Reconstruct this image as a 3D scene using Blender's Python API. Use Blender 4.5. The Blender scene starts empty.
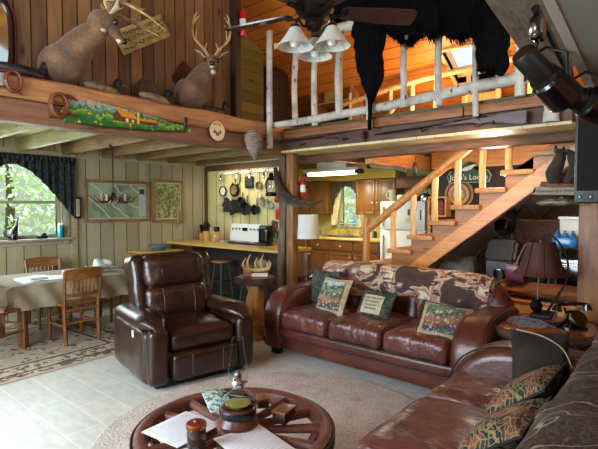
import bpy, bmesh, math, random
from mathutils import Vector, Matrix, noise as mnoise
from math import sin, cos, pi, radians, sqrt
random.seed(7)
SC = bpy.context.scene
COL = SC.collection
# ------------------------------------------------------------------ camera
cam = bpy.data.objects.new('camera', bpy.data.cameras.new('camera'))
COL.objects.link(cam)
cam.location = (0, 0, 1.5)
cam.rotation_euler = (radians(90-2.27), 0, radians(40.7-90))
cam.data.sensor_width = 36
cam.data.lens = 467/598*36
cam.data.clip_start = 0.02
SC.camera = cam
# ------------------------------------------------------------------ colour management
SC.view_settings.view_transform = 'Standard'
SC.view_settings.look = 'None'
SC.view_settings.gamma = 1
SC.view_settings.use_curve_mapping = False
SC.view_settings.exposure = 0.35
# ------------------------------------------------------------------ world
w = bpy.data.worlds.new('world'); SC.world = w; w.use_nodes = True
wn = w.node_tree; bg = wn.nodes['Background']
tc = wn.nodes.new('ShaderNodeTexCoord'); sp = wn.nodes.new('ShaderNodeSeparateXYZ')
rp = wn.nodes.new('ShaderNodeValToRGB')
wn.links.new(tc.outputs['Generated'], sp.inputs[0]); wn.links.new(sp.outputs['Z'], rp.inputs[0])
wn.links.new(rp.outputs[0], bg.inputs[0])
rp.color_ramp.elements[0].position = 0.0; rp.color_ramp.elements[0].color = (.30, .36, .30, 1)
rp.color_ramp.elements[1].position = 0.35; rp.color_ramp.elements[1].color = (.72, .88, 1.0, 1)
bg.inputs[1].default_value = 1.15

def light(name, kind, loc, energy, color=(1, 1, 1), size=.2, size_y=None, target=None, spot=None):
    d = bpy.data.lights.new(name, kind); d.energy = energy; d.color = color
    if kind == 'AREA':
        d.shape = 'RECTANGLE'; d.size = size; d.size_y = size_y or size
    elif kind == 'SUN':
        d.angle = size
    else:
        d.shadow_soft_size = size
    if spot:
        d.spot_size = radians(spot); d.spot_blend = .6
    o = bpy.data.objects.new(name, d); COL.objects.link(o); o.location = loc
    if target is not None:
        o.rotation_euler = (Vector(target)-Vector(loc)).to_track_quat('-Z', 'Y').to_euler()
    return o
light('sun', 'SUN', (0, 0, 10), 9.0, (1, .95, .85), .02, target=(-1.2, -.6, 8.2))
light('glass_front_daylight', 'AREA', (-1.6, 3.2, 1.9), 300, (.74, .88, 1), 3.2, 2.2, target=(2.6, 3.2, .6))
light('side_sofa_fill', 'AREA', (1.6, -2.2, 2.2), 140, (1, .96, .9), 3, 1.8, target=(3.0, 3.0, .9))  # added fill from the right for the sofas; that wall has no window
light('dining_window_daylight', 'AREA', (2.05, 6.5, 1.6), 22, (.85, .95, 1), 1.4, .95, target=(2.3, 3, .4))
light('kitchen_ceiling_light', 'AREA', (6.3, 4.7, 1.98), 36, (1, .93, .7), .9, .15, target=(6.3, 4.7, 0))
light('pot_wall_light', 'AREA', (4.75, 5.6, 2.1), 8, (1, .9, .66), .9, .2, target=(5.1, 5.6, 1.2))
light('loft_lamp', 'POINT', (5.6, 2.7, 2.85), 36, (1, .62, .28), .15)
light('loft_lamp_far', 'POINT', (5.3, 1.4, 2.9), 28, (1, .66, .32), .15)
light('stair_lamp', 'SPOT', (3.9, 1.3, 2.1), 34, (1, .68, .34), .08, target=(4.9, 2.1, 1.2), spot=110)
light('under_stair_fill', 'POINT', (5.0, 1.6, 1.8), 30, (1, .9, .8), .1)  # added fill to lift the dark space under the stairs, no fixture there
light('upper_wall_fill', 'AREA', (-1.2, 1.2, 3.6), 170, (1, .93, .84), 2.5, 1.5, target=(3.0, 4.1, 2.9))  # added warm fill for the upper wall and loft edge, no opening behind it

# ------------------------------------------------------------------ material helpers
def lin(h):
    if not isinstance(h, str): return tuple(h)+((1,) if len(h) == 3 else ())
    h = h.lstrip('#'); r = []
    for i in (0, 2, 4):
        v = int(h[i:i+2], 16)/255
        r.append(v/12.92 if v <= .04045 else ((v+.055)/1.055)**2.4)
    return (*r, 1)
MATS = {}
class NT:
    def __init__(s, name):
        s.m = bpy.data.materials.new(name); s.m.use_nodes = True
        s.t = s.m.node_tree; s.b = s.t.nodes['Principled BSDF']; MATS[name] = s.m
        s.tc = s.t.nodes.new('ShaderNodeTexCoord')
    def n(s, typ, **k):
        o = s.t.nodes.new(typ)
        for a, v in k.items(): setattr(o, a, v)
        return o
    def l(s, a, b): s.t.links.new(a, b)
    def mapping(s, st=(1, 1, 1), co='Object', rot=(0, 0, 0)):
        m = s.n('ShaderNodeMapping'); s.l(s.tc.outputs[co], m.inputs[0]); m.inputs['Scale'].default_value = st
        m.inputs['Rotation'].default_value = rot
        return m.outputs[0]
    def noise(s, v, sc, det=4, rough=.55, dist=0):
        o = s.n('ShaderNodeTexNoise'); s.l(v, o.inputs['Vector']); o.inputs['Scale'].default_value = sc
        o.inputs['Detail'].default_value = det; o.inputs['Roughness'].default_value = rough; o.inputs['Distortion'].default_value = dist
        return o.outputs['Fac']
    def vor(s, v, sc, feat='F1', out='Distance'):
        o = s.n('ShaderNodeTexVoronoi'); o.feature = feat; s.l(v, o.inputs['Vector']); o.inputs['Scale'].default_value = sc
        return o.outputs[out]
    def ramp(s, f, stops, interp='LINEAR'):
        r = s.n('ShaderNodeValToRGB'); s.l(f, r.inputs[0]); cr = r.color_ramp; cr.interpolation = interp
        while len(cr.elements) > 1: cr.elements.remove(cr.elements[-1])
        cr.elements[0].position = stops[0][0]; cr.elements[0].color = lin(stops[0][1])
        for p, c in stops[1:]:
            e = cr.elements.new(p); e.color = lin(c)
        return r.outputs[0]
    def math(s, op, a, b=None, c=None):
        o = s.n('ShaderNodeMath', operation=op)
        for i, v in enumerate((a, b, c)):
            if v is None: continue
            if isinstance(v, (int, float)): o.inputs[i].default_value = v
            else: s.l(v, o.inputs[i])
        return o.outputs[0]
    def mix(s, f, a, b, mode='MIX'):
        o = s.n('ShaderNodeMix', data_type='RGBA', blend_type=mode)
        for i, v in ((0, f), (6, a), (7, b)):
            if isinstance(v, (int, float)): o.inputs[i].default_value = v
            elif isinstance(v, (str, tuple, list)): o.inputs[i].default_value = lin(v)
            else: s.l(v, o.inputs[i])
        return o.outputs[2]
    def bump(s, h, st=.3, d=.01):
        o = s.n('ShaderNodeBump'); s.l(h, o.inputs['Height']); o.inputs['Strength'].default_value = st
        o.inputs['Distance'].default_value = d; s.l(o.outputs[0], s.b.inputs['Normal'])
    def col(s, c):
        if isinstance(c, (str, tuple)): s.b.inputs['Base Color'].default_value = lin(c)
        else: s.l(c, s.b.inputs['Base Color'])
    def set(s, **k):
        for a, v in k.items():
            s.b.inputs[{'rough': 'Roughness', 'metal': 'Metallic', 'coat': 'Coat Weight', 'trans': 'Transmission Weight', 'alpha': 'Alpha',
                        'ior': 'IOR', 'spec': 'Specular IOR Level', 'sheen': 'Sheen Weight', 'es': 'Emission Strength', 'crough': 'Coat Roughness', 'sss': 'Subsurface Weight'}[a]].default_value = v
        return s.m
def mk(name, c1, c2=None, ns=6, st=(1, 1, 1), bump=0, bs=50, bst=None, det=4, lo=.35, hi=.65, bd=.01, **k):
    if name in MATS: return MATS[name]
    s = NT(name)
    if c2: s.col(s.ramp(s.noise(s.mapping(st), ns, det), [(lo, c1), (hi, c2)]))
    else: s.col(c1)
    if bump: s.bump(s.noise(s.mapping(bst or st), bs, 4), bump, bd)
    k.setdefault('rough', .6)
    return s.set(**k)
def wood(name, c1, c2, axis=0, ns=3.0, rough=.5, knots=True, kc='#2a1508', bump=.15, kd=1.0, **k):
    if name in MATS: return MATS[name]
    s = NT(name)
    st = [9, 9, 9]; st[axis] = .9
    f = s.noise(s.mapping(tuple(st)), ns, 5, .6, 1.2)
    c = s.ramp(f, [(.3, c1), (.68, c2)])
    if knots:
        st2 = [3.2*kd]*3; st2[axis] = 1.1*kd
        d = s.vor(s.mapping(tuple(st2)), 1.6)
        kf = s.ramp(d, [(.03, (1, 1, 1)), (.10, (0, 0, 0))])
        c = s.mix(s.math('MULTIPLY', kf, .75), c, kc)
    s.col(c); s.bump(f, bump, .01)
    return s.set(rough=rough, **k)
def planks(name, across, width, grain, c1, c2, groove='#1a0f08', gw=.035, rough=.55, knots=.8, kc='#2a160a', off=0, gdepth=.5, endlen=0, **k):
    if name in MATS: return MATS[name]
    s = NT(name)
    sx = s.n('ShaderNodeSeparateXYZ'); s.l(s.tc.outputs['Object'], sx.inputs[0])
    v = s.math('DIVIDE', s.math('ADD', sx.outputs[across], off), width)
    idn = s.math('FLOOR', v); fr = s.math('FRACT', v)
    wnz = s.n('ShaderNodeTexWhiteNoise', noise_dimensions='1D'); s.l(idn, wnz.inputs['W'])
    st = [10, 10, 10]; st[grain] = .8
    mp = s.n('ShaderNodeMapping'); s.l(s.tc.outputs['Object'], mp.inputs[0]); mp.inputs['Scale'].default_value = st
    cm = s.n('ShaderNodeCombineXYZ')
    for i in range(3): s.l(s.math('MULTIPLY', wnz.outputs['Value'], 17.0), cm.inputs[i])
    s.l(cm.outputs[0], mp.inputs['Location'])
    f = s.noise(mp.outputs[0], 2.4, 5, .6, 1.0)
    mixf = s.math('ADD', s.math('MULTIPLY', wnz.outputs['Value'], .55), s.math('MULTIPLY', f, .6))
    c = s.ramp(mixf, [(.2, c1), (.85, c2)])
    if knots:
        st2 = [2.6, 2.6, 2.6]; st2[grain] = 1.0
        mp2 = s.n('ShaderNodeMapping'); s.l(s.tc.outputs['Object'], mp2.inputs[0]); mp2.inputs['Scale'].default_value = st2
        s.l(cm.outputs[0], mp2.inputs['Location'])
        d = s.vor(mp2.outputs[0], 1.7)
        c = s.mix(s.math('MULTIPLY', s.ramp(d, [(.04, (1, 1, 1)), (.12, (0, 0, 0))]), knots), c, kc)
    g = s.math('MAXIMUM', s.math('LESS_THAN', fr, gw), s.math('GREATER_THAN', fr, 1-gw))
    c = s.mix(g, c, groove)
    s.col(c)
    s.bump(s.math('SUBTRACT', s.math('MULTIPLY', f, .15), g), gdepth, .01)
    return s.set(rough=rough, **k)
def palette(name, cols, scale, kind='vor', st=(1, 1, 1), rough=.9, base=None, bump=.3, dist=0, **k):
    if name in MATS: return MATS[name]
    s = NT(name); v = s.mapping(st)
    if kind == 'vor':
        o = s.n('ShaderNodeTexVoronoi'); s.l(v, o.inputs['Vector']); o.inputs['Scale'].default_value = scale
        r = s.n('ShaderNodeSeparateColor'); s.l(o.outputs['Color'], r.inputs[0]); f = r.outputs[0]
    else:
        f = s.noise(v, scale, 3, .6, dist)
    n = len(cols)
    if kind == 'vor': stops = [(i/n, c) for i, c in enumerate(cols)]
    else: stops = [(.30+.42*i/n, c) for i, c in enumerate(cols)]
    s.col(s.ramp(f, stops, 'CONSTANT')); s.bump(s.noise(s.mapping(), 120, 2), bump, .004)
    return s.set(rough=rough, **k)

# ------------------------------------------------------------------ mesh builder
def catmull(pts, n=6):
    P = [Vector(p) for p in pts]
    if len(P) < 3: return P
    out = []
    for i in range(len(P)-1):
        a = P[i-1] if i else P[0]*2-P[1]; b = P[i]; c = P[i+1]; d = P[i+2] if i+2 < len(P) else P[-1]*2-P[-2]
        for j in range(n):
            t = j/n
            out.append(.5*((2*b)+(c-a)*t+(2*a-5*b+4*c-d)*t*t+(3*b-a-3*c+d)*t**3))
    out.append(P[-1]); return out
def lerp_list(v, n):
    out = []
    for i in range(n):
        t = i/(n-1)*(len(v)-1); k = min(int(t), len(v)-2); out.append(v[k]*(1-(t-k))+v[k+1]*(t-k))
    return out
class MB:
    def __init__(s): s.bm = bmesh.new(); s.T = Matrix.Identity(4)
    def at(s, loc=(0, 0, 0), rz=0, rx=0, ry=0):
        s.T = Matrix.Translation(loc) @ Matrix.Rotation(rz, 4, 'Z') @ Matrix.Rotation(ry, 4, 'Y') @ Matrix.Rotation(rx, 4, 'X'); return s
    def v(s, p): return s.bm.verts.new(s.T @ Vector(p))
    def f(s, vs):
        try: return s.bm.faces.new(vs)
        except ValueError: return None
    def merge(s, b, mat=None):
        M = s.T if mat is None else s.T @ mat
        mp = {v: s.bm.verts.new(M @ v.co) for v in b.verts}
        for f in b.faces: s.f([mp[v] for v in f.verts])
        b.free(); return s
    def box(s, a, b, bev=0, seg=2):
        """axis box from corner a to corner b"""
        t = bmesh.new(); bmesh.ops.create_cube(t, size=1)
        c = [(a[i]+b[i])/2 for i in range(3)]; d = [max(abs(b[i]-a[i]), 1e-5) for i in range(3)]
        for v in t.verts: v.co = Vector((v.co[i]*d[i]+c[i] for i in range(3)))
        if bev: bmesh.ops.bevel(t, geom=t.edges[:], offset=min(bev, min(d)*.45), segments=seg, affect='EDGES', profile=.5)
        return s.merge(t)
    def rbox(s, c, d, r, n=9, puff=0, sag=0, wob=0, rot=None):
        t = bmesh.new(); bmesh.ops.create_cube(t, size=1); bmesh.ops.subdivide_edges(t, edges=t.edges[:], cuts=n, use_grid_fill=True)
        h = [x/2 for x in d]; r = min(r, min(h)*.999)
        for v in t.verts:
            p = Vector((v.co[i]*d[i] for i in range(3)))
            q = Vector((max(-(h[i]-r), min(h[i]-r, p[i])) for i in range(3))); e = p-q
            if e.length > 1e-7: p = q+e.normalized()*r
            if puff:
                k = max(0, 1-(p.x/h[0])**2)*max(0, 1-(p.y/h[1])**2)
                p.z += puff*sqrt(k)*(1 if p.z > 0 else -.3)
            if wob:
                p += Vector((mnoise.noise(p*7+Vector((c[0], 0, 0))), mnoise.noise(p*7+Vector((5, c[1], 0))), mnoise.noise(p*6+Vector((9, 3, c[2])))))*wob
            v.co = p
        M = Matrix.Translation(c)
        if rot: M = M @ Matrix.Rotation(rot[2], 4, 'Z') @ Matrix.Rotation(rot[1], 4, 'Y') @ Matrix.Rotation(rot[0], 4, 'X')
        return s.merge(t, M)
    def ring_loft(s, rings, cap=True):
        vr = [[s.v(p) for p in r] for r in rings]; n = len(vr[0])
        for a, b in zip(vr, vr[1:]):
            for i in range(n): s.f([a[i], a[(i+1) % n], b[(i+1) % n], b[i]])
        if cap: s.f(vr[0][::-1]); s.f(vr[-1])
        return s
    def tube(s, pts, r, seg=8, smooth=0, flat=1, wob=0):
        P = catmull(pts, smooth) if smooth else [Vector(p) for p in pts]
        R = [r]*len(P) if isinstance(r, (int, float)) else lerp_list(list(r), len(P))
        rings = []; up = None
        for i, p in enumerate(P):
            t = ((P[min(i+1, len(P)-1)]-P[max(i-1, 0)])).normalized()
            if up is None:
                up = Vector((0, 0, 1)) if abs(t.z) < .9 else Vector((1, 0, 0))
            a = t.cross(up)
            if a.length < 1e-4: a = t.cross(Vector((1, 0, 0)))
            a.normalize(); b = a.cross(t).normalized(); up = b
            ring = []
            for k in range(seg):
                an = 2*pi*k/seg; rr = R[i]*(1+(wob*mnoise.noise(p*9+Vector((cos(an), sin(an), 0)))if wob else 0))
                ring.append(p+a*cos(an)*rr+b*sin(an)*rr*flat)
            rings.append(ring)
        return s.ring_loft(rings)
    def cyl(s, a, b, r0, r1=None, seg=16): return s.tube([a, b], (r0, r0 if r1 is None else r1), seg)
    def lathe(s, prof, c=(0, 0, 0), seg=24, cap=True, sx=1, sy=1):
        return s.ring_loft([[(c[0]+r*sx*cos(2*pi*k/seg), c[1]+r*sy*sin(2*pi*k/seg), c[2]+z) for k in range(seg)] for r, z in prof], cap)
    def prism(s, poly, o, u, v, th, bev=0):
        """polygon poly in plane (origin o, axes u, v) extruded by vector th"""
        o, u, v, th = map(Vector, (o, u, v, th))
        t = bmesh.new(); a = [t.verts.new(o+u*p[0]+v*p[1]) for p in poly]; b = [t.verts.new(x.co+th) for x in a]; n = len(a)
        t.faces.new(a); t.faces.new(b[::-1])
        for i in range(n): t.faces.new([a[i], b[i], b[(i+1) % n], a[(i+1) % n]])
        bmesh.ops.triangulate(t, faces=[f for f in t.faces if len(f.verts) > 4])
        if bev:
            es = [e for e in t.edges if len(e.link_faces) == 2 and e.calc_face_angle(0) > .6]
            bmesh.ops.bevel(t, geom=es, offset=bev, segments=2, affect='EDGES')
        return s.merge(t)
    def ell(s, c, r, seg=16, rings=10, rot=None):
        M = Matrix.Translation(c)
        if rot: M = M @ Matrix.Rotation(rot[2], 4, 'Z') @ Matrix.Rotation(rot[1], 4, 'Y') @ Matrix.Rotation(rot[0], 4, 'X')
        t = bmesh.new(); bmesh.ops.create_uvsphere(t, u_segments=seg, v_segments=rings, radius=1)
        for v in t.verts: v.co = Vector((v.co[i]*r[i] for i in range(3)))
        return s.merge(t, M)
    def pillow(s, c, wd, ht, th, rz=0, rx=0, ry=0, n=14, px=.85):
        M = Matrix.Translation(c) @ Matrix.Rotation(rz, 4, 'Z') @ Matrix.Rotation(ry, 4, 'Y') @ Matrix.Rotation(rx, 4, 'X')
        t = bmesh.new(); g = {}
        for sd in (1, -1):
            for i in range(n+1):
                for j in range(n+1):
                    edge = i in (0, n) or j in (0, n)
                    if sd == -1 and edge: g[sd, i, j] = g[1, i, j]; continue
                    u = 2*i/n-1; q = 2*j/n-1
                    k = (max(0, 1-abs(u)**2.2)*max(0, 1-abs(q)**2.2))**.45
                    pin = 1-.07*(1-abs(q*q))*(1-px)/.15; pin2 = 1-.07*(1-abs(u*u))*(1-px)/.15
                    x = u*wd/2*(pin if abs(u) > 0 else 1); y = q*ht/2*pin2
                    z = sd*th/2*k+.006*mnoise.noise(Vector((x*9+c[0], y*9, sd)))
                    g[sd, i, j] = t.verts.new((x, y, z))
        for sd in (1, -1):
            for i in range(n):
                for j in range(n):
                    a = [g[sd, i, j], g[sd, i+1, j], g[sd, i+1, j+1], g[sd, i, j+1]]
                    try: t.faces.new(a if sd == 1 else a[::-1])
                    except ValueError: pass
        return s.merge(t, M)
    def sheet(s, fn, nu, nv, th=.006):
        """thin solid sheet: fn(u,v)->point, thickness along the normal"""
        P = [[Vector(fn(i/nu, j/nv)) for j in range(nv+1)] for i in range(nu+1)]
        def nm(i, j):
            a = P[min(i+1, nu)][j]-P[max(i-1, 0)][j]; b = P[i][min(j+1, nv)]-P[i][max(j-1, 0)]
            c = a.cross(b); return c.normalized() if c.length > 1e-9 else Vector((0, 0, 1))
        A = [[s.v(P[i][j]) for j in range(nv+1)] for i in range(nu+1)]
        B = [[s.v(P[i][j]-nm(i, j)*th) for j in range(nv+1)] for i in range(nu+1)]
        for i in range(nu):
            for j in range(nv):
                s.f([A[i][j], A[i+1][j], A[i+1][j+1], A[i][j+1]]); s.f([B[i][j+1], B[i+1][j+1], B[i+1][j], B[i][j]])
        for i in range(nu):
            s.f([A[i+1][0], A[i][0], B[i][0], B[i+1][0]]); s.f([A[i][nv], A[i+1][nv], B[i+1][nv], B[i][nv]])
        for j in range(nv):
            s.f([A[0][j], A[0][j+1], B[0][j+1], B[0][j]]); s.f([A[nu][j+1], A[nu][j], B[nu][j], B[nu][j+1]])
        return s
    def tufts(s, n, ln, wd, droop=(0, 0, -1), seed=1, dr=.8):
        rnd = random.Random(seed); fs = [f for f in s.bm.faces]; s.bm.normal_update()
        ar = [f.calc_area() for f in fs]
        for f in rnd.choices(fs, ar, k=n):
            vs = [v.co for v in f.verts]; ws = [rnd.random() for _ in vs]; t = sum(ws)
            p = sum((v*(q/t) for v, q in zip(vs, ws)), Vector()); nrm = f.normal
            d = (nrm+Vector(droop)*dr+Vector((rnd.uniform(-.4, .4), rnd.uniform(-.4, .4), rnd.uniform(-.4, .4)))).normalized()
            sd = d.cross(nrm)
            if sd.length < 1e-3: sd = Vector((1, 0, 0))
            sd = sd.normalized()*wd; L = ln*rnd.uniform(.5, 1.2)
            a = s.bm.verts.new(p-sd); b = s.bm.verts.new(p+sd); c = s.bm.verts.new(p+d*L); s.bm.faces.new([a, b, c])
        return s
    def build(s, name, mat, parent=None, ang=35):
        me = bpy.data.meshes.new(name); bmesh.ops.remove_doubles(s.bm, verts=s.bm.verts[:], dist=1e-5)
        s.bm.normal_update(); s.bm.to_mesh(me); s.bm.free()
        me.materials.append(mat)
        me.shade_smooth(); me.set_sharp_from_angle(angle=radians(ang))
        o = bpy.data.objects.new(name, me); COL.objects.link(o)
        if parent is not None: o.parent = parent
        return o
def T(name, label, cat, loc=(0, 0, 0), rz=0, group=None, rx=0, ry=0):
    o = bpy.data.objects.new(name, None); COL.objects.link(o); o.empty_display_size = .1
    o.location = loc; o.rotation_euler = (rx, ry, rz); o['label'] = label; o['category'] = cat
    if group: o['group'] = group
    return o
def P(root, name, mb, mat, label=None, ang=35):
    o = mb.build(name, mat, root, ang)
    if label: o['label'] = label
    return o
def S(name, label, cat, mb, mat, group=None, kind=None, ang=35):
    o = mb.build(name, mat, None, ang); o['label'] = label; o['category'] = cat
    # put the origin at the base of the thing
    c = [v.co for v in o.data.vertices]
    if c:
        b = Vector(((min(v.x for v in c)+max(v.x for v in c))/2, (min(v.y for v in c)+max(v.y for v in c))/2, min(v.z for v in c)))
        o.data.transform(Matrix.Translation(-b)); o.location = b
    if group: o['group'] = group
    if kind: o['kind'] = kind
    return o
def ST(name, mb, mat, parent=None):
    o = mb.build(name, mat, parent)
    if parent is None: o['kind'] = 'structure'
    return o
def dup(root, loc, rz=None, label=None, group=None, scale=None):
    r = root.copy(); COL.objects.link(r); r.location = loc
    if rz is not None: r.rotation_euler = (root.rotation_euler[0], root.rotation_euler[1], rz)
    if scale: r.scale = scale if isinstance(scale, tuple) else (scale,)*3
    if label: r['label'] = label
    if group: r['group'] = group
    for ch in list(root.children):
        c = ch.copy(); COL.objects.link(c); c.parent = r
        for g in list(ch.children):
            d = g.copy(); COL.objects.link(d); d.parent = c
    return r
def text(parent, body, size, mat, loc, rot, name='lettering', ext=.001, align='CENTER'):
    cu = bpy.data.curves.new(name, 'FONT'); cu.body = body; cu.size = size; cu.extrude = ext; cu.align_x = align; cu.align_y = 'CENTER'
    t = bpy.data.objects.new(name, cu); me = bpy.data.meshes.new_from_object(t); bpy.data.objects.remove(t)
    me.materials.clear(); me.materials.append(mat); me.name = name
    o = bpy.data.objects.new(name, me); COL.objects.link(o); o.parent = parent; o.location = loc; o.rotation_euler = rot
    return o
FACE_Y = (radians(90), 0, 0)            # lettering that faces -Y
FACE_X = (radians(90), 0, radians(-90))  # lettering that faces -X
# ------------------------------------------------------------------ materials
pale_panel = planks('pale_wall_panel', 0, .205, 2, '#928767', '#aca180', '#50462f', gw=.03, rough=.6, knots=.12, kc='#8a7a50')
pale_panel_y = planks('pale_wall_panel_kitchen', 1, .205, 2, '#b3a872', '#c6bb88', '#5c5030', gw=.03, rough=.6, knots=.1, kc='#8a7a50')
trim_mat = wood('pale_trim', '#998c69', '#ada07c', 0, knots=False, rough=.55)
deer_planks = planks('brown_barn_board', 0, .125, 2, '#4a3220', '#8a6642', '#120a06', gw=.045, rough=.6, knots=.85, kc='#1c0e07')
pine_roof = planks('orange_pine_roof', 0, .155, 1, '#9c5418', '#d08238', '#4a230a', gw=.03, rough=.45, knots=.85, kc='#4a1f08')
pine_gable = planks('orange_pine_gable', 2, .14, 1, '#9c5a20', '#d48a40', '#4a230a', gw=.03, rough=.45, knots=.8, kc='#4a1f08')
olive_pine = planks('olive_pine_board', 2, .15, 0, '#4f4a24', '#736b3a', '#3d371c', gw=.03, rough=.55, knots=.85, kc='#3a2c12')
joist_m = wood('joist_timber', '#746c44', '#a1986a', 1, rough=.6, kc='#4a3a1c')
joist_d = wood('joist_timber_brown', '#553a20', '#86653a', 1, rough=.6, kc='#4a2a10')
ceil_low = planks('low_ceiling_board', 0, .14, 1, '#857f48', '#a8a062', '#4a4424', gw=.03, knots=.6, kc='#4a3c1a')
beam_m = wood('hewn_beam', '#5c3320', '#94603e', 0, ns=2.2, rough=.6, bump=.5, kc='#2c140a', kd=.6)
beam_y = wood('header_beam', '#43291a', '#7c5232', 1, ns=2.4, rough=.6, bump=.4)
plank_y = wood('deck_edge_plank', '#5f361d', '#9a6438', 1, ns=2.0, rough=.55, bump=.3, kd=.8)
dark_fascia = wood('dark_fascia', '#33211a', '#644534', 1, ns=2.0, rough=.6)
soffit_m = planks('cream_soffit', 1, .19, 0, '#c2b083', '#d2c195', '#5f5133', gw=.012, rough=.5, knots=.1)
pine_x = wood('pine_x', '#9b6230', '#c88d50', 0, rough=.45, kc='#5a2c10')
pine_y = wood('pine_y', '#a9692e', '#d2924c', 1, rough=.4, kc='#5c2a0c')
pine_z = wood('pine_z', '#a56a38', '#d6a063', 2, rough=.45, kc='#5c2a0c')
pine_l = wood('pale_pine', '#c49058', '#e6bd86', 2, rough=.5, kc='#8a5428')
post_z = wood('post_timber', '#63401f', '#a0723f', 2, rough=.5, kc='#3a1c08')
post_d = wood('dark_post_timber', '#3a2c1c', '#6b5638', 2, rough=.6)
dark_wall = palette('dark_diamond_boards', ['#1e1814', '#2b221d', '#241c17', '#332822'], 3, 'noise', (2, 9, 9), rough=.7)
black_m = mk('matt_black', '#0b0b0c', rough=.45)
black_gl = mk('gloss_black', '#08080a', rough=.18, coat=.4)
steel = mk('steel', '#9a9da0', metal=1, rough=.3)
chrome = mk('chrome', '#d8dade', metal=1, rough=.12)
brass = mk('brass', '#9c7a3c', metal=1, rough=.35)
iron = mk('dark_iron', '#1a1613', metal=.7, rough=.5)
white_m = mk('white_enamel', '#d9dcda', rough=.25)
white_pl = mk('white_plastic', '#dcdcd6', rough=.5)
paper_m = mk('paper', '#d4dae2', '#dfe4ea', 3, rough=.7)
ink = mk('ink', '#22252a', rough=.8)
thin_glass = mk('thin_lamp_glass', '#f4f7f8', rough=.01, trans=1, ior=1.06)
glass_m = mk('clear_glass', '#ffffff', rough=.02, trans=1, ior=1.45)
pane_m = mk('window_glass', '#ffffff', rough=.0, trans=1, ior=1.0)
cloth_m = mk('tan_tablecloth', '#82775e', '#90866c', 4, rough=.8, bump=.1, bs=200)
maple = wood('chair_wood', '#52300f', '#855222', 2, rough=.4, knots=False)
maple_x = wood('chair_wood_flat', '#5c3814', '#925c2a', 0, rough=.4, knots=False)
walnut = wood('wheel_wood', '#42241a', '#754534', 0, ns=4, rough=.5, knots=False)
cab_m = wood('oak_cabinet', '#5e3a16', '#835524', 2, rough=.4, knots=False)
cab_low = wood('oak_cabinet_low', '#5a3214', '#7d4c22', 2, rough=.4, knots=False)
counter_m = mk('yellow_laminate', '#bda45a', '#cdb56c', 8, rough=.35)
bar_wood = wood('bar_top_wood', '#b89344', '#d0aa58', 1, rough=.3, knots=False)
red_wood = wood('dark_red_panel', '#351810', '#57291a', 2, rough=.4, knots=False)
kick_m = mk('dark_recess', '#0f0a08', rough=.8)
leather = mk('red_brown_leather', '#421d13', '#5a2b1d', 5, rough=.34, bump=.35, bs=14, bd=.02, coat=.15, crough=.3)
leather_seat = mk('red_brown_leather_seat', '#4a2722', '#66392f', 4, rough=.30, bump=.6, bs=6, bst=(1, 2.2, 1), bd=.06, coat=.25, crough=.22)
leather_dk = mk('chocolate_leather', '#22100b', '#331a12', 5, rough=.28, bump=.4, bs=12, bd=.02, coat=.25, crough=.25)
stitch = mk('leather_piping', '#2c120b', rough=.5)
birch = palette('birch_bark', ['#c9c3b6', '#b9b1a3', '#d8d3c8', '#cfc8bb', '#b0a698'], 6, 'noise', (2, 2, 2), rough=.7)
def birch_bark():
    s = NT('birch_log_bark'); v = s.mapping((1, 1, 1))
    f = s.noise(v, 5, 4); c = s.ramp(f, [(.3, '#8c877e'), (.6, '#c2beb6')])
    d = s.vor(s.mapping((7, 7, 3)), 2.2); c = s.mix(s.ramp(d, [(.10, (1, 1, 1)), (.2, (0, 0, 0))]), c, '#2a211b')
    s.col(c); s.bump(f, .3); return s.set(rough=.65)
birch = birch_bark()
cut_wood = mk('cut_log_end', '#b88a55', '#d2a871', 9, rough=.6)
antler_m = mk('antler', '#7a5a34', '#c9ab78', 9, rough=.5, bump=.3, bs=60)
def deer_fur(name, a, b, c):
    s = NT(name); v = s.mapping((1, 1, 1)); f = s.noise(v, 5, 5); g = s.noise(s.mapping((60, 60, 14)), 3, 3)
    s.col(s.ramp(s.math('ADD', s.math('MULTIPLY', f, .6), s.math('MULTIPLY', g, .4)), [(.35, a), (.52, b), (.68, c)])); s.bump(g, .6); return s.set(rough=.75, sheen=.2)
deer_m = deer_fur('deer_hide', '#33241a', '#6b4c30', '#927048')
white_fur = mk('white_hair', '#b9a98c', '#d8cdb6', 20, rough=.8)
bear_m = mk('black_bear_fur', '#030304', '#07080c', 20, rough=.85, spec=.08)
grey_soffit = mk('grey_drywall', '#7d7a78', '#86827f', 2, rough=.7)
tile_m = None
def tile():
    s = NT('whitewashed_tile'); sx = s.n('ShaderNodeSeparateXYZ'); s.l(s.tc.outputs['Object'], sx.inputs[0])
    cm = s.n('ShaderNodeCombineXYZ'); s.l(sx.outputs[1], cm.inputs[0]); s.l(s.math('ADD', sx.outputs[0], -.02), cm.inputs[1])
    b = s.n('ShaderNodeTexBrick'); s.l(cm.outputs[0], b.inputs['Vector']); b.inputs['Scale'].default_value = 1
    b.inputs['Brick Width'].default_value = .62; b.inputs['Row Height'].default_value = .25; b.inputs['Mortar Size'].default_value = .006
    b.inputs['Color1'].default_value = lin('#b3b4aa'); b.inputs['Color2'].default_value = lin('#c4c3b7'); b.inputs['Mortar'].default_value = lin('#dddccf'); b.offset = .37
    f = s.noise(s.mapping((4, 1.2, 1)), 5, 6)
    s.col(s.mix(.5, b.outputs['Color'], s.ramp(f, [(.35, '#bcbdb6'), (.65, '#dcdcd4')]))); s.bump(s.math('ADD', b.outputs['Fac'], s.math('MULTIPLY', f, .5)), .25, .006)
    return s.set(rough=.42, spec=.5)
tile_m = tile()

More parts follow.
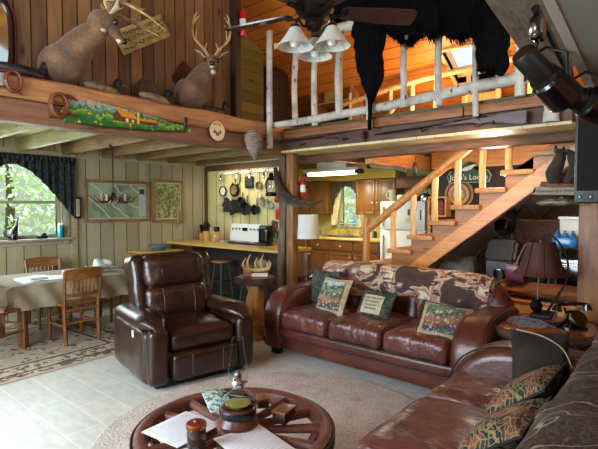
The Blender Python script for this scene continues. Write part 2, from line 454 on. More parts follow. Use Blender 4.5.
# ------------------------------------------------------------------ room shell
YW, XP, XK, ZL = 6.65, 5.2, 7.5, 2.36
ST('floor', MB().box((-2.5, -2.5, -.1), (8.2, 7.2, 0)), tile_m)
def wall_y(name, y0, y1, x0, x1, z0, z1, mat, hole=None):
    m = MB()
    if hole:
        a, b, c, d = hole
        m.box((x0, y0, z0), (a, y1, z1)); m.box((b, y0, z0), (x1, y1, z1)); m.box((a, y0, z0), (b, y1, c)); m.box((a, y0, d), (b, y1, z1))
    else: m.box((x0, y0, z0), (x1, y1, z1))
    return ST(name, m, mat)
def wall_x(name, x0, x1, y0, y1, z0, z1, mat, hole=None):
    m = MB()
    if hole:
        a, b, c, d = hole
        m.box((x0, y0, z0), (x1, a, z1)); m.box((x0, b, z0), (x1, y1, z1)); m.box((x0, a, z0), (x1, b, c)); m.box((x0, a, d), (x1, b, z1))
    else: m.box((x0, y0, z0), (x1, y1, z1))
    return ST(name, m, mat)
W1 = (1.15, 2.74, 1.07, 2.08)
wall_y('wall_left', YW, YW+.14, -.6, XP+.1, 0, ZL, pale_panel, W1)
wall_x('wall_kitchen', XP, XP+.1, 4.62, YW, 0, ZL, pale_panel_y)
W2 = (4.93, 5.40, 1.12, 1.93)
kwall = mk('kitchen_wall_paint', '#c2b56c', '#cdc07a', 3, rough=.7)
wall_x('wall_far', XK, XK+.12, 2.9, 7.3, 0, ZL, kwall, W2)
wall_y('wall_kitchen_left', 7.3, 7.4, XP+.1, XK+.12, 0, ZL, kwall)
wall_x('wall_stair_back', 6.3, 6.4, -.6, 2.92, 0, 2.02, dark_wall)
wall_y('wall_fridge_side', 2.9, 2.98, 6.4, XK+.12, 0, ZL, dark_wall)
wall_y('wall_right', -.75, -.65, -2.5, 6.4, 0, ZL, pine_gable)
# diamond lattice strips on the dark wall
m = MB()
for i in range(-6, 16):
    for sgn in (1, -1):
        y0 = -.2+i*.34; pts = [(y0, .15), (y0+sgn*1.5, 1.95)]
        a = Vector((6.285, y0, .1)); b = Vector((6.285, y0+sgn*1.55, 1.98))
        if min(a.y, b.y) < -.6 or max(a.y, b.y) > 2.9: continue
        m.tube([a, b], .012, 4)
ST('trim_1', m, mk('dark_strip', '#3d322b', rough=.7))
ST('wall_stair_upper', MB().box((6.28, -.6, 2.02), (6.42, 2.92, ZL)), pine_y)
# header strip above the dining wall and its corner boards
m = MB(); m.box((-.6, YW-.03, 2.15), (2.88, YW, 2.24)); m.box((2.86, YW-.035, 0), (2.93, YW, 2.2)); m.box((2.93, YW-.02, 2.17), (XP, YW, 2.22)); m.box((4.0, YW-.012, 0), (4.05, YW, 2.17))
ST('trim_2', m, trim_mat)
m = MB(); m.box((XP-.03, YW-.06, 0), (XP, YW, 2.2)); m.box((XP-.03, 4.62, 2.1), (XP, YW-.06, 2.2))
ST('trim_3', m, wood('pot_wall_top', '#3a2412', '#5e3d20', 1, rough=.6))
# window 1 ----------------------------------------------------------
def window(name, axis, wall, y0, y1, z0, z1, rail, fm, depth=.14, casing=.09, mull=None):
    m = MB()
    def bx(a0, a1, c0, c1, d0, d1):
        if axis == 'y': m.box((a0, wall+d0, c0), (a1, wall+d1, c1), .004)
        else: m.box((wall+d0, a0, c0), (wall+d1, a1, c1), .004)
    for a, b in ((y0-casing, y0), (y1, y1+casing)): bx(a, b, z0-casing, z1+casing, -.025, 0)
    bx(y0, y1, z1, z1+casing, -.025, 0); bx(y0, y1, z0-casing, z0, -.025, 0)
    fw = .045
    for a, b in ((y0, y0+fw), (y1-fw, y1)): bx(a, b, z0, z1, .06, .11)
    for a, b in ((z0, z0+fw), (z1-fw, z1), (rail-.02, rail+.02)): bx(y0+fw, y1-fw, a, b, .06, .11)
    if mull: bx(mull-.03, mull+.03, z0+fw, z1-fw, .05, .12)
    o = ST(name, m, fm)
    g = MB()
    if axis == 'y': g.box((y0+fw, wall+.08, z0+fw), (y1-fw, wall+.085, z1-fw))
    else: g.box((wall+.08, y0+fw, z0+fw), (wall+.085, y1-fw, z1-fw))
    g.build('pane', pane_m, o)
    s = MB()
    if axis == 'y': s.box((y0-casing, wall-.10, z0-.03), (y1+casing, wall+.06, z0), .006)
    else: s.box((wall-.06, y0-casing, z0-.03), (wall+.06, y1+casing, z0), .006)
    s.build('window_sill', fm, o)
    return o
win_white = mk('window_frame_paint', '#b4b8ae', rough=.4)
window('window_1', 'y', YW, W1[0], W1[1], W1[2], W1[3], 1.55, mk('window_frame_pale', '#a39d86', rough=.45))
window('window_2', 'x', XK, W2[0], W2[1], W2[2], W2[3], 1.52, mk('window_frame_kitchen', '#c9c2a0', rough=.45), casing=.06)
# low ceiling, joists, loft deck -----------------------------------
m = MB(); m.box((-.6, 4.0, ZL), (4.2, YW+.1, ZL+.07)); m.box((4.2, 2.95, ZL), (XK+.1, 7.35, ZL+.07)); m.box((5.75, -.6, ZL), (XK+.1, 2.95, ZL+.07)); m.box((4.2, -.6, ZL), (5.75, .82, ZL+.07)); m.box((4.2, .82, ZL), (4.74, 2.95, ZL+.07))
ST('ceiling', m, ceil_low)
k = 0
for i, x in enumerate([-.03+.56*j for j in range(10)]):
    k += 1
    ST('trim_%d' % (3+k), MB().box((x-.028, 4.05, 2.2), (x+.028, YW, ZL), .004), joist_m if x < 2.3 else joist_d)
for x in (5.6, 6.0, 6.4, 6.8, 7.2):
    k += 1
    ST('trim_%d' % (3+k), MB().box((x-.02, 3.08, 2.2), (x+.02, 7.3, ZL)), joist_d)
# big hewn beam carrying the loft edge
def hewn(y0, y1, x0, x1, z0, z1):
    t = MB(); n = 40
    rings = []
    for i in range(n+1):
        x = x0+(x1-x0)*i/n; q = lambda a: .012*mnoise.noise(Vector((x*2.1, a, 3)))
        tp = 1-.0*i/n
        rings.append([(x, y0+q(1), z0+q(2)+.02), (x, y0+.02, z0+q(3)), (x, y1, z0+q(3)), (x, y1, z1+q(5)), (x, y0+.02, z1+q(6)), (x, y0+q(7), z1-.02+q(6))])
    return t.ring_loft(rings)
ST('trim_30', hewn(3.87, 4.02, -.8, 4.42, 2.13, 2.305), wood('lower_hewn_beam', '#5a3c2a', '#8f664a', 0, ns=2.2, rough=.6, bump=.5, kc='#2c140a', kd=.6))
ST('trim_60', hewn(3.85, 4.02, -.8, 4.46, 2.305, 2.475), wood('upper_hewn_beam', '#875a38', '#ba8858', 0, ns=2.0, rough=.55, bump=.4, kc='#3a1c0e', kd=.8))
# ledge of boards on top of the beam
ST('trim_31', MB().box((-.8, 4.02, 2.42), (3.72, 4.16, 2.462)), beam_m)
ST('wall_deer', MB().box((-.8, 4.16, ZL), (3.66, 4.24, 5.2)), deer_planks)
ST('trim_32', MB().box((3.63, 4.08, 2.46), (3.72, 4.26, 5.0), .006), wood('dark_corner_board', '#20130c', '#3a2416', 2, rough=.6))
# header beam, soffit and fascia of the loft edge over the sofa
ST('trim_33', MB().box((4.57, .5, 2.06), (4.72, 3.98, 2.2), .008), beam_y)
ST('trim_34', MB().box((4.16, .78, 2.14), (4.57, 3.86, 2.165)), soffit_m)
ST('trim_35', MB().box((4.18, .78, 2.165), (4.24, 3.86, 2.31)), dark_fascia)
m = MB()
for a, b in ((.8, 1.62), (1.63, 2.55), (2.56, 3.8)): m.box((4.13, a, 2.30), (4.24, b, 2.385), .008)
ST('trim_36', m, plank_y)
# stairwell header running away from the viewer
ST('trim_37', MB().box((4.72, 2.95, 2.0), (7.0, 3.03, 2.2), .006), pine_x)
ST('trim_38', MB().box((4.72, .5, 2.2), (4.76, 3.9, ZL)), pine_y)
ST('trim_39', MB().box((4.24, 3.86, 2.14), (7.4, 4.0, 2.2), .006), pine_x)
# roof with a skylight opening
def roofz(x): return 4.9-.56*(x-3)
def roof_piece(m, x0, x1, y0, y1, th=.08):
    m.ring_loft([[(x, y0, roofz(x)), (x, y1, roofz(x)), (x, y1, roofz(x)+th), (x, y0, roofz(x)+th)] for x in (x0, x1)])
SK = (5.62, 6.16, 1.98, 2.5)
m = MB(); roof_piece(m, 3, SK[0], -2.5, 7.4); roof_piece(m, SK[1], 7.8, -2.5, 7.4); roof_piece(m, SK[0], SK[1], -2.5, SK[2]); roof_piece(m, SK[0], SK[1], SK[3], 7.4)
m.ring_loft([[(x, -2.5, z), (x, 7.4, z), (x, 7.4, z+.08), (x, -2.5, z+.08)] for x, z in ((3, 4.9), (-2.5, 1.9+.3))])
ST('roof', m, pine_roof)
m = MB()
for a, b in (((SK[0]-.03, SK[2]-.04), (SK[0], SK[3]+.04)), ((SK[1], SK[2]-.04), (SK[1]+.03, SK[3]+.04)), ((SK[0], SK[2]-.04), (SK[1], SK[2])), ((SK[0], SK[3]), (SK[1], SK[3]+.04))):
    x0, x1 = a[0], b[0]
    m.ring_loft([[(x, a[1], roofz(x)-.03), (x, b[1], roofz(x)-.03), (x, b[1], roofz(x)+.22), (x, a[1], roofz(x)+.22)] for x in (x0, x1)])
o = ST('window_3', m, pine_l)
g = MB(); g.ring_loft([[(x, SK[2], roofz(x)+.2), (x, SK[3], roofz(x)+.2), (x, SK[3], roofz(x)+.205), (x, SK[2], roofz(x)+.205)] for x in (SK[0], SK[1])]); g.build('pane', pane_m, o)
ST('wall_loft_far', MB().box((7.45, -.6, ZL+.07), (7.55, 7.3, 2.62)), pine_gable)
ST('wall_loft_left', MB().box((3.74, 5.0, ZL+.07), (5.0, 5.08, 4.2)), olive_pine)
ST('wall_loft_gable', MB().box((5.0, YW, ZL+.07), (7.45, YW+.1, 3.9)), pine_gable)
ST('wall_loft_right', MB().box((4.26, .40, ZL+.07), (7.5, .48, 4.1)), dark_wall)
# knee boards under the skylight
m = MB(); m.box((6.34, 2.0, 2.43), (6.38, 2.52, 3.0), .003)
ST('trim_40', m, pine_l)
# loft inner rafters
for i, y in enumerate((5.4,)):
    m = MB(); m.ring_loft([[(x, y-.03, roofz(x)-.14), (x, y+.03, roofz(x)-.14), (x, y+.03, roofz(x)), (x, y-.03, roofz(x))] for x in (3.2, 7.4)])
    ST('trim_%d' % (41+i), m, pine_x)
# timber slab and grey sloping soffit at the upper right
def slope_piece(x0, x1, y0, y1, za, zb, th):
    return MB().ring_loft([[(x, y0, z), (x, y1, z), (x, y1, z+th), (x, y0, z+th)] for x, z in ((x0, za), (x1, zb))])
ST('trim_44', slope_piece(1.6, 3.6, .66, .905, 2.755, 2.44, .06), wood('rough_rafter_board', '#4c4236', '#7d6e5a', 0, ns=2.5, rough=.8, bump=.6, kd=1.3))
ST('ceiling_soffit', slope_piece(.6, 4.25, -.65, .50, 2.675, 2.06, .05), grey_soffit)
ST('trim_45', slope_piece(.6, 4.25, .50, .545, 2.67, 2.05, .07), mk('light_soffit_trim', '#a8a39a', rough=.5))
ST('trim_46', MB().box((4.29, .48, 0), (4.49, .74, 2.14), .01), wood('right_post', '#6b401e', '#9a6434', 2, rough=.45))
# kitchen posts below the beam corner
ST('trim_47', MB().box((4.30, 3.80, 0), (4.41, 3.91, 2.14), .01), post_z)
m = MB().tube([(4.36, 4.0, 0), (4.35, 4.01, .8), (4.37, 4.0, 1.5), (4.36, 4.01, 2.14)], .062, 10, smooth=5, wob=.25)
ST('trim_48', m, post_d)
# outside ground
ST('ground', MB().box((-14, -14, -.5), (30, 30, -.3)), mk('grass_outside', '#6b8a4a', '#90a868', 2, rough=.9))
# ------------------------------------------------------------------ big seating
def arm_profile():
    """side outline of a rolled sofa arm, x = 0 at the front, z up"""
    return [(.02, .07), (-.02, .25), (-.015, .40), (.02, .50), (.08, .575), (.17, .63), (.28, .655), (.45, .66), (.65, .655), (.80, .66), (.86, .60), (.88, .3), (.88, .07)]
def rounded_arm(mb, w, prof, r=.07, n=7):
    """soft slab of width w (along y) whose side view is prof"""
    P = catmull([(x, 0, z) for x, z in prof], 4); P = [(p.x, p.z) for p in P]
    cx = sum(p[0] for p in P)/len(P); cz = sum(p[1] for p in P)/len(P)
    rings = []
    for i in range(n+1):
        a = pi/2*i/n; rings.append((-w/2+r*(1-sin(a)), r*(1-cos(a))))
    rings = [(-w/2+r*(1-cos(pi/2*i/n)), r*(1-sin(pi/2*i/n))) for i in range(n+1)]
    full = [(y, ins) for y, ins in rings]+[(-y, ins) for y, ins in reversed(rings)]
    def inset(k):
        out = []
        for i, p in enumerate(P):
            a = P[i-1]; b = P[(i+1) % len(P)]
            t = Vector((b[0]-a[0], b[1]-a[1])); t.normalize(); nn = Vector((t.y, -t.x))
            out.append((p[0]+nn.x*k, p[1]+nn.y*k))
        return out
    return mb.ring_loft([[(x, y, z) for x, z in inset(ins)] for y, ins in full])
# --- long sofa: root at (3.36, 2.12), front faces -X
so = T('sofa', 'long red-brown leather three-cushion sofa with rolled arms facing the round rug', 'sofa', (3.36, 2.265, 0))
m = MB(); m.rbox((.42, 0, .18), (.80, 1.76, .22), .03, 8); m.rbox((.02, 0, .25), (.07, 1.78, .10), .03, 8); P(so, 'base', m, leather)
m = MB(); m.tube([(-.018, -.95, .295), (-.018, .95, .295)], .006, 6); m.tube([(-.002, -.95, .20), (-.002, .95, .20)], .005, 6); P(so, 'piping', m, stitch)
for y in (.57, 0, -.57):
    m = MB(); m.rbox((.30, y, .375), (.66, .565, .17), .055, 12, puff=.045, wob=.012); c = P(so, 'seat_cushion', m, leather_seat)
    q = MB(); q.tube([(-.022, y-.27, .33), (-.022, y+.27, .33)], .005, 6); q.build('piping', stitch, c)
for y in (.57, 0, -.57):
    m = MB(); m.rbox((.715, y, .575), (.15, .568, .38), .055, 10, wob=.006, rot=(0, radians(12), 0)); P(so, 'back_cushion', m, leather)
# sculpted back shell with rounded ends
m = MB()
n = 32; rings = []
for i in range(n+1):
    u = -1+2*i/n; y = u*1.06; top = .70+.165*(max(0, 1-abs(u)**7))**.5-.01*u
    rings.append([(.64, y, .15), (.66, y, top-.14), (.70, y, top-.04), (.76, y, top), (.84, y, top-.01), (.90, y, top-.06), (.92, y, top-.2), (.92, y, .12)])
m.ring_loft(rings); P(so, 'back_frame', m, leather)
for sgn in (1, -1):
    m = MB().at((0.0, sgn*.99, 0)); rounded_arm(m, .29, arm_profile(), .085); a = P(so, 'armrest', m, leather)
    q = MB().at((0, sgn*.99, 0)); q.tube([(x-.008, -.13*1, z+.004) for x, z in arm_profile()[:9]], .006, 6, smooth=3); q.build('piping', stitch, a)
for x in (.08, .82):
    for y in (-.99, .99): P(so, 'leg', MB().box((x-.04, y-.05, 0), (x+.04, y+.05, .08), .01), black_m)
# --- near sofa (right foreground), front faces +Y
s2 = T('sofa', 'red-brown leather sofa in the right foreground, half hidden by a camouflage blanket', 'sofa', (1.8, 1.07, 0), rz=pi/2*-1)
# local x = depth away from the front (-Y world), local y = along +X world
def W2L(X, Y): return (1.2-Y, X-1.8)
m = MB(); m.rbox((.50, -.05, .20), (.90, 2.40, .24), .03, 8); P(s2, 'base', m, leather)
for x0, x1 in ((2.43, 2.93), (1.68, 2.42), (.93, 1.67)):
    m = MB(); m.rbox((.30, (x0+x1)/2-1.8, .36), (.78, x1-x0, .18), .07, 12, puff=.05, wob=.016); P(s2, 'seat_cushion', m, leather_seat)
m = MB(); n = 30; rings = []
for i in range(n+1):
    u = -1+2*i/n; y = -.05+u*1.36; top = .74+.10*(max(0, 1-abs(u)**6))**.5
    rings.append([(.64, y, .15), (.69, y, top-.14), (.73, y, top-.04), (.82, y, top), (1.04, y, top-.01), (1.12, y, top-.06), (1.14, y, top-.2), (1.14, y, .12)])
m.ring_loft(rings); P(s2, 'back_frame', m, leather)
for X in (2.99, .78):
    m = MB().at((-.09, X-1.8, 0)); rounded_arm(m, .30, [(x*1.22, z*1.02) for x, z in arm_profile()], .085); a = P(s2, 'armrest', m, leather)
    q = MB().at((-.09, X-1.8, 0)); q.tube([(x*1.22-.008, -.135, z*1.02+.004) for x, z in arm_profile()[:9]], .006, 6, smooth=3); q.build('piping', stitch, a)
for x in (.1, 1.04):
    for y in (-1.0, 1.2): P(s2, 'leg', MB().box((x-.04, y-.05, 0), (x+.04, y+.05, .09), .01), black_m)
# camouflage blanket over its back
def camo():
    s = NT('camouflage_fleece'); v = s.mapping((1, 1, 1)); f = s.noise(v, 8, 6, .65, 1.2); g = s.noise(v, 40, 3)
    c = s.ramp(s.math('ADD', s.math('MULTIPLY', f, .75), s.math('MULTIPLY', g, .25)), [(.38, '#0c0906'), (.44, '#2c2016'), (.49, '#4a3a2a'), (.52, '#14140d'), (.56, '#4a2c18'), (.60, '#5c5242'), (.66, '#241c14')])
    wv = s.n('ShaderNodeTexWave', wave_type='BANDS', bands_direction='DIAGONAL'); s.l(s.mapping((1, 1, 1)), wv.inputs[0])
    wv.inputs['Scale'].default_value = 3.6; wv.inputs['Distortion'].default_value = 16; wv.inputs['Detail'].default_value = 2; wv.inputs['Detail Scale'].default_value = .9
    c = s.mix(s.ramp(wv.outputs['Fac'], [(.988, (0, 0, 0)), (.998, (.75, .75, .75))]), c, '#9c907a')
    s.col(c); s.bump(g, .6); return s.set(rough=.95)
camo_m = camo()
def drape(u, v):
    # v runs along X; u runs from the seat up over the back and down behind
    X = 1.02+v*1.80
    prof = catmull([(.56, .49), (.455, .60), (.40, .74), (.34, .845), (.20, .875), (.07, .83), (.02, .65), (.015, .4)], 4)
    t = u*(len(prof)-1); k = min(int(t), len(prof)-2); p = prof[k].lerp(prof[k+1], t-k) if hasattr(prof[k], 'lerp') else prof[k]
    w = mnoise.noise(Vector((X*3, u*4, 1)))*.03+mnoise.noise(Vector((X*9, u*9, 4)))*.012
    return (X+.03*sin(u*7), p[0]+abs(w)*.6+.02, p[1]+abs(w)+.015)
def prof2(pts):
    return [Vector((a, b, 0)) for a, b in pts]
_cm = catmull
def drape(u, v):
    X = 1.02+v*1.80+.04*sin(u*6+1)*v
    prof = DR; t = u*(len(prof)-1); k = min(int(t), len(prof)-2); p = prof[k].lerp(prof[k+1], t-k)
    w = mnoise.noise(Vector((X*3, u*4, 1)))*.05+mnoise.noise(Vector((X*9, u*7, 4)))*.018
    return (X, p.x+w*.5+.02, p.y+abs(w)+.015)
DR = catmull([(.44, .455, 0), (.40, .56, 0), (.385, .70, 0), (.345, .82, 0), (.22, .865, 0), (.05, .84, 0), (-.085, .72, 0), (-.09, .4, 0)], 4)
S('camouflage_blanket', 'camouflage fleece blanket with branch pattern draped over the near sofa back', 'blanket', MB().sheet(drape, 36, 50, .012), camo_m)
# tapestry cushions
def tapestry(name, bgc, cols, sc=7):
    s = NT(name); v = s.mapping((1, 1, 1)); nz = s.n('ShaderNodeTexNoise'); s.l(v, nz.inputs['Vector']); nz.inputs['Scale'].default_value = 5
    vm = s.n('ShaderNodeVectorMath', operation='MULTIPLY_ADD'); s.l(nz.outputs['Color'], vm.inputs[0]); vm.inputs[1].default_value = (.22,)*3; s.l(v, vm.inputs[2])
    d = s.vor(vm.outputs[0], sc, 'DISTANCE_TO_EDGE'); o = s.n('ShaderNodeTexVoronoi'); s.l(vm.outputs[0], o.inputs['Vector']); o.inputs['Scale'].default_value = sc*.9
    r = s.n('ShaderNodeSeparateColor'); s.l(o.outputs['Color'], r.inputs[0])
    c = s.ramp(r.outputs[0], [(i/len(cols), k) for i, k in enumerate(cols)], 'CONSTANT')
    c = s.mix(s.ramp(d, [(.03, (1, 1, 1)), (.05, (0, 0, 0))]), c, bgc)
    wv = s.n('ShaderNodeTexWave', wave_type='RINGS'); s.l(vm.outputs[0], wv.inputs[0]); wv.inputs['Scale'].default_value = 16; wv.inputs['Distortion'].default_value = 9
    c = s.mix(s.ramp(wv.outputs['Fac'], [(.80, (0, 0, 0)), (.88, (1, 1, 1))]), c, bgc)
    s.col(c); s.bump(s.noise(v, 160, 2), .4, .004); return s.set(rough=.9)
tap = tapestry('floral_tapestry', '#85744a', ['#15181c', '#1a1c22', '#5c2522', '#14181a', '#7a4034', '#1c2a22', '#121418'], 15)
def cushion(name, label, loc, w, h, t, rz, tilt, mat, edge=None, group=None, ry=0):
    """square cushion standing on its lower edge, its face towards local -Y, leaning back"""
    r = T(name, label, 'cushion', loc, rz, group, rx=0)
    q = MB().pillow((0, 0, h/2), w, h, t, rx=pi/2, ry=0)
    q.bm.transform(Matrix.Rotation(-tilt, 4, 'X') @ Matrix.Rotation(ry, 4, 'Y'))
    P(r, 'cover', q, mat)
    if edge:
        e = MB(); k = 24; pts = []
        for i in range(k+1):
            a = i/k*4; sd = int(a) % 4; f = a-int(a)
            x, z = [(-1+2*f, -1), (1, -1+2*f), (1-2*f, 1), (-1, 1-2*f)][sd]
            pin = 1-.07*(1-z*z)*(1 if abs(x) == 1 else 0); pin2 = 1-.07*(1-x*x)*(1 if abs(z) == 1 else 0)
            pts.append((x*w/2*pin, 0, h/2+z*h/2*pin2))
        e.tube(pts, .007, 6); e.bm.transform(Matrix.Rotation(-tilt, 4, 'X') @ Matrix.Rotation(ry, 4, 'Y')); P(r, 'piping', e, edge)
    return r
dk_piping = mk('dark_piping', '#14100d', rough=.7)
cushion('cushion', 'floral tapestry cushion lying nearer the dark green pillow on the near sofa', (2.50, .80, .435), .47, .38, .14, pi, radians(50), tap, dk_piping, ry=0)
cushion('cushion', 'floral tapestry cushion nearest the viewer at the bottom edge of the photo', (2.03, .76, .435), .46, .36, .14, pi, radians(52), tap, dk_piping)
olive = mk('dark_olive_corduroy', '#1a1611', '#302922', 8, rough=.95, bump=.4, bs=90)
g = cushion('cushion', 'large dark olive fabric pillow with a pale seam standing in the sofa corner', (2.74, .63, .43), .30, .39, .13, radians(-66), radians(12), olive)
m = MB(); m.tube([(-.12, -.045, .385), (.0, -.07, .36), (.10, -.07, .30), (.15, -.05, .20)], .004, 5, smooth=4); m.bm.transform(Matrix.Rotation(radians(-14), 4, 'X')); P(g, 'seam', m, mk('seam_cream', '#a89a7c', rough=.8))

# --- recliner, front faces -Y
rc = T('recliner', 'dark chocolate leather power recliner with stitched pillow arms', 'recliner', (2.475, 3.21, 0), rz=radians(-12))
m = MB(); m.rbox((0, .46, .04), (.84, .86, .08), .02, 6); P(rc, 'base', m, black_m)
for sgn in (-1, 1):
    m = MB(); m.rbox((sgn*.405, .47, .26), (.20, .90, .46), .07, 10, wob=.008); a = P(rc, 'side_panel', m, leather_dk)
    m = MB()
    rings = []
    for i in range(15):
        t = i/14; y = -.07+t*.86; k = sin(min(1, t*3.2)*pi/2)*(.92+.08*cos(t*3)); wz = .135*max(.3, k); hz = .08*max(.2, k)
        zc = .545-.05*(1-min(1, t*4))**2-.02*t
        rings.append([(sgn*.40+wz*cos(q*2*pi/18)*1.0, y, zc+hz*sin(q*2*pi/18)) for q in range(18)])
    m.ring_loft(rings); P(rc, 'armrest', m, leather_dk)
    m = MB(); m.rbox((sgn*.40, .01, .275), (.17, .12, .46), .05, 8); P(rc, 'arm_front', m, leather_dk)
m = MB(); m.rbox((0, .33, .365), (.62, .70, .18), .07, 12, puff=.05, wob=.01); P(rc, 'seat_cushion', m, leather_dk)
m = MB(); m.rbox((0, -.03, .185), (.60, .12, .22), .04, 10, wob=.006); fr = P(rc, 'footrest', m, leather_dk)
for x in (-.14, .14): MB().tube([(x, -.093, .11), (x, -.094, .19), (x, -.093, .28)], .002, 4).build('stitching', mk('brown_thread', '#6b4a38', rough=.6), fr)
m = MB(); m.rbox((0, .60, .60), (.60, .20, .34), .09, 12, wob=.012, rot=(radians(-13), 0, 0)); lb = P(rc, 'lumbar_cushion', m, leather_dk)
m = MB(); m.rbox((0, .655, .885), (.60, .22, .33), .095, 12, wob=.014, rot=(radians(-12), 0, 0)); hb = P(rc, 'headrest', m, leather_dk)
for par, z0, z1, y0 in ((lb, .50, .74, .485), (hb, .80, 1.0, .545)):
    for x in (-.15, .15): MB().tube([(x, y0, z0), (x, y0+.0, (z0+z1)/2), (x, y0+.05, z1)], .0022, 4).build('stitching', MATS['brown_thread'], par)
for sgn in (-1, 1):
    m = MB(); m.rbox((sgn*.335, .70, .74), (.13, .20, .60), .055, 9, wob=.01, rot=(radians(-14), 0, radians(sgn*-10))); P(rc, 'side_wing', m, leather_dk)
m = MB(); m.rbox((0, .80, .62), (.66, .14, .78), .05, 8, rot=(radians(-11), 0, 0)); P(rc, 'back_shell', m, leather_dk)
m = MB(); m.box((-.512, .27, .395), (-.505, .31, .455), .006); P(rc, 'control_button', m, white_pl, 'pale grey switch plate')
m = MB(); m.tube([(-.507, .02, .12), (-.508, .04, .45), (-.507, .25, .50), (-.507, .80, .47)], .003, 5, smooth=4); P(rc, 'stitching', m, MATS['brown_thread'])

# ------------------------------------------------------------------ rugs
def ring_rug():
    s = NT('beige_pile'); f = s.noise(s.mapping(), 60, 4); g = s.noise(s.mapping(), 6, 3)
    c = s.ramp(s.math('ADD', s.math('MULTIPLY', f, .6), s.math('MULTIPLY', g, .4)), [(.38, '#a3988c'), (.6, '#cdc5bb')])
    s.col(c); s.bump(f, .8, .01); return s.set(rough=.95)
S('round_rug', 'round beige short-pile rug under the wagon wheel table', 'rug', MB().lathe([(1.15, 0), (1.16, .008), (1.15, .016), (0.001, .018)], (2.17, 2.05, 0), 72), ring_rug())
def persian():
    s = NT('persian_rug'); sx = s.n('ShaderNodeSeparateXYZ'); s.l(s.tc.outputs['Object'], sx.inputs[0])
    ax = s.math('DIVIDE', s.math('ABSOLUTE', sx.outputs[0]), 1.50); ay = s.math('DIVIDE', s.math('ABSOLUTE', sx.outputs[1]), 1.05)
    ex = s.math('SUBTRACT', 1.50, s.math('ABSOLUTE', sx.outputs[0])); ey = s.math('SUBTRACT', 1.05, s.math('ABSOLUTE', sx.outputs[1]))
    e = s.math('MINIMUM', ex, ey)
    v = s.mapping()
    d = s.vor(v, 8.5); o = s.n('ShaderNodeTexVoronoi'); s.l(v, o.inputs['Vector']); o.inputs['Scale'].default_value = 26
    r = s.n('ShaderNodeSeparateColor'); s.l(o.outputs['Color'], r.inputs[0])
    mot = s.ramp(r.outputs[0], [(0, '#b8ab94'), (.45, '#4f342c'), (.6, '#8f8272'), (.75, '#43414b'), (.88, '#c4b69e')], 'CONSTANT')
    field = s.mix(s.ramp(d, [(.36, (1, 1, 1)), (.42, (0, 0, 0))]), '#a89c86', mot)
    o2 = s.n('ShaderNodeTexVoronoi'); s.l(v, o2.inputs['Vector']); o2.inputs['Scale'].default_value = 25
    r2 = s.n('ShaderNodeSeparateColor'); s.l(o2.outputs['Color'], r2.inputs[0])
    bord = s.ramp(r2.outputs[1], [(0, '#b3a890'), (.35, '#6b5044'), (.55, '#c0b49c'), (.78, '#57504f')], 'CONSTANT')
    def band(a, b, x, y):
        k = s.math('MULTIPLY', s.math('GREATER_THAN', e, a), s.math('LESS_THAN', e, b)); return s.mix(k, x, y)
    c = band(.0, .40, field, bord); c = band(.36, .40, c, '#4d3c36'); c = band(.13, .16, c, '#4a332c'); c = band(.19, .205, c, '#c4b69e'); c = band(.33, .345, c, '#c4b69e'); c = band(.0, .04, c, '#b3a68e'); c = band(.40, .42, c, '#bcae96')
    c = s.mix(s.ramp(s.noise(v, 30, 3), [(.4, (0, 0, 0)), (.75, (.3, .3, .3))]), c, '#b0a48e')
    s.col(c); s.bump(s.noise(v, 150, 2), .5, .004); return s.set(rough=.95)
o = S('persian_rug', 'cream and brown patterned oriental rug under the dining table', 'rug', MB().box((-1.50, -1.05, 0), (1.50, 1.05, .012), .004), persian())
o.location = (1.32, 5.45, 0); o.rotation_euler = (0, 0, radians(3))

# ------------------------------------------------------------------ dining set
_before = set(bpy.data.objects)
tb = T('dining_table', 'square-legged wooden dining table under a tan cloth', 'table', (2.38, 5.88, .012))
P(tb, 'tabletop', MB().box((-.70, -.45, .63), (.70, .45, .665), .006), maple_x)
for x in (-.58, .58):
    for y in (-.36, .36): P(tb, 'leg', MB().box((x-.042, y-.042, 0), (x+.042, y+.042, .63), .006), maple)
m = MB(); m.box((-.58, -.38, .55), (.58, -.36, .63)); m.box((-.58, .36, .55), (.58, .38, .63)); m.box((-.6, -.36, .55), (-.58, .36, .63)); m.box((.58, -.36, .55), (.6, .36, .63)); P(tb, 'apron', m, maple_x)
def cloth(u, v):
    # overhanging cloth: flat top, falling sides
    U = (u*2-1)*1.0; V = (v*2-1)*.74; hx, hy = .715, .465
    x = max(-hx, min(hx, U)); y = max(-hy, min(hy, V)); dx = abs(U)-hx if abs(U) > hx else 0; dy = abs(V)-hy if abs(V) > hy else 0
    d = max(dx, dy)*.95+min(dx, dy)*.35; fl = .10*d+(.022*sin(U*22+V*15) if d > .03 else 0)
    sx = 1 if U > 0 else -1; sy = 1 if V > 0 else -1
    if dx and dy: x += sx*(.03+.22*min(dx, dy)); y += sy*(.03+.22*min(dx, dy))
    if dx: x += sx*(fl+.006)
    if dy: y += sy*(fl+.006)
    return (x, y, .672-d)
cl = MB().sheet(cloth, 60, 44, .004); cl.bm.transform(Matrix.Translation((2.38, 5.88, .014)))
S('tablecloth', 'tan tablecloth hanging in points over the dining table', 'tablecloth', cl, cloth_m)
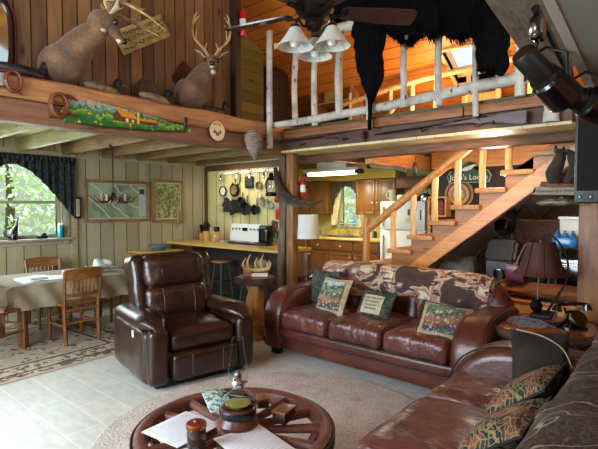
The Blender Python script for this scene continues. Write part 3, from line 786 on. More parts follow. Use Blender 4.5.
def make_chair(label, loc, rz):
    t = T('dining_chair', label, 'chair', loc, rz, None)
    m = MB(); m.rbox((0, .03, .43), (.42, .42, .035), .016, 8); P(t, 'seat', m, maple_x)
    m = MB()
    m.sheet(lambda u, v: (-.205+.41*u, -.19-.10*(v*.13+.0)-.03*(1-(2*u-1)**2)-.045, .70+.115*v+.012*(1-(2*u-1)**2)*v), 12, 3, .022)
    for i in range(6): x = -.115+i*.046; m.tube([(x, -.215, .545), (x, -.24, .71)], (.011, .011), 6)
    m.sheet(lambda u, v: (-.19+.38*u, -.20-.02*(1-(2*u-1)**2), .515+.04*v), 10, 1, .02)
    P(t, 'backrest', m, maple_x)
    for s_ in (-1, 1):
        m = MB(); m.tube([(s_*.185, -.20, 0), (s_*.185, -.175, .22), (s_*.188, -.175, .43), (s_*.195, -.205, .62), (s_*.20, -.24, .80)], (.02, .022, .022, .02, .018), 6, smooth=4); P(t, 'leg', m, maple)
        m = MB(); m.tube([(s_*.18, .20, 0), (s_*.18, .20, .42)], (.018, .022), 6); P(t, 'leg', m, maple)
    m = MB(); m.box((-.18, -.19, .22), (.18, -.17, .24)); m.box((-.18, .19, .26), (.18, .21, .28)); m.box((-.19, -.17, .19), (-.17, .2, .21)); m.box((.17, -.17, .19), (.19, .2, .21))
    m.box((-.18, -.19, .36), (.18, -.17, .385)); P(t, 'stretcher', m, maple_x)
    return t
ch = make_chair('wooden slat-back chair with its back to the room, tucked under the table front', (2.28, 5.40, .013), radians(2))
dup(ch, (1.52, 5.50, .013), radians(-62), 'wooden slat-back chair cut by the left edge of the photo')
dup(ch, (2.38, 6.32, .013), radians(176), 'wooden slat-back chair on the window side of the dining table')
dup(ch, (3.12, 6.02, .013), radians(94), 'wooden slat-back chair at the table end beside the recliner')
# things on the dining table
TZ = .688
m = MB().sheet(lambda u, v: (1.72+.30*u+.03*v, 5.46+.40*v, TZ+.004+.012*sin(u*5)*v-(.05*(1-u)**2 if u < .3 else 0)), 10, 8, .002)
S('newspaper', 'open newspaper spread on the near left corner of the dining table', 'newspaper', m, paper_m)
m = MB()
for i, (x, y, r) in enumerate(((2.12, 5.62, .2), (2.20, 5.75, -.3), (2.05, 5.88, .5))):
    m.at((x, y, TZ+.001+i*.0012), r); m.box((-.14, -.10, 0), (.14, .10, .001))
S('printed_sheets', 'loose printed sheets overlapping on the middle of the dining table', 'papers', m, paper_m)
r = T('place_mat', 'dark blue-black folder lying on the newspaper', 'folder', (1.98, 5.55, TZ+.022)); P(r, 'cover', MB().box((-.08, -.05, 0), (.08, .05, .008), .002), mk('dark_slate', '#1f262c', rough=.4))
r = T('paper_roll', 'white roll of paper lying on the dining table', 'roll', (2.42, 5.72, TZ+.03), radians(-38)); P(r, 'sheet', MB().cyl((-.12, 0, 0), (.12, 0, 0), .028), white_pl); P(r, 'core', MB().cyl((-.123, 0, 0), (.123, 0, 0), .011), mk('grey_core', '#4c4a46', rough=.8))
r = T('pepper_mill', 'small dark pepper shaker with a pale cap beside the paper roll', 'shaker', (2.58, 5.72, TZ)); P(r, 'jar', MB().lathe([(.02, 0), (.02, .06), (.016, .065)]), black_gl); P(r, 'cap', MB().lathe([(.018, .065), (.018, .085), (.01, .09)]), steel)
r = T('napkin_basket', 'wire basket filled with crumpled white plastic bags on the dining table', 'basket', (2.78, 5.74, TZ))
m = MB()
for z in (.01, .05, .09): m.tube([(.10*cos(a*pi/10), .07*sin(a*pi/10), z) for a in range(21)], .003, 5)
for a in range(10): m.tube([(.10*cos(a*pi/5), .07*sin(a*pi/5), 0), (.10*cos(a*pi/5), .07*sin(a*pi/5), .10)], .0025, 5)
P(r, 'wire_frame', m, steel)
m = MB(); m.rbox((0, 0, .10), (.20, .14, .15), .06, 10, wob=.05); P(r, 'plastic_bag', m, mk('thin_plastic', '#d8dcd8', rough=.3))
r = T('serving_tray', 'pale blue tray at the far right end of the dining table', 'tray', (2.98, 6.1, TZ)); P(r, 'tray', MB().box((-.12, -.16, 0), (.12, .16, .015), .006), mk('pale_blue', '#9fb3bd', rough=.4))

for o in set(bpy.data.objects)-_before:
    if o.parent is None: o.location.y -= .13
# ------------------------------------------------------------------ wagon wheel table
WC = (1.49, 1.69)
wt = T('wagon_wheel_table', 'coffee table made from a dark wooden wagon wheel', 'coffee table', (WC[0], WC[1], .018))
m = MB(); R1, R0 = .475, .41; m.lathe([(R0, .36), (R0-.003, .385), (R0, .41), (R0+.01, .42), (R1-.01, .42), (R1+.003, .41), (R1+.006, .385), (R1, .36)], seg=64, cap=False)
# close the ring section
m2 = MB(); sec = [(R0, .355), (R0-.003, .385), (R0+.004, .415), (R0+.02, .425), (R1-.02, .425), (R1-.004, .415), (R1, .385), (R1-.003, .355)]
V = [[m2.v((r_*cos(a*2*pi/64), r_*sin(a*2*pi/64), z_)) for r_, z_ in sec] for a in range(64)]
for a in range(64):
    for b in range(8): m2.f([V[a][b], V[a][(b+1) % 8], V[(a+1) % 64][(b+1) % 8], V[(a+1) % 64][b]])
P(wt, 'rim', m2, walnut)
q = MB(); V = [[q.v((r_*cos(a*2*pi/64), r_*sin(a*2*pi/64), z_)) for r_, z_ in ((R1, .36), (R1+.01, .36), (R1+.01, .41), (R1, .41))] for a in range(64)]
for a in range(64):
    for b in range(4): q.f([V[a][b], V[a][(b+1) % 4], V[(a+1) % 64][(b+1) % 4], V[(a+1) % 64][b]])
P(wt, 'iron_tyre', q, iron)
for i in range(14):
    a = 2*pi*i/14+.1; P(wt, 'spoke', MB().tube([(.07*cos(a), .07*sin(a), .39), (.2*cos(a), .2*sin(a), .39), (.43*cos(a), .43*sin(a), .39)], (.028, .020, .026), 8), walnut)
P(wt, 'hub', MB().lathe([(.055, .25), (.09, .28), (.10, .36), (.10, .43), (.08, .45)]), walnut)
P(wt, 'pedestal', MB().lathe([(.20, 0), (.20, .03), (.09, .06), (.07, .15), (.07, .26)]), walnut)
for i in range(4):
    a = pi/4+i*pi/2; P(wt, 'leg', MB().tube([(.22*cos(a), .22*sin(a), .0), (.30*cos(a), .30*sin(a), .2), (.40*cos(a), .40*sin(a), .37)], (.025, .02, .022), 8), walnut)
HZ = .448
r = T('oil_lamp', 'glass hurricane oil lamp with amber oil on a dark base, centre of the wheel table', 'oil lamp', (1.485, 1.665, HZ+.0))
r.scale = (.95, .95, .84)
P(r, 'base', MB().lathe([(.10, 0), (.105, .02), (.085, .055), (.088, .06), (.092, .10), (.085, .108), (.04, .11)], seg=32), mk('brown_stoneware', '#4d2a20', '#6b3c2c', 8, rough=.3))
P(r, 'band', MB().lathe([(.0925, .062), (.0945, .065), (.0945, .098), (.0925, .102)], seg=32), mk('dark_blue_band', '#14171f', rough=.3))
P(r, 'oil', MB().lathe([(.045, .1135), (.06, .118), (.064, .126), (.001, .127)], seg=28), mk('amber_oil', '#8c8340', rough=.2))
P(r, 'font', MB().lathe([(.045, .109), (.082, .118), (.087, .145), (.07, .18), (.035, .20), (.025, .215), (.023, .215), (.033, .198), (.067, .178), (.083, .145), (.079, .121), (.045, .112)], seg=28, cap=False), thin_glass)
P(r, 'burner', MB().lathe([(.026, .21), (.03, .22), (.034, .235), (.034, .25), (.026, .262), (.012, .28)], seg=20), chrome)
P(r, 'wick_knob', MB().cyl((.03, 0, .235), (.055, -.01, .235), .006), brass)
q = MB(); pr_ = [(.030, .245), (.043, .275), (.050, .32), (.046, .37), (.036, .42), (.031, .47), (.032, .50)]
q.lathe(pr_+[(a-.002, b) for a, b in reversed(pr_)], seg=28, cap=False); P(r, 'chimney', q, thin_glass)
P(r, 'flame_spreader', MB().lathe([(.016, .262), (.02, .29), (.008, .31)], seg=14), steel)
def sheet_pad(name, label, loc, rz, w, h, n=3, cat='papers'):
    r = T(name, label, cat, loc, rz); m = MB(); m.box((-w/2, -h/2, 0), (w/2, h/2, .003), .0005); pg = P(r, 'page', m, paper_m)
    q = MB()
    for i in range(14): y = h/2-.03-i*(h-.06)/14; q.box((-w/2+.02, y, .0031), (w/2-.02-(.04 if i % 4 == 3 else 0), y+.0015, .0034))
    q.build('printed_lines', mk('pale_print', '#8d97a5', rough=.8), pg); return r
sheet_pad('paper_sheet', 'printed white sheet on the left side of the wagon wheel table', (1.285, 1.835, HZ), radians(6), .27, .25)
sheet_pad('paper_sheet', 'printed white sheet lying in front of the oil lamp on the wheel table', (1.40, 1.46, HZ), radians(-12), .24, .32)
def trinket(label, x, y, rz, s=1):
    r = T('wooden_box', label, 'box', (x, y, HZ), rz); P(r, 'box', MB().box((-.05*s, -.035*s, 0), (.05*s, .035*s, .045*s), .004), wood('dark_box_wood', '#26140c', '#4c2a1a', 0, rough=.35, knots=False))
    P(r, 'lid', MB().box((-.053*s, -.038*s, .046*s), (.053*s, .038*s, .058*s), .004), wood('box_lid_wood', '#5a3420', '#8c5a38', 0, rough=.35, knots=False)); return r
trinket('small dark wooden box with lighter lid, right of the oil lamp', 1.665, 1.53, .2, 1.05)
trinket('small wooden box behind the oil lamp', 1.715, 1.73, .9, .85)
r = T('candle_jar', 'glass jar candle with a hammered copper lid at the near rim of the wheel table', 'jar', (1.225, 1.645, HZ-.0))
r.scale = (1.1, 1.1, 1.1)
P(r, 'jar', MB().lathe([(.034, 0), (.037, .006), (.037, .075), (.034, .08)], seg=28), mk('smoked_glass', '#4a3c38', rough=.08, trans=.3))
P(r, 'lid', MB().lathe([(.040, .08), (.041, .084), (.041, .095), (.036, .1), (.012, .103), (.010, .11), (.004, .113)], seg=28), mk('copper', '#a05a3c', metal=.8, rough=.35, c2=None))
r = T('magazine', 'small glossy colour booklet at the left of the oil lamp', 'booklet', (1.59, 1.95, HZ), radians(62)); r.scale = (1.2, 1.2, 1.2)
P(r, 'pages', MB().box((-.11, -.05, 0), (.11, .05, .012), .002), white_pl)
P(r, 'cover', MB().box((-.112, -.052, .012), (.112, .052, .0135), .0005), palette('booklet_print', ['#2f5a3a', '#8fb7c9', '#d9e3d0', '#3f7a86', '#6c9a4c'], 30, 'noise', rough=.3))
r = T('remote_control', 'black remote control next to the booklet', 'remote', (1.70, 1.93, HZ), radians(20))
P(r, 'body', MB().rbox((0, 0, .009), (.05, .16, .018), .007, 6), black_gl)
m = MB()
for i in range(3):
    for j in range(5): m.cyl((-.014+.014*i, -.05+.022*j, .018), (-.014+.014*i, -.05+.022*j, .0205), .0045, seg=8)
P(r, 'buttons', m, steel)
r = T('eyeglasses', 'folded pair of eyeglasses behind the oil lamp base', 'glasses', (1.645, 1.83, HZ+.004), radians(-20))
m = MB()
for x in (-.033, .033): m.tube([(x+.026*cos(a*pi/8), 0+.004, .02+.02*sin(a*pi/8)) for a in range(17)], .0018, 5)
m.tube([(-.008, .004, .024), (.008, .004, .024)], .0018, 5); m.tube([(-.06, .004, .022), (-.055, -.10, .004)], .0018, 5); m.tube([(.06, .004, .022), (.055, -.10, .004)], .0018, 5); P(r, 'frame', m, black_gl)
# ------------------------------------------------------------------ things on the long sofa
def throw_mat():
    s = NT('horse_throw_weave'); v = s.mapping((1, 1, 1)); nz = s.noise(v, 3.2, 3, .5, .6)
    c = s.ramp(nz, [(.30, '#32241f'), (.42, '#4a3630'), (.455, '#b3a08c'), (.50, '#8a5a48'), (.54, '#c9bba6'), (.60, '#5c6468'), (.65, '#8c4a3a'), (.7, '#2c211e')], 'LINEAR')
    g = s.noise(s.mapping((6, 2, 6)), 5, 3); c = s.mix(s.ramp(g, [(.56, (0, 0, 0)), (.6, (1, 1, 1))]), c, '#3d2e28')
    s.col(c); s.bump(s.noise(v, 130, 2), .5, .004); return s.set(rough=.95)
def thr(u, v):
    y = 3.12-1.78*v
    pr3 = TH; t = u*(len(pr3)-1); k = min(int(t), len(pr3)-2); p = pr3[k].lerp(pr3[k+1], t-k)
    w = mnoise.noise(Vector((y*4, u*3, 2)))*.02
    sag = .03*sin(v*pi*2.3)
    q = (y-2.265)/1.06; dz = -.165*(1-(max(0, 1-abs(q)**7))**.5)-.015
    return (p.x+w*.4, y, p.y+abs(w)*.8+dz-(sag if u < .3 else 0))
TH = catmull([(3.965, .63, 0), (3.985, .75, 0), (4.045, .865, 0), (4.12, .905, 0), (4.22, .90, 0), (4.30, .80, 0), (4.31, .55, 0)], 4)
o = S('throw_blanket', 'woven throw with a horse pattern in brown, cream and teal over the long sofa back', 'blanket', MB().sheet(thr, 26, 60, .010), throw_mat())
fl = MB(); rnd = random.Random(3)
for i in range(34):
    y = 1.33; u = i/33*.8; p = thr(u, 1); fl.tube([p, (p[0]-.01, p[1]-.035+rnd.uniform(-.01, .01), p[2]-.03)], .004, 4)
fl.bm.transform(Matrix.Translation(-o.location)); fl.build('fringe', mk('dark_fringe', '#4a3a2e', '#8c7a62', 40, rough=.9), o)
green_floral = tapestry('green_floral', '#4a5044', ['#15201f', '#1d2a28', '#2c3834', '#3d4540', '#12181a'], 14)
cushion('cushion', 'dark green floral cushion in the left corner of the long sofa', (3.83, 3.00, .455), .40, .38, .14, -pi/2-.15, radians(14), green_floral)
cream_edge = mk('cream_border', '#8c7a56', '#b8a682', 30, rough=.9)
def scene_print(name, seed):
    s = NT(name); sx = s.n('ShaderNodeSeparateXYZ'); s.l(s.tc.outputs['Object'], sx.inputs[0])
    v = s.mapping((1, 1, 1)); n1 = s.noise(v, 14, 4, .6, .5+seed)
    z = s.math('ADD', sx.outputs[2], s.math('MULTIPLY', s.math('SUBTRACT', n1, .5), .16))
    c = s.ramp(s.math('MULTIPLY', z, 2.6), [(.10, '#5b6a5c'), (.22, '#243c48'), (.32, '#74453a'), (.42, '#8c6a56'), (.50, '#35483c'), (.62, '#6a7a58'), (.70, '#26302c'), (.80, '#a9b3a6'), (.90, '#7c93a0')])
    c = s.mix(s.ramp(s.noise(v, 40, 2), [(.56, (0, 0, 0)), (.66, (.8, .8, .8))]), c, '#c9c2a4')
    s.col(c); s.bump(s.noise(v, 150, 2), .4, .004); return s.set(rough=.9)
def picture_cushion(label, loc, w, h, rz, tilt, pm, roll=0):
    g = cushion('cushion', label, loc, w, h, .13, rz, tilt, cream_edge, dk_piping, ry=roll)
    q = MB(); q.sheet(lambda u, v: ((u-.5)*w*.74, -.065*((max(0, 1-abs((u-.5)*1.48)**2.2)*max(0, 1-abs((v-.5)*1.48)**2.2))**.45)-.006, h/2+(v-.5)*h*.74), 10, 10, .004)
    q.bm.transform(Matrix.Rotation(-tilt, 4, 'X') @ Matrix.Rotation(roll, 4, 'Y')); P(g, 'woven_picture', q, pm, 'woven picture panel'); return g
picture_cushion('square cushion with a woven lake scene, in front of the green floral cushion', (3.56, 2.70, .45), .38, .38, -pi/2-.12, radians(26), scene_print('lake_scene', 0))
g = cushion('cushion', 'small green cushion with a cream panel of stitched writing on the long sofa', (3.62, 2.26, .45), .37, .30, .12, -pi/2-.08, radians(32), green_floral, dk_piping)
q = MB(); w_, h_ = .37, .29
q.sheet(lambda u, v: ((u-.5)*w_*.58, -.06*((max(0, 1-abs((u-.5)*1.2)**2.2)*max(0, 1-abs((v-.5)*1.2)**2.2))**.45)-.008, h_/2+(v-.5)*h_*.62), 8, 8, .004)
q.bm.transform(Matrix.Rotation(-radians(32), 4, 'X')); pn = P(g, 'text_panel', q, mk('cream_panel', '#a39a80', '#b8b096', 20, rough=.9), 'cream panel with writing')
for k, line in enumerate(('GOD GRANT ME', 'THE SERENITY', 'TO ACCEPT', 'THE THINGS')):
    z = h_/2+.055-.034*k; M = Matrix.Rotation(-radians(32), 4, 'X') @ Matrix.Translation((0, -.072, z))
    t = text(pn, line, .024, mk('faded_thread', '#5c5644', rough=.9), M.translation, (radians(90-32), 0, 0))
picture_cushion('cushion with a woven cabin scene at the right end of the long sofa', (3.46, 1.53, .445), .40, .33, -pi/2+.22, radians(42), scene_print('cabin_scene', 1), roll=radians(6))

# ------------------------------------------------------------------ log side table behind the sofa arm
def slab(mb, c, rx, ry, z0, z1, seed=1, n=28, amp=.12):
    def ring(z, k): return [(c[0]+rx*k*cos(2*pi*i/n)*(1+amp*mnoise.noise(Vector((cos(2*pi*i/n)*1.6, sin(2*pi*i/n)*1.6, seed)))), c[1]+ry*k*sin(2*pi*i/n)*(1+amp*mnoise.noise(Vector((cos(2*pi*i/n)*1.6, sin(2*pi*i/n)*1.6, seed)))), z) for i in range(n)]
    return mb.ring_loft([ring(z0, .93), ring((z0+z1)/2, 1.0), ring(z1-.005, .985), ring(z1, .965)])
bark = mk('rough_bark', '#2c1d15', '#55392a', 14, rough=.85, bump=.8, bs=30, bd=.03)
lt = T('log_side_table', 'rustic side table of a bark-edged slab on a flared tree stump', 'side table', (3.72, 3.86, 0))
P(lt, 'slab_top', slab(MB(), (0, 0), .24, .24, .62, .69, 3), bark); P(lt, 'top_face', slab(MB(), (0, 0), .215, .215, .690, .694, 3), wood('slab_face', '#5c2e22', '#87503c', 0, rough=.4, knots=False))
P(lt, 'stump', MB().tube([(0, .0, .63), (0, .01, .45), (-.02, .0, .28), (0, 0, .12), (.0, .0, 0)], (.10, .09, .11, .16, .23), 14, smooth=5, wob=.3), wood('orange_stump', '#8a5a22', '#c48e48', 2, rough=.6, knots=False))
P(lt, 'burl', MB().ell((-.085, .06, .27), (.07, .08, .12), rot=(.2, .3, 0)), bark)
r = T('antler_basket', 'pale antler and shed bowl sculpture standing on boxes on the log side table', 'antler', (3.72, 3.84, .745), radians(-50)); r.scale = (1.25, 1.25, 1.25)
m = MB(); m.tube([(-.11, 0, .03), (-.02, .0, .015), (.1, 0, .03), (.13, .0, .09)], (.012, .02, .018, .008), 8, smooth=4)
for x, h in ((-.11, .13), (-.07, .16), (.0, .14), (.05, .16), (.11, .11)): m.tube([(x, 0, .02), (x-.012, -.01, h*.6), (x+.012, 0, h)], (.012, .009, .003), 7, smooth=4)
P(r, 'antler', m, mk('pale_antler', '#b8935c', '#d8bd8a', 12, rough=.5)); P(r, 'bowl', MB().ell((.04, .02, .075), (.065, .035, .045)), mk('grey_burl', '#6a665c', '#8c887a', 10, rough=.6))
r = T('wooden_box', 'small carved reddish box on the left of the log side table', 'box', (3.64, 3.90, .695), radians(-50)); P(r, 'box', MB().box((-.045, -.045, 0), (.045, .045, .06), .005), wood('carved_box', '#6e3f2a', '#a46a4a', 0, rough=.5, knots=False)); P(r, 'lid', MB().box((-.048, -.048, .06), (.048, .048, .07), .003), wood('carved_lid', '#8a5a3c', '#b98a5c', 0, rough=.5, knots=False))
r = T('book', 'flat tan book under the antlers on the log side table', 'book', (3.74, 3.83, .695), radians(-47)); P(r, 'pages', MB().box((-.11, -.06, .004), (.105, .06, .044)), white_pl); m = MB(); m.box((-.115, -.065, 0), (.11, .065, .004)); m.box((-.115, -.065, .044), (.11, .065, .049)); m.box((.105, -.065, 0), (.11, .065, .049)); P(r, 'cover', m, mk('tan_cover', '#8c5f34', rough=.6))

# ------------------------------------------------------------------ bar and dining side of the kitchen
br = T('breakfast_bar', 'long kitchen bar with a yellow wooden top and dark red panels', 'bar', (4.62, 5.35, 0))
m = MB(); pts = [(-.24, -1.12), (-.20, -1.22), (-.1, -1.26), (.40, -1.26), (.40, -.20), (.16, -.18), (.16, .62), (.50, .64), (.50, 1.28), (-.24, 1.28)]
m.prism(pts, (0, 0, .885), (1, 0, 0), (0, 1, 0), (0, 0, .04), .006); P(br, 'bar_top', m, bar_wood)
m = MB(); m.box((.14, -1.2, 0), (.17, 1.28, .885)); P(br, 'front_panel', m, mk('dark_bar_panel', '#1c110c', '#2a1a12', 4, rough=.6))
m = MB(); m.box((-.2, -1.22, 0), (.17, -1.17, .885), .004); P(br, 'end_panel', m, red_wood)
cb = P(br, 'cabinet', MB().box((-.16, .72, .08), (.17, 1.27, .885), .004), red_wood)
MB().box((-.175, .76, .12), (-.16, 1.23, .66), .004).build('door', red_wood, cb); MB().box((-.175, .76, .69), (-.16, 1.23, .85), .004).build('drawer', red_wood, cb)
MB().ell((-.185, .99, .77), (.012, .012, .012)).build('knob', brass, cb)
stool_green = mk('dark_green_paint', '#16302a', rough=.45)
def stool(label, x, y):
    t = T('bar_stool', label, 'stool', (x, y, 0), 0, None)
    P(t, 'seat', MB().lathe([(.14, .66), (.155, .67), (.155, .69), (.14, .70), (.001, .697)], seg=24), wood('stool_seat', '#6b4526', '#9c6e42', 0, rough=.4, knots=False))
    for a in (45, 135, 225, 315):
        a = radians(a); P(t, 'leg', MB().tube([(.10*cos(a), .10*sin(a), .66), (.19*cos(a), .19*sin(a), 0)], (.014, .018), 8), stool_green)
    m = MB()
    for z, rr in ((.18, .167), (.40, .138)):
        for a in range(4): p, q = radians(45+90*a), radians(135+90*a); m.tube([(rr*cos(p), rr*sin(p), z), (rr*cos(q), rr*sin(q), z)], .009, 6)
    P(t, 'rungs', m, stool_green); return t
st = stool('green-legged bar stool with wooden seat, left of the two at the bar', 4.50, 5.38)
dup(st, (4.48, 4.72, 0), .2, 'green-legged bar stool behind the log side table, nearer the bar end')
# things on the bar
BZ = .926
r = T('knife_block', 'pale wooden crock of dark utensils, left one on the bar', 'knife block', (4.88, 6.22, BZ)); P(r, 'block', MB().lathe([(.06, 0), (.062, .16), (.055, .16), (.053, .02)], seg=20), wood('utensil_crock', '#a87838', '#cf9f5a', 2, rough=.5, knots=False))
m = MB()
for i in range(7): a = i*.9; m.tube([(.02*cos(a), .02*sin(a), .1), (.05*cos(a), .05*sin(a), .27+.02*(i % 3))], (.006, .014), 6)
P(r, 'utensils', m, black_m)
r = T('knife_block', 'slanted light wood knife block with black handles beside the crock', 'knife block', (4.90, 6.02, BZ), radians(-90)); P(r, 'block', MB().prism([(-.05, 0), (.07, 0), (.09, .14), (-.01, .17)], (0, -.05, 0), (1, 0, 0), (0, 0, 1), (0, .10, 0), .004), wood('knife_block_wood', '#b38644', '#d3a862', 2, rough=.45, knots=False))
m = MB()
for i in range(3):
    for j in range(2): m.box((.0+.025*i, -.035+.05*j, .155), (.016+.025*i, -.015+.05*j, .235), .004)
P(r, 'knife_handles', m, black_gl)
r = T('knife_block', 'small wood block with steel and black cutlery between crock and wall', 'knife block', (4.92, 6.38, BZ)); P(r, 'block', MB().box((-.04, -.04, 0), (.04, .04, .12), .004), MATS['utensil_crock'])
m = MB()
for i in range(4): m.tube([(-.02+.013*i, 0, .1), (-.04+.03*i, .02, .26)], (.006, .013), 6)
P(r, 'utensils', m, black_gl)
r = T('cutting_board', 'round wooden board leaning against the wall at the end of the bar', 'board', (5.02, 6.54, BZ)); m = MB(); m.lathe([(.001, 0), (.12, 0), (.125, .008), (.12, .016), (.001, .016)], seg=28); m.bm.transform(Matrix.Translation((0, 0, .125)) @ Matrix.Rotation(radians(80), 4, 'X') @ Matrix.Rotation(.2, 4, 'Y')); P(r, 'board', m, wood('round_board', '#7c542c', '#a87c48', 0, rough=.5, knots=False))
r = T('paper_towel', 'white crumpled dish towel standing among the utensils', 'towel', (4.98, 6.28, BZ)); m = MB(); m.rbox((0, 0, .12), (.08, .10, .24), .04, 8, wob=.04); P(r, 'cloth', m, white_pl)
r = T('salt_shaker', 'pair-size pink salt jar on the bar right of the knife block', 'shaker', (4.72, 5.82, BZ)); P(r, 'jar', MB().lathe([(.03, 0), (.035, .03), (.03, .07), (.02, .09)]), mk('pink_ceramic', '#b08a70', rough=.4)); P(r, 'lid', MB().lathe([(.022, .09), (.02, .11), (.008, .115)]), steel)
r = T('griddle', 'flat black griddle lying on the bar in front of the stove', 'griddle', (4.80, 5.1, BZ)); P(r, 'plate', MB().box((-.08, -.42, 0), (.08, .42, .02), .006), black_m); P(r, 'handle', MB().tube([(0, .42, .012), (.0, .47, .02)], .008, 6), black_m)
# stove
sv = T('stove', 'white electric range with knobs on its raised back panel', 'stove', (4.98, 5.55, 0))
P(sv, 'body', MB().box((-.17, -.36, .02), (.20, .36, .925), .006), white_m); ck = P(sv, 'cooktop', MB().box((-.17, -.355, .925), (.12, .355, .935), .003), mk('cooktop_glass', '#b9bcbc', rough=.12))
m = MB()
for y in (-.17, .17): m.lathe([(.085, 0), (.088, .004), (.06, .006)], (-.03, y, .935), 20)
m.build('burner', mk('burner_dark', '#2b2b2d', rough=.4), ck)
bp = P(sv, 'back_panel', MB().prism([(.12, .935), (.20, .935), (.20, 1.21), (.16, 1.21)], (0, -.355, 0), (1, 0, 0), (0, 0, 1), (0, .71, 0), .008), white_m)
for y in (-.29, -.21, -.13, .13, .21, .29): MB().cyl((.16, y, 1.13), (.13, y, 1.125), .018, .015, 12).build('knob', mk('grey_knob', '#6a6d70', rough=.4), bp)
m = MB(); MB().box((.135, -.06, 1.10), (.139, .06, 1.15)).build('clock_display', black_gl, bp)
P(sv, 'door_gasket', MB().box((-.175, -.33, .2), (-.17, .33, .8), .004), black_gl)
r = T('coffee_maker', 'black rounded coffee maker right of the stove', 'coffee maker', (5.02, 4.98, BZ))
P(r, 'body', MB().rbox((0, 0, .13), (.16, .20, .26), .04, 8), black_gl); P(r, 'drip_tray', MB().box((-.16, -.08, 0), (-.05, .08, .03), .008), black_m); P(r, 'lid', MB().rbox((0, 0, .265), (.14, .17, .03), .014, 6), mk('dark_grey_plastic', '#2a2c30', rough=.35))
# pots on the kitchen wall
def hook(m, x, y, z): m.tube([(x, y, z+.05), (x-.02, y, z+.04), (x-.025, y, z+.01), (x-.01, y, z)], .003, 5)
hr = T('hook_rail', 'row of white hooks and small lamps along the top of the pot wall', 'rail', (5.14, 5.5, 2.05)); P(hr, 'rail', MB().box((.02, -.85, -.02), (.06, .72, .02), .004), white_pl)
for y in (.62, .22, -.08, -.40, -.72):
    m = MB(); m.tube([(.02, y, 0), (-.03, y, -.02), (-.035, y, -.08)], (.01, .008, .022), 8, smooth=3); m.ell((-.035, y, -.10), (.024, .024, .03)); P(hr, 'hook_lamp', m, chrome)
cast = mk('cast_iron', '#0f1012', '#191b1e', 20, rough=.45); alu = mk('old_aluminium', '#8c8872', metal=.8, rough=.4); pot_dk = mk('dark_pot_bottom', '#24262a', metal=.3, rough=.45); brown_pan = mk('brown_pan', '#5c4a30', '#7a6640', 9, rough=.4)
def pan(label, y, z, rad, mat, sq=False, hl=.13, name='frying_pan', cat='pan', depth=.04, inner=None, wall=5.19):
    rad *= 1.12; z += .02
    r = T(name, label, cat, (wall, y, z), 0, None)
    m = MB()
    if sq: m.rbox((-depth/2-.004, 0, 0), (depth, rad*1.9, rad*2.0), .018, 8)
    else:
        m.lathe([(rad*.75, 0), (rad, depth), (rad*.96, depth), (rad*.7, .008), (.001, .008)], seg=24); m.bm.transform(Matrix.Rotation(radians(90), 4, 'Y') @ Matrix.Scale(-1, 4, (0, 0, 1)) @ Matrix.Rotation(0, 4, 'Z'))
        bmesh.ops.reverse_faces(m.bm, faces=m.bm.faces[:])
    P(r, 'pan', m, mat)
    if hl: P(r, 'handle', MB().tube([(-.012, 0, rad*.9), (-.02, 0, rad+hl*.5), (-.012, 0, rad+hl)], (.012, .009, .011), 8, smooth=3, flat=.5), mat if inner is None else inner)
    return r
pan('pale enamel pan hung highest on the left of the pot wall', 5.80, 1.93, .085, mk('cream_pan', '#a79a6a', rough=.4), hl=.10)
pan('large round cast iron skillet with golden base under the pale pan', 5.84, 1.745, .105, cast, hl=.07)
MB_ = MB().lathe([(.001, 0), (.075, 0), (.075, .003), (.001, .003)], seg=24); MB_.bm.transform(Matrix.Translation((-.045, 0, 0)) @ Matrix.Rotation(radians(-90), 4, 'Y'))
for o in bpy.data.objects:
    if o.get('label', '').startswith('large round cast iron skillet'): P(o, 'seasoned_base', MB_, brown_pan, 'golden brown seasoned base'); break
pan('square black grill pan in the middle of the pot wall', 5.50, 1.86, .085, cast, sq=True, hl=.12)
pan('narrow brown ladle-shaped pan right of the square pan', 5.27, 1.80, .06, brown_pan, hl=.16)
pan('oval wire strainer at the right of the upper row of pans', 5.06, 1.80, .065, alu, hl=.17, name='strainer', cat='strainer')
pan('black rectangular griddle pan in the lower row', 5.83, 1.475, .10, cast, sq=True, hl=.0, depth=.02)
pan('small dark saucepan in the lower row beside the griddle', 5.66, 1.56, .065, pot_dk, hl=.07, depth=.07, name='saucepan', cat='pan')
pan('big round dark saucepan, lowest of the hanging pans', 5.55, 1.44, .10, pot_dk, hl=.10, depth=.08, name='saucepan', cat='pan')
pan('medium dark saucepan right of the big round one', 5.33, 1.42, .075, pot_dk, hl=.10, depth=.07, name='saucepan', cat='pan')
pan('pale aluminium lid at the right of the lower row', 5.22, 1.545, .07, alu, hl=.05, depth=.02, name='pan_lid', cat='lid')
pan('small aluminium lid below the strainer', 5.08, 1.50, .06, alu, hl=.06, depth=.02, name='pan_lid', cat='lid')
mitt_dk = mk('dark_quilt', '#1e1a1a', '#2c2626', 30, rough=.95); mitt_lt = mk('plaid_quilt', '#9c8a6a', '#b8ad96', 20, rough=.95)
def mitt(label, y, z, mat, ry, name='oven_mitt'):
    r = T(name, label, 'oven mitt', (5.17, y, z), 0, None, rx=ry)
    m = MB(); m.rbox((0, 0, -.10), (.03, .11, .24), .015, 8, wob=.006); m.rbox((0, .06, -.10), (.028, .05, .09), .013, 6, rot=(.5, 0, 0)); P(r, 'mitt', m, mat); P(r, 'loop', MB().tube([(0, 0, .02), (0, .012, .04), (0, 0, .055), (0, -.012, .04), (0, 0, .02)], .003, 5), mat); return r
mitt('black oven mitt hanging left of the pots', 6.06, 1.62, mitt_dk, .12); mitt('second dark oven mitt hanging behind and right of the first', 5.98, 1.56, mitt_dk, -.35)
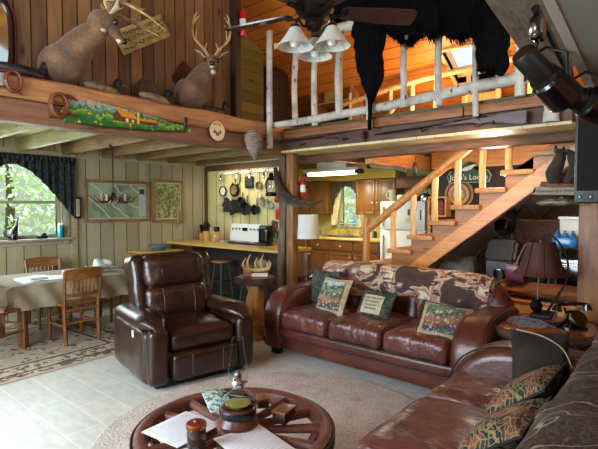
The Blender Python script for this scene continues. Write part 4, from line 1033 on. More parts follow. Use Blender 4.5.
r = T('pot_holder', 'cream pot holder hanging by one corner left of the oven mitts', 'pot holder', (5.175, 6.18, 1.50), 0, None, rx=radians(40)); P(r, 'pad', MB().rbox((0, 0, 0), (.02, .15, .15), .009, 6), mitt_lt); P(r, 'loop', MB().tube([(0, .07, .07), (0, .09, .10), (0, .10, .08), (0, .07, .07)], .003, 5), mitt_lt)
r = T('wall_clock', 'small round white wall clock with a dark rim left of the pans', 'clock', (5.17, 6.14, 1.75), 0); 
m = MB(); m.lathe([(.085, -.01), (.085, .02), (.072, .02), (.070, .005)], seg=32, cap=False); m.bm.transform(Matrix.Rotation(radians(-90), 4, 'Y')); P(r, 'rim', m, black_m)
m = MB(); m.lathe([(.001, 0), (.072, 0), (.072, .006), (.001, .006)], seg=32); m.bm.transform(Matrix.Rotation(radians(-90), 4, 'Y')); fc = P(r, 'face', m, white_pl)
m = MB(); m.tube([(-.009, 0, 0), (-.009, .0, .04)], .003, 4); m.tube([(-.009, 0, 0), (-.009, -.035, -.01)], .003, 4); m.build('hands', black_m, fc)
for hh in range(12): a = hh*pi/6; text(fc, str(hh if hh else 12), .018, black_m, (-.0075, -.055*sin(a), .055*cos(a)), FACE_X, 'numeral')
# wall phone
r = T('wall_telephone', 'tan corded telephone on the panelled wall left of the kitchen corner', 'telephone', (4.62, YW-.03, 1.31)); P(r, 'base', MB().rbox((0, 0, 0), (.09, .05, .20), .015, 6), mk('tan_plastic', '#9c8450', rough=.4)); P(r, 'handset', MB().rbox((0, -.045, 0), (.045, .04, .18), .015, 6), mk('tan_plastic_dark', '#7c6638', rough=.4))
# wall posters in pine frames
def framed(name, label, x0, x1, z0, z1, art, fm, y=YW, fw=.045):
    r = T(name, label, 'picture', ((x0+x1)/2, y-.012, z0)); W = x1-x0; H = z1-z0; m = MB()
    m.box((-W/2, -.02, 0), (-W/2+fw, .01, H), .004); m.box((W/2-fw, -.02, 0), (W/2, .01, H), .004); m.box((-W/2+fw, -.02, 0), (W/2-fw, .01, fw), .004); m.box((-W/2+fw, -.02, H-fw), (W/2-fw, .01, H), .004)
    P(r, 'frame', m, fm); P(r, 'mat_board', MB().box((-W/2+fw, -.006, fw), (W/2-fw, 0, H-fw)), mk('mat_board', '#a8ac96', rough=.5)); P(r, 'print', MB().box((-W/2+fw+.02, -.009, fw+.02), (W/2-fw-.02, -.006, H-fw-.02)), art); return r
def map_art():
    s = NT('map_print'); v = s.mapping(); f = s.noise(v, 3, 6, .6, .6); c = s.ramp(f, [(.35, '#6b7c5a'), (.5, '#8a977a'), (.62, '#a3ab90')])
    wv = s.n('ShaderNodeTexWave', wave_type='BANDS', bands_direction='DIAGONAL'); s.l(v, wv.inputs[0]); wv.inputs['Scale'].default_value = 2.0; wv.inputs['Distortion'].default_value = 7
    c = s.mix(s.ramp(wv.outputs['Fac'], [(.95, (0, 0, 0)), (.985, (.85, .85, .85))]), c, '#c9c8b0'); s.col(c); return s.set(rough=.25)
def tree_art():
    s = NT('tree_print'); v = s.mapping(); f = s.noise(v, 9, 5, .6, 2.2); s.col(s.ramp(f, [(.40, '#a8a87c'), (.5, '#7c8050'), (.56, '#4f5228'), (.62, '#8c9060')])); return s.set(rough=.25)
mp_ = framed('framed_map', 'wide framed green topographic map behind the antler chandelier', 3.04, 4.07, 1.26, 1.88, map_art(), mk('frame_pine', '#7a5a34', '#997446', 6, rough=.5))
P(mp_, 'map_legend', MB().box((.33, -.011, .08), (.44, -.009, .54)), mk('legend_paper', '#a3aba6', rough=.4)); P(mp_, 'legend_logo', MB().box((.345, -.0125, .42), (.425, -.011, .5)), mk('legend_blue', '#1c2c3c', rough=.5))
tp_ = framed('framed_print', 'upright framed print of a branching tree in brown and green', 4.13, 4.71, 1.24, 1.925, tree_art(), MATS['frame_pine'])
m = MB(); rnd = random.Random(5)
def branch(p, d, L, r0, dep):
    q = (p[0]+sin(d)*L, p[1]+cos(d)*L)
    m.tube([(p[0], -.0095, p[1]), (q[0], -.0095, q[1])], (r0, r0*.7), 5, flat=1)
    if dep:
        for k in (-1, 1): branch(q, d+k*rnd.uniform(.3, .7), L*rnd.uniform(.65, .85), r0*.65, dep-1)
branch((0, .10), 0, .13, .012, 5); P(tp_, 'tree_drawing', m, mk('brown_print', '#5a4a22', rough=.6))
# thermometer, window things
r = T('thermometer', 'white thermometer on a dark oval board beside the window', 'thermometer', (2.93, YW-.05, 1.32)); P(r, 'board', MB().rbox((0, 0, .155), (.10, .02, .30), .045, 8), mk('dark_oval_board', '#1d1410', rough=.4)); P(r, 'scale', MB().rbox((0, -.013, .155), (.05, .01, .24), .02, 6), mk('ivory_scale', '#c9b9a0', rough=.4)); P(r, 'tube', MB().cyl((0, -.02, .06), (0, -.02, .26), .004, seg=8), mk('red_fluid', '#8c1c14', rough=.3))
# ruffled valance: a thick wavy curtain
def valance_fn(y, x0, x1, ztop, lower, amp, fr, axis='y'):
    def fn(u, v):
        x = x0+(x1-x0)*u; zb = lower(u); z = ztop+(zb-ztop)*v
        d = amp*(sin(u*fr)*(.4+.6*v)+.4*sin(u*fr*2.3+1))+.01
        return (x, y-.05-d, z) if axis == 'y' else (y-.05-d, x, z)
    return fn
val_m = palette('black_floral_cotton', ['#15171a', '#1f2224', '#121315', '#2c302e', '#3b403a', '#191b1c'], 28, 'noise', rough=.95)
def low1(u):
    x = 1.1+1.80*u
    if x < 2.28: return 2.02-.035*sin(x*17)-.01
    t = (x-2.28)/(2.86-2.28); return 1.98-.62*min(1, max(0, t*1.02))**1.25 if x < 2.86 else 1.36
cu_ = T('curtain_valance', 'black floral ruffled swag curtain over the dining window', 'curtain', (0, 0, 0)); cu_.location = (2.0, YW-.05, 2.05)
m = MB().sheet(valance_fn(YW, 1.1, 2.90, 2.145, low1, .018, 120), 190, 10, .006); m.bm.transform(Matrix.Translation(-Vector(cu_.location))); P(cu_, 'fabric', m, val_m, ang=80)
m = MB().sheet(valance_fn(YW-.01, 1.1, 2.90, 2.165, lambda u: 2.09+.01*sin(u*150), .022, 200), 220, 3, .006); m.bm.transform(Matrix.Translation(-Vector(cu_.location))); P(cu_, 'ruffle', m, val_m, ang=80)
r = T('handheld_vacuum', 'black handheld vacuum standing on the dining window sill', 'vacuum', (2.12, YW-.055, 1.04+.03)); P(r, 'body', MB().tube([(0, 0, 0), (0, 0, .06), (.02, 0, .13), (.04, 0, .19)], (.05, .05, .04, .02), 12, smooth=3), black_gl); P(r, 'nozzle', MB().tube([(.035, 0, .17), (.06, 0, .29)], (.015, .008), 8), black_m); P(r, 'handle', MB().tube([(-.03, 0, .16), (-.09, 0, .13), (-.10, 0, .07), (-.05, 0, .03)], .012, 8, smooth=4), black_m)
r = T('tape_dispenser', 'low black tape dispenser on the dining window sill', 'dispenser', (2.46, YW-.055, 1.07)); P(r, 'body', MB().rbox((0, 0, .022), (.13, .05, .044), .012, 6), black_gl); P(r, 'tape', MB().cyl((.02, -.018, .05), (.02, .018, .05), .028, seg=16), black_m)
r = T('water_bottle', 'turquoise bottle with a dark side on the dining window sill', 'bottle', (2.70, YW-.05, 1.07)); P(r, 'body', MB().box((-.03, -.03, 0), (.012, .03, .17), .008), mk('turquoise', '#2aa3b8', rough=.3)); P(r, 'side', MB().box((.012, -.03, 0), (.035, .03, .16), .006), mk('dark_teal', '#12343c', rough=.3)); P(r, 'cap', MB().box((-.025, -.022, .17), (.008, .022, .19), .004), white_pl)
r = T('tea_kettle', 'grey-blue enamel bowl on the shelf between the recliner and the bar', 'bowl', (4.02, 6.30, .815)); P(r, 'bowl', MB().lathe([(.08, 0), (.14, .05), (.15, .09), (.14, .09), (.001, .03)], seg=24), mk('blue_grey_enamel', '#5a6b74', rough=.4))
r = T('side_cabinet', 'low dark cabinet against the panelled wall behind the recliner', 'cabinet', (4.05, 6.42, 0)); P(r, 'body', MB().box((-.35, -.2, .05), (.35, .2, .79), .005), red_wood); P(r, 'top', MB().box((-.37, -.22, .79), (.37, .22, .815), .005), bar_wood); P(r, 'door', MB().box((-.32, -.215, .1), (-.01, -.2, .74), .004), red_wood); P(r, 'door', MB().box((.01, -.215, .1), (.32, -.2, .74), .004), red_wood)
# antler chandelier
ac = T('antler_chandelier', 'brown antler chandelier hanging on a black chain from a joist', 'chandelier', (2.77, 5.29, 1.56))
P(ac, 'ceiling_hook', MB().box((-.04, -.03, .635), (.04, .03, .66), .004), iron)
m = MB()
for i in range(20):
    z = .10+i*.027; rt = i % 2; m.tube([((.008*cos(a*pi/4)) if rt else 0, 0 if rt else .008*cos(a*pi/4), z+.016*sin(a*pi/4)) for a in range(9)], .0028, 5)
P(ac, 'chain', m, iron)
m = MB(); m.ell((0, 0, .05), (.035, .035, .05))
P(ac, 'hub', m, iron)
rnd = random.Random(11)
for i in range(6):
    a = i*pi/3+.3; L = .26; m = MB(); c_, s_ = cos(a), sin(a)
    pts = [(.02*c_, .02*s_, .06), (.10*c_, .10*s_, -.01), (.20*c_, .20*s_, -.005), (.29*c_, .29*s_, .07)]; m.tube(pts, (.018, .016, .013, .005), 8, smooth=5)
    for t, h in ((.09, .08), (.16, .10), (.22, .07)): m.tube([(t*c_, t*s_, -.005), (t*c_-.02*s_, t*s_+.02*c_, h*.5), ((t+.03)*c_-.03*s_, (t+.03)*s_+.03*c_, h)], (.011, .008, .003), 6, smooth=3)
    P(ac, 'antler', m, mk('dark_antler', '#2c1e12', '#6b4e2c', 9, rough=.5))
for i in range(4): a = i*pi/2+.6; P(ac, 'candle_socket', MB().cyl((.15*cos(a), .15*sin(a), .0), (.15*cos(a), .15*sin(a), .08), .011, seg=8), mk('ivory_candle', '#b9ac8c', rough=.5))
# ------------------------------------------------------------------ kitchen
def cab_door(par, x, y0, y1, z0, z1, mat, knob_y, knob_z, name='door'):
    m = MB(); m.box((x-.018, y0+.006, z0+.006), (x, y1-.006, z1-.006), .003); f = .055
    if z1-z0 > .25:
        m.box((x-.026, y0+.006, z0+.006), (x-.018, y0+f, z1-.006), .002); m.box((x-.026, y1-f, z0+.006), (x-.018, y1-.006, z1-.006), .002); m.box((x-.026, y0+f, z0+.006), (x-.018, y1-f, z0+f), .002); m.box((x-.026, y0+f, z1-f), (x-.018, y1-f, z1-.006), .002)
        m.box((x-.024, y0+f+.02, z0+f+.02), (x-.018, y1-f-.02, z1-f-.02), .003)
    d = P(par, name, m, mat); MB().ell((x-.036, knob_y, knob_z), (.013, .013, .013), 10, 8).build('knob', white_pl, d)
for nm, lab, ys in (('upper_cabinet', 'oak wall cabinet with two doors left of the kitchen window', [(5.47, 5.86), (5.86, 6.25), (6.25, 6.64)]), ('upper_cabinet', 'oak wall cabinet right of the kitchen window, above the counter', [(3.98, 4.39), (4.39, 4.80)])):
    y0, y1 = ys[0][0], ys[-1][1]; c = T(nm, lab, 'cabinet', (7.34, (y0+y1)/2, 1.34)); P(c, 'body', MB().box((-.15, y0-(y0+y1)/2, 0), (.155, y1-(y0+y1)/2, .64), .004), cab_m)
    for i, (a, b) in enumerate(ys):
        k = b-.05 if i % 2 == 0 else a+.05
        cab_door(c, -.15, a-(y0+y1)/2, b-(y0+y1)/2, 0, .64, cab_m, k-(y0+y1)/2, .22)
c = T('upper_cabinet', 'short oak cabinet over the refrigerator', 'cabinet', (7.30, 3.72, 1.80)); P(c, 'body', MB().box((-.14, -.25, 0), (.19, .25, .20), .004), cab_low)
ST('wall_soffit', MB().box((7.12, 3.96, 1.985), (XK, 6.9, ZL)), mk('yellow_soffit', '#b99a3c', '#c6a84a', 4, rough=.6))
bc = T('base_cabinet', 'oak base cabinets with drawers below the kitchen sink', 'cabinet', (7.16, 5.0, 0)); P(bc, 'body', MB().box((-.26, -.86, .09), (.33, 1.75, .88), .004), cab_low)
P(bc, 'toe_kick', MB().box((-.20, -.85, 0), (.32, 1.74, .09)), kick_m)
for i in range(5):
    y = -.85+i*.52; cab_door(bc, -.26, y, y+.51, .12, .66, cab_low, y+.45 if i % 2 == 0 else y+.06, .58); cab_door(bc, -.26, y, y+.51, .69, .86, cab_low, y+.255, .775, 'drawer')
wk = S('worktop', 'pale yellow laminate kitchen worktop along the window wall', 'worktop', MB().box((6.86, 4.12, .882), (7.49, 6.76, .92), .008), counter_m)
ST('trim_50', MB().box((7.47, 4.12, .92), (7.498, 6.76, 1.06)), counter_m)
r = T('kitchen_sink', 'stainless sink under the kitchen window', 'sink', (7.17, 5.12, .922)); m = MB(); m.box((-.20, -.38, 0), (-.17, .38, .012), .003); m.box((.17, -.38, 0), (.20, .38, .012), .003); m.box((-.17, -.38, 0), (.17, -.35, .012), .003); m.box((-.17, .35, 0), (.17, .38, .012), .003); m.box((-.17, -.015, 0), (.17, .015, .012), .003); P(r, 'rim', m, steel); P(r, 'basin', MB().box((-.17, -.35, .0), (.17, .35, .003)), pot_dk)
r = T('faucet', 'chrome gooseneck faucet behind the sink', 'faucet', (7.38, 5.08, .922)); P(r, 'base', MB().rbox((0, 0, .01), (.05, .22, .02), .008, 5), chrome); P(r, 'spout', MB().tube([(0, 0, .0), (0, 0, .14), (-.04, 0, .19), (-.12, 0, .18), (-.14, 0, .13)], .011, 8, smooth=5), chrome); P(r, 'handle', MB().tube([(0, -.09, .02), (-.03, -.10, .06)], .008, 8), chrome)
for lab, y, col, h in (('yellow sponge caddy on the left of the kitchen sill', 5.42, '#c8b23c', .09), ('yellow dish bottle at the middle of the kitchen sill', 5.20, '#bfa83a', .10)):
    r = T('dish_rack', lab, 'caddy', (7.40, y, .922)); P(r, 'box', MB().rbox((0, 0, h/2+.02), (.08, .20, h), .015, 6), mk('yellow_plastic_'+str(int(y*100)), col, rough=.5))
    P(r, 'base', MB().box((-.035, -.09, 0), (.035, .09, .022), .004), white_pl)
for lab, y, x, col, h, rr in (('dark soap bottle right of the sink', 4.46, 7.3, '#1d1f20', .15, .03), ('white and green detergent bottle beside the dark soap bottle', 4.56, 7.35, '#9fae8a', .20, .035), ('small glass jar left of the kitchen window', 5.75, 7.3, '#7f8a7a', .12, .04), ('blue and white canister in the left corner of the worktop', 5.98, 7.25, '#4c5e70', .13, .055), ('black countertop appliance at the left end of the worktop', 6.2, 7.2, '#191b1c', .15, .08)):
    r = T('kitchen_bottle', lab, 'bottle' if rr < .05 else 'canister', (x, y, .922)); P(r, 'body', MB().lathe([(rr*.95, 0), (rr, .01), (rr, h*.7), (rr*.5, h*.82), (rr*.45, h*.86)], seg=16), mk('bottle_%d' % int(y*100), col, rough=.3)); P(r, 'cap', MB().lathe([(rr*.48, h*.86), (rr*.48, h), (.001, h)], seg=12), white_pl)
for lab, y in (('small turquoise glass at the left of the kitchen window sill', 5.27), ('small turquoise glass at the right of the kitchen window sill', 5.00)):
    r = T('blue_glass', lab, 'glass', (7.41, y, 1.125)); P(r, 'glass', MB().lathe([(.03, 0), (.04, .08), (.037, .08), (.028, .006)], seg=16), mk('turquoise_glass', '#3aa0b0', rough=.1)); P(r, 'label', MB().lathe([(.0375, .03), (.0392, .05)], seg=16, cap=False), white_pl)
cv = T('curtain_valance', 'dark floral cafe curtain with swag sides at the kitchen window', 'curtain', (7.38, 5.16, 1.93)); kv = palette('sage_floral_cotton', ['#3c4030', '#5b5f49', '#474c3a', '#2a2d22', '#6b6c54'], 34, 'noise', rough=.95)
m = MB().sheet(valance_fn(7.40, 5.52, 4.80, 1.96, lambda u: 1.87-.36*abs(2*u-1)**2.6 if u > .5 else 1.87-.62*abs(2*u-1)**1.8, .014, 70, 'x'), 110, 8, .005); m.bm.transform(Matrix.Translation(-Vector(cv.location))); P(cv, 'fabric', m, kv, ang=80)
sheer = mk('sheer_cotton', '#d6cf9c', '#e6e0b4', 20, rough=.9)
m = MB().sheet(lambda u, v: (7.385-.02*sin(u*26), 5.50-.17*u*(1-.35*v)-.10*(1-v)*u, 1.88-.75*v), 40, 10, .004); m.bm.transform(Matrix.Translation(-Vector(cv.location))); P(cv, 'side_panel', m, sheer, 'pale cream side curtain', ang=80)
fr_ = T('refrigerator', 'white top-freezer refrigerator behind the stair balusters', 'refrigerator', (7.10, 3.66, 0)); P(fr_, 'body', MB().box((-.24, -.40, .03), (.34, .40, 1.58), .012), white_m)
for z0, z1, nm in ((.08, 1.10, 'door'), (1.115, 1.575, 'freezer_door')):
    d = P(fr_, nm, MB().box((-.30, -.40, z0), (-.245, .40, z1), .014), white_m); MB().box((-.335, .33, z0+.25 if nm == 'door' else z0+.05), (-.30, .355, z1-.08), .006).build('handle', white_pl, d)
P(fr_, 'foot_grille', MB().box((-.26, -.38, 0), (.3, .38, .05)), kick_m)
for lab, y, z, w_, h_, c_ in (('small square dark photo magnet on the freezer door', 3.52, 1.40, .07, .10, '#3c4648'), ('pale note magnet under the photo magnet', 3.56, 1.28, .09, .06, '#c4c0ae'), ('small yellow floral magnet at the left of the freezer door', 3.95, 1.42, .06, .05, '#b59a4c'), ('long dark bottle opener magnet at the right edge of the freezer door', 3.33, 1.36, .025, .16, '#3c3a38')):
    r = T('fridge_magnet', lab, 'magnet', (6.797, y, z)); P(r, 'card', MB().box((-.006, -w_/2, -h_/2), (0, w_/2, h_/2), .001), mk('magnet_%d' % int(y*100), c_, rough=.5))
r = T('pitcher', 'cream ceramic pitcher on top of the refrigerator', 'pitcher', (6.98, 3.93, 1.583)); P(r, 'body', MB().lathe([(.055, 0), (.06, .02), (.055, .12), (.06, .19), (.055, .19), (.05, .02)], seg=20), mk('cream_ceramic', '#b8b08c', rough=.35)); P(r, 'handle', MB().tube([(0, .055, .16), (0, .11, .15), (0, .11, .06), (0, .055, .04)], .009, 8, smooth=4), MATS['cream_ceramic'])
r = T('microwave_dish', 'white boxed appliance on top of the refrigerator', 'box', (7.02, 3.68, 1.583)); P(r, 'box', MB().box((-.14, -.13, 0), (.14, .12, .10), .008), white_m); P(r, 'lid', MB().box((-.12, -.11, .10), (.12, .10, .125), .006), black_m)
r = T('tray', 'dark lidded dish stacked behind the white box on the refrigerator', 'dish', (7.05, 3.46, 1.583)); P(r, 'dish', MB().lathe([(.08, 0), (.10, .04), (.09, .06), (.001, .07)], seg=20), pot_dk); P(r, 'knob', MB().ell((0, 0, .075), (.015, .015, .012)), black_m)
r = T('helmet', 'round shiny steel bowl upside down at the right of the refrigerator top', 'bowl', (6.96, 3.32, 1.583)); P(r, 'bowl', MB().lathe([(.085, 0), (.09, .03), (.075, .09), (.04, .12), (.001, .13)], seg=24), chrome); P(r, 'foot', MB().lathe([(.03, .12), (.03, .138), (.001, .138)], seg=16), steel)
r = T('pantry_cabinet', 'tall orange-brown wooden cabinet between refrigerator and stairwell', 'cabinet', (7.12, 3.12, 0)); P(r, 'body', MB().box((-.30, -.11, 0), (.35, .11, 1.58), .005), pine_z); P(r, 'door', MB().box((-.315, -.10, .1), (-.30, .10, 1.55), .004), pine_z)
r = T('papers_basket', 'small cream box with red book standing beyond the pantry cabinet', 'box', (6.75, 2.995, 1.27)); 
bpy.data.objects.remove(r)
fx = T('fluorescent_light', 'lit fluorescent tube fixture over the kitchen', 'light fixture', (6.3, 4.70, 2.04)); P(fx, 'housing', MB().box((-.07, -.56, .03), (.07, .56, .085), .006), white_m)
em = NT('lit_tube'); em.b.inputs['Emission Color'].default_value = (1, .95, .78, 1); em.col('#ffffff'); em = em.set(es=4.5)
P(fx, 'tube', MB().rbox((0, 0, .0), (.12, .98, .06), .028, 6), em); P(fx, 'end_cap', MB().box((-.065, -.60, -.02), (.065, -.50, .05), .008), black_m); P(fx, 'hanger', MB().box((-.02, -.3, .08), (.02, .3, ZL-2.04), .002), white_pl)
# white shaded table lamp at the end of the bar
r = T('table_lamp', 'table lamp with a white drum shade and square wooden base behind the sofa', 'lamp', (4.55, 3.79, 0)); 
P(r, 'stand', MB().box((-.11, -.10, 0), (.11, .10, .62), .01), red_wood); P(r, 'base', MB().box((-.045, -.045, .62), (.045, .045, .90), .008), mk('grey_wood_base', '#4c3a2c', '#7a6048', 9, rough=.6)); P(r, 'neck', MB().cyl((0, 0, .90), (0, 0, 1.10), .008), brass)
q = MB(); q.lathe([(.165, 1.09), (.145, 1.39), (.142, 1.39), (.162, 1.09)], seg=36, cap=False); P(r, 'shade', q, mk('white_linen_shade', '#d9d8d6', '#e6e5e2', 60, rough=.9, sss=.2))
# lantern, extinguisher and mounted mink on the posts
r = T('lantern', 'black hurricane lantern with glass chimney hanging on the dark post', 'lantern', (4.22, 4.09, 1.62)); P(r, 'tank', MB().lathe([(.07, 0), (.075, .02), (.07, .045), (.03, .055)], seg=24), iron); q = MB(); q.lathe([(.035, .055), (.055, .11), (.045, .17), (.03, .20), (.028, .20), (.043, .17), (.052, .11), (.032, .055)], seg=20, cap=False); P(r, 'globe', q, glass_m); P(r, 'cap', MB().lathe([(.05, .20), (.045, .23), (.03, .25), (.025, .29), (.001, .30)], seg=20), iron)
for s_ in (1, -1): P(r, 'side_tube', MB().tube([(0, s_*.06, .03), (0, s_*.085, .08), (0, s_*.085, .19), (0, s_*.03, .25)], .009, 8, smooth=4), iron)
P(r, 'bail', MB().tube([(0, .08, .19), (0, .05, .33), (0, 0, .37), (0, -.05, .33), (0, -.08, .19)], .003, 6, smooth=4), iron)
r = T('fire_extinguisher', 'red fire extinguisher with a white label mounted on the golden post', 'extinguisher', (4.42, 3.735, 1.60)); P(r, 'cylinder', MB().lathe([(.03, 0), (.036, .01), (.036, .22), (.02, .25), (.001, .255)], seg=18), mk('signal_red', '#a81c1c', rough=.3)); P(r, 'label', MB().lathe([(.0365, .07), (.0368, .16)], seg=18, cap=False), white_pl); P(r, 'valve', MB().tube([(0, 0, .25), (0, 0, .28), (0, -.05, .29)], .012, 8), black_m); P(r, 'hose', MB().tube([(0, -.02, .28), (0, -.055, .24), (-.01, -.05, .12)], .007, 6, smooth=4), black_m)
mk_m = deer_fur('dark_mink_fur', '#140b08', '#32200f', '#5a3a26')
q = MB(); q.tube([(4.27, 4.06, 1.98), (4.24, 4.02, 1.86), (4.22, 3.97, 1.74), (4.21, 3.88, 1.64), (4.19, 3.74, 1.57), (4.17, 3.60, 1.535), (4.17, 3.50, 1.53)], (.02, .035, .045, .06, .055, .038, .028), 12, smooth=5, wob=.5); q.tube([(4.17, 3.52, 1.53), (4.15, 3.40, 1.515), (4.15, 3.27, 1.545), (4.16, 3.20, 1.57)], (.026, .022, .016, .006), 10, smooth=4); q.tufts(5200, .032, .0022, droop=(0, -1, -.1), seed=2, dr=.7)
S('mounted_mink', 'dark furry mink mount curling around the golden post with its tail out to the right', 'animal mount', q, mk_m)
# ------------------------------------------------------------------ staircase
stx = T('staircase', 'open pine staircase with a log handrail rising to the loft', 'staircase', (4.8, 3.2, 0))
LX, LY = 4.8, 3.2
def tz(k): return .84+.168*(k-5)
def ty(k): return 2.99-.25*(k-5)      # left (lower) nose of tread k
for k in range(1, 13):
    m = MB().box((-.06, ty(k)-.30-LY, tz(k)-.05), (.86, ty(k)-LY, tz(k)), .006); P(stx, 'tread', m, pine_x)
poly = []
for k in range(1, 13):
    poly += [(ty(k)-.03, tz(k-1)-.04 if k > 1 else 0), (ty(k)-.03, tz(k)-.05)]
poly += [(.95, 2.14), (.62, 2.14), (.62, 2.02)]
low = lambda y: .88+.775*(2.4-y)
poly += [(y, low(y)-.02) for y in (1.0, 2.0, 3.0)]+[(3.45, .05)]
for x in (0, .74):
    m = MB().prism([(y-LY, z) for y, z in poly], (x, 0, 0), (0, 1, 0), (0, 0, 1), (.045, 0, 0)); P(stx, 'stringer', m, wood('stringer_board', '#7c4a12', '#a86c24', 1, rough=.4, kc='#5c2a0c'))
m = MB(); m.prism([(3.62-LY, .0), (3.40-LY, 0), (2.29-LY, .80), (.62-LY, 2.08), (.62-LY, 2.20), (1.11-LY, 1.885), (2.4-LY, .885), (3.0-LY, .42)], (-.05, 0, 0), (0, 1, 0), (0, 0, 1), (.05, 0, 0), .006); P(stx, 'lower_rail_board', m, wood('lower_stringer', '#b06a22', '#d68f3c', 1, rough=.35, kc='#5c2a0c'), 'brighter board under the stringer')
log_m = wood('peeled_log', '#a0632e', '#cf9656', 2, rough=.45, kc='#5c2a0c')
P(stx, 'handrail', MB().tube([(-.04, 3.10-LY, 1.155), (-.04, 2.5-LY, 1.60), (-.04, 1.80-LY, 2.10)], (.044, .047, .044), 12, wob=.1), log_m)
P(stx, 'newel_post', MB().tube([(-.05, 3.02-LY, 0), (-.055, 3.02-LY, .7), (-.05, 3.02-LY, 1.36)], (.05, .047, .042), 12, wob=.15), log_m)
for k in range(6, 12):
    y = ty(k)-.07; zt = min(2.06, 1.155+.73*(3.10-y)-.02)
    P(stx, 'baluster', MB().tube([(-.03, y-LY, tz(k)), (-.035, y-LY+.005, (tz(k)+zt)/2), (-.03, y-LY, zt)], (.035, .033, .035), 10, wob=.15), pine_l)
P(stx, 'knob_hole', MB().ell((-.022, 2.18-LY, 1.02), (.008, .022, .026)), mk('red_knot', '#4a1a0c', rough=.5))
# ------------------------------------------------------------------ under and behind the stairs
r = T('lodge_sign', 'dark green lodge sign with a leaping fish behind the stair balusters', 'sign', (6.22, 2.36, 1.905)); r.scale = (.86, .86, .86)
pl = [(-.30, -.10), (.30, -.10), (.33, 0), (.28, .07), (.12, .08), (.07, .17), (0, .21), (-.08, .17), (-.12, .08), (-.28, .07), (-.33, 0)]
P(r, 'rim', MB().prism([(-a*1.05, b*1.08) for a, b in pl], (0, 0, 0), (0, 1, 0), (0, 0, 1), (-.012, 0, 0)), mk('sign_rim', '#8c9c84', rough=.5)); bd = P(r, 'board', MB().prism([(-a, b) for a, b in pl], (-.012, 0, 0), (0, 1, 0), (0, 0, 1), (-.01, 0, 0)), mk('forest_green', '#0f3a26', rough=.5))
text(bd, "John's Lodge", .115, mk('sign_cream', '#c9ceb6', rough=.6), (-.024, 0, -.03), FACE_X); m = MB(); m.prism([(.12, .08), (.03, .07), (-.05, .10), (-.10, .15), (-.13, .13), (-.12, .17), (-.07, .165), (.0, .145), (.07, .125)], (-.022, 0, 0), (0, 1, 0), (0, 0, 1), (-.006, 0, 0)); m.build('fish', MATS['sign_cream'], bd)
r = T('dartboard', 'round concentric dartboard on the dark wall behind the stairs', 'dartboard', (6.25, 2.50, 1.66))
for i, (rad, c) in enumerate(((.20, '#8c7040'), (.17, '#4c2030'), (.145, '#a88a50'), (.10, '#3a4a60'), (.085, '#a88a50'), (.03, '#7a2420'))):
    m = MB(); m.lathe([(.001, 0), (rad, 0), (rad, .012), (.001, .012)], (0, 0, 0), 32); m.bm.transform(Matrix.Translation((-.004*i, 0, 0)) @ Matrix.Rotation(radians(-90), 4, 'Y')); P(r, 'ring' if i < 5 else 'bullseye', m, mk('dart_'+c[1:], c, rough=.7))
r = T('open_shelf', 'small brown wall shelf right of the pantry with cream books', 'shelf', (6.2, 2.75, 1.35)); m = MB(); m.box((-.1, -.13, 0), (.08, .13, .02)); m.box((-.1, -.13, .26), (.08, .13, .28)); m.box((-.1, -.13, .02), (.08, -.11, .26)); m.box((-.1, .11, .02), (.08, .13, .26)); P(r, 'frame', m, pine_y)
for lab, y, h, c in (('cream book at the left of the small brown wall shelf', 2.80, .18, '#b8aa84'), ('dark red book at the right of the small brown wall shelf', 2.70, .20, '#6a2a24')):
    r = T('book', lab, 'book', (6.18, y, 1.372)); P(r, 'pages', MB().box((-.06, -.03, 0), (.06, .03, h-.005)), white_pl); m = MB(); m.box((-.066, -.036, 0), (.064, -.03, h)); m.box((-.066, .03, 0), (.064, .036, h)); m.box((-.068, -.036, 0), (-.062, .036, h)); P(r, 'cover', m, mk('bookcover_%d' % int(y*10), c, rough=.6))
r = T('trash_bin', 'grey plastic-bag-lined bin under the stairs', 'bin', (5.35, 2.13, 0)); P(r, 'bin', MB().lathe([(.15, 0), (.18, .72), (.17, .72), (.14, .02)], seg=24), mk('grey_bin', '#3c3e40', rough=.5)); m = MB(); m.rbox((0, 0, .76), (.38, .38, .26), .10, 12, wob=.05); P(r, 'bag', m, mk('grey_bag', '#6f7470', '#8f9490', 8, rough=.35, bump=.5, bs=14))
r = T('plastic_tub', 'white rounded tub beside the bagged bin under the stairs', 'tub', (5.02, 1.93, 0)); P(r, 'tub', MB().lathe([(.14, 0), (.17, .62), (.15, .70), (.001, .72)], seg=24), white_pl); P(r, 'lid', MB().lathe([(.175, .62), (.175, .65), (.16, .66)], seg=24), white_m)
r = T('pet_feeder', 'tall dark grey plastic bin with a sloped hopper lid behind the sofa', 'container', (5.1, 1.55, 0)); P(r, 'body', MB().prism([(-.15, .02), (.15, .02), (.15, .95), (-.12, .95)], (0, -.15, 0), (1, 0, 0), (0, 0, 1), (0, .30, 0), .02), mk('charcoal_plastic', '#26292d', rough=.45)); P(r, 'lid', MB().prism([(-.19, .93), (.15, .93), (.15, 1.15), (-.06, 1.15)], (0, -.15, 0), (1, 0, 0), (0, 0, 1), (0, .30, 0), .03), mk('charcoal_plastic_lid', '#2f3338', rough=.4)); P(r, 'handle', MB().tube([(-.145, -.04, .74), (-.17, -.04, .84), (-.17, .04, .84), (-.145, .04, .74)], .012, 8, smooth=3), black_gl)
r = T('backpack', 'black bag hanging on the dark wall above the grey bin', 'bag', (5.9, 1.80, 1.22)); m = MB(); m.rbox((0, 0, .12), (.18, .26, .34), .07, 10, wob=.04); P(r, 'bag', m, black_m); P(r, 'strap', MB().tube([(-.08, -.06, .24), (-.14, -.10, .10), (-.10, -.06, -.05)], .014, 6, smooth=4), black_gl); P(r, 'pocket', MB().rbox((-.10, 0, .06), (.07, .18, .16), .03, 8), black_gl)
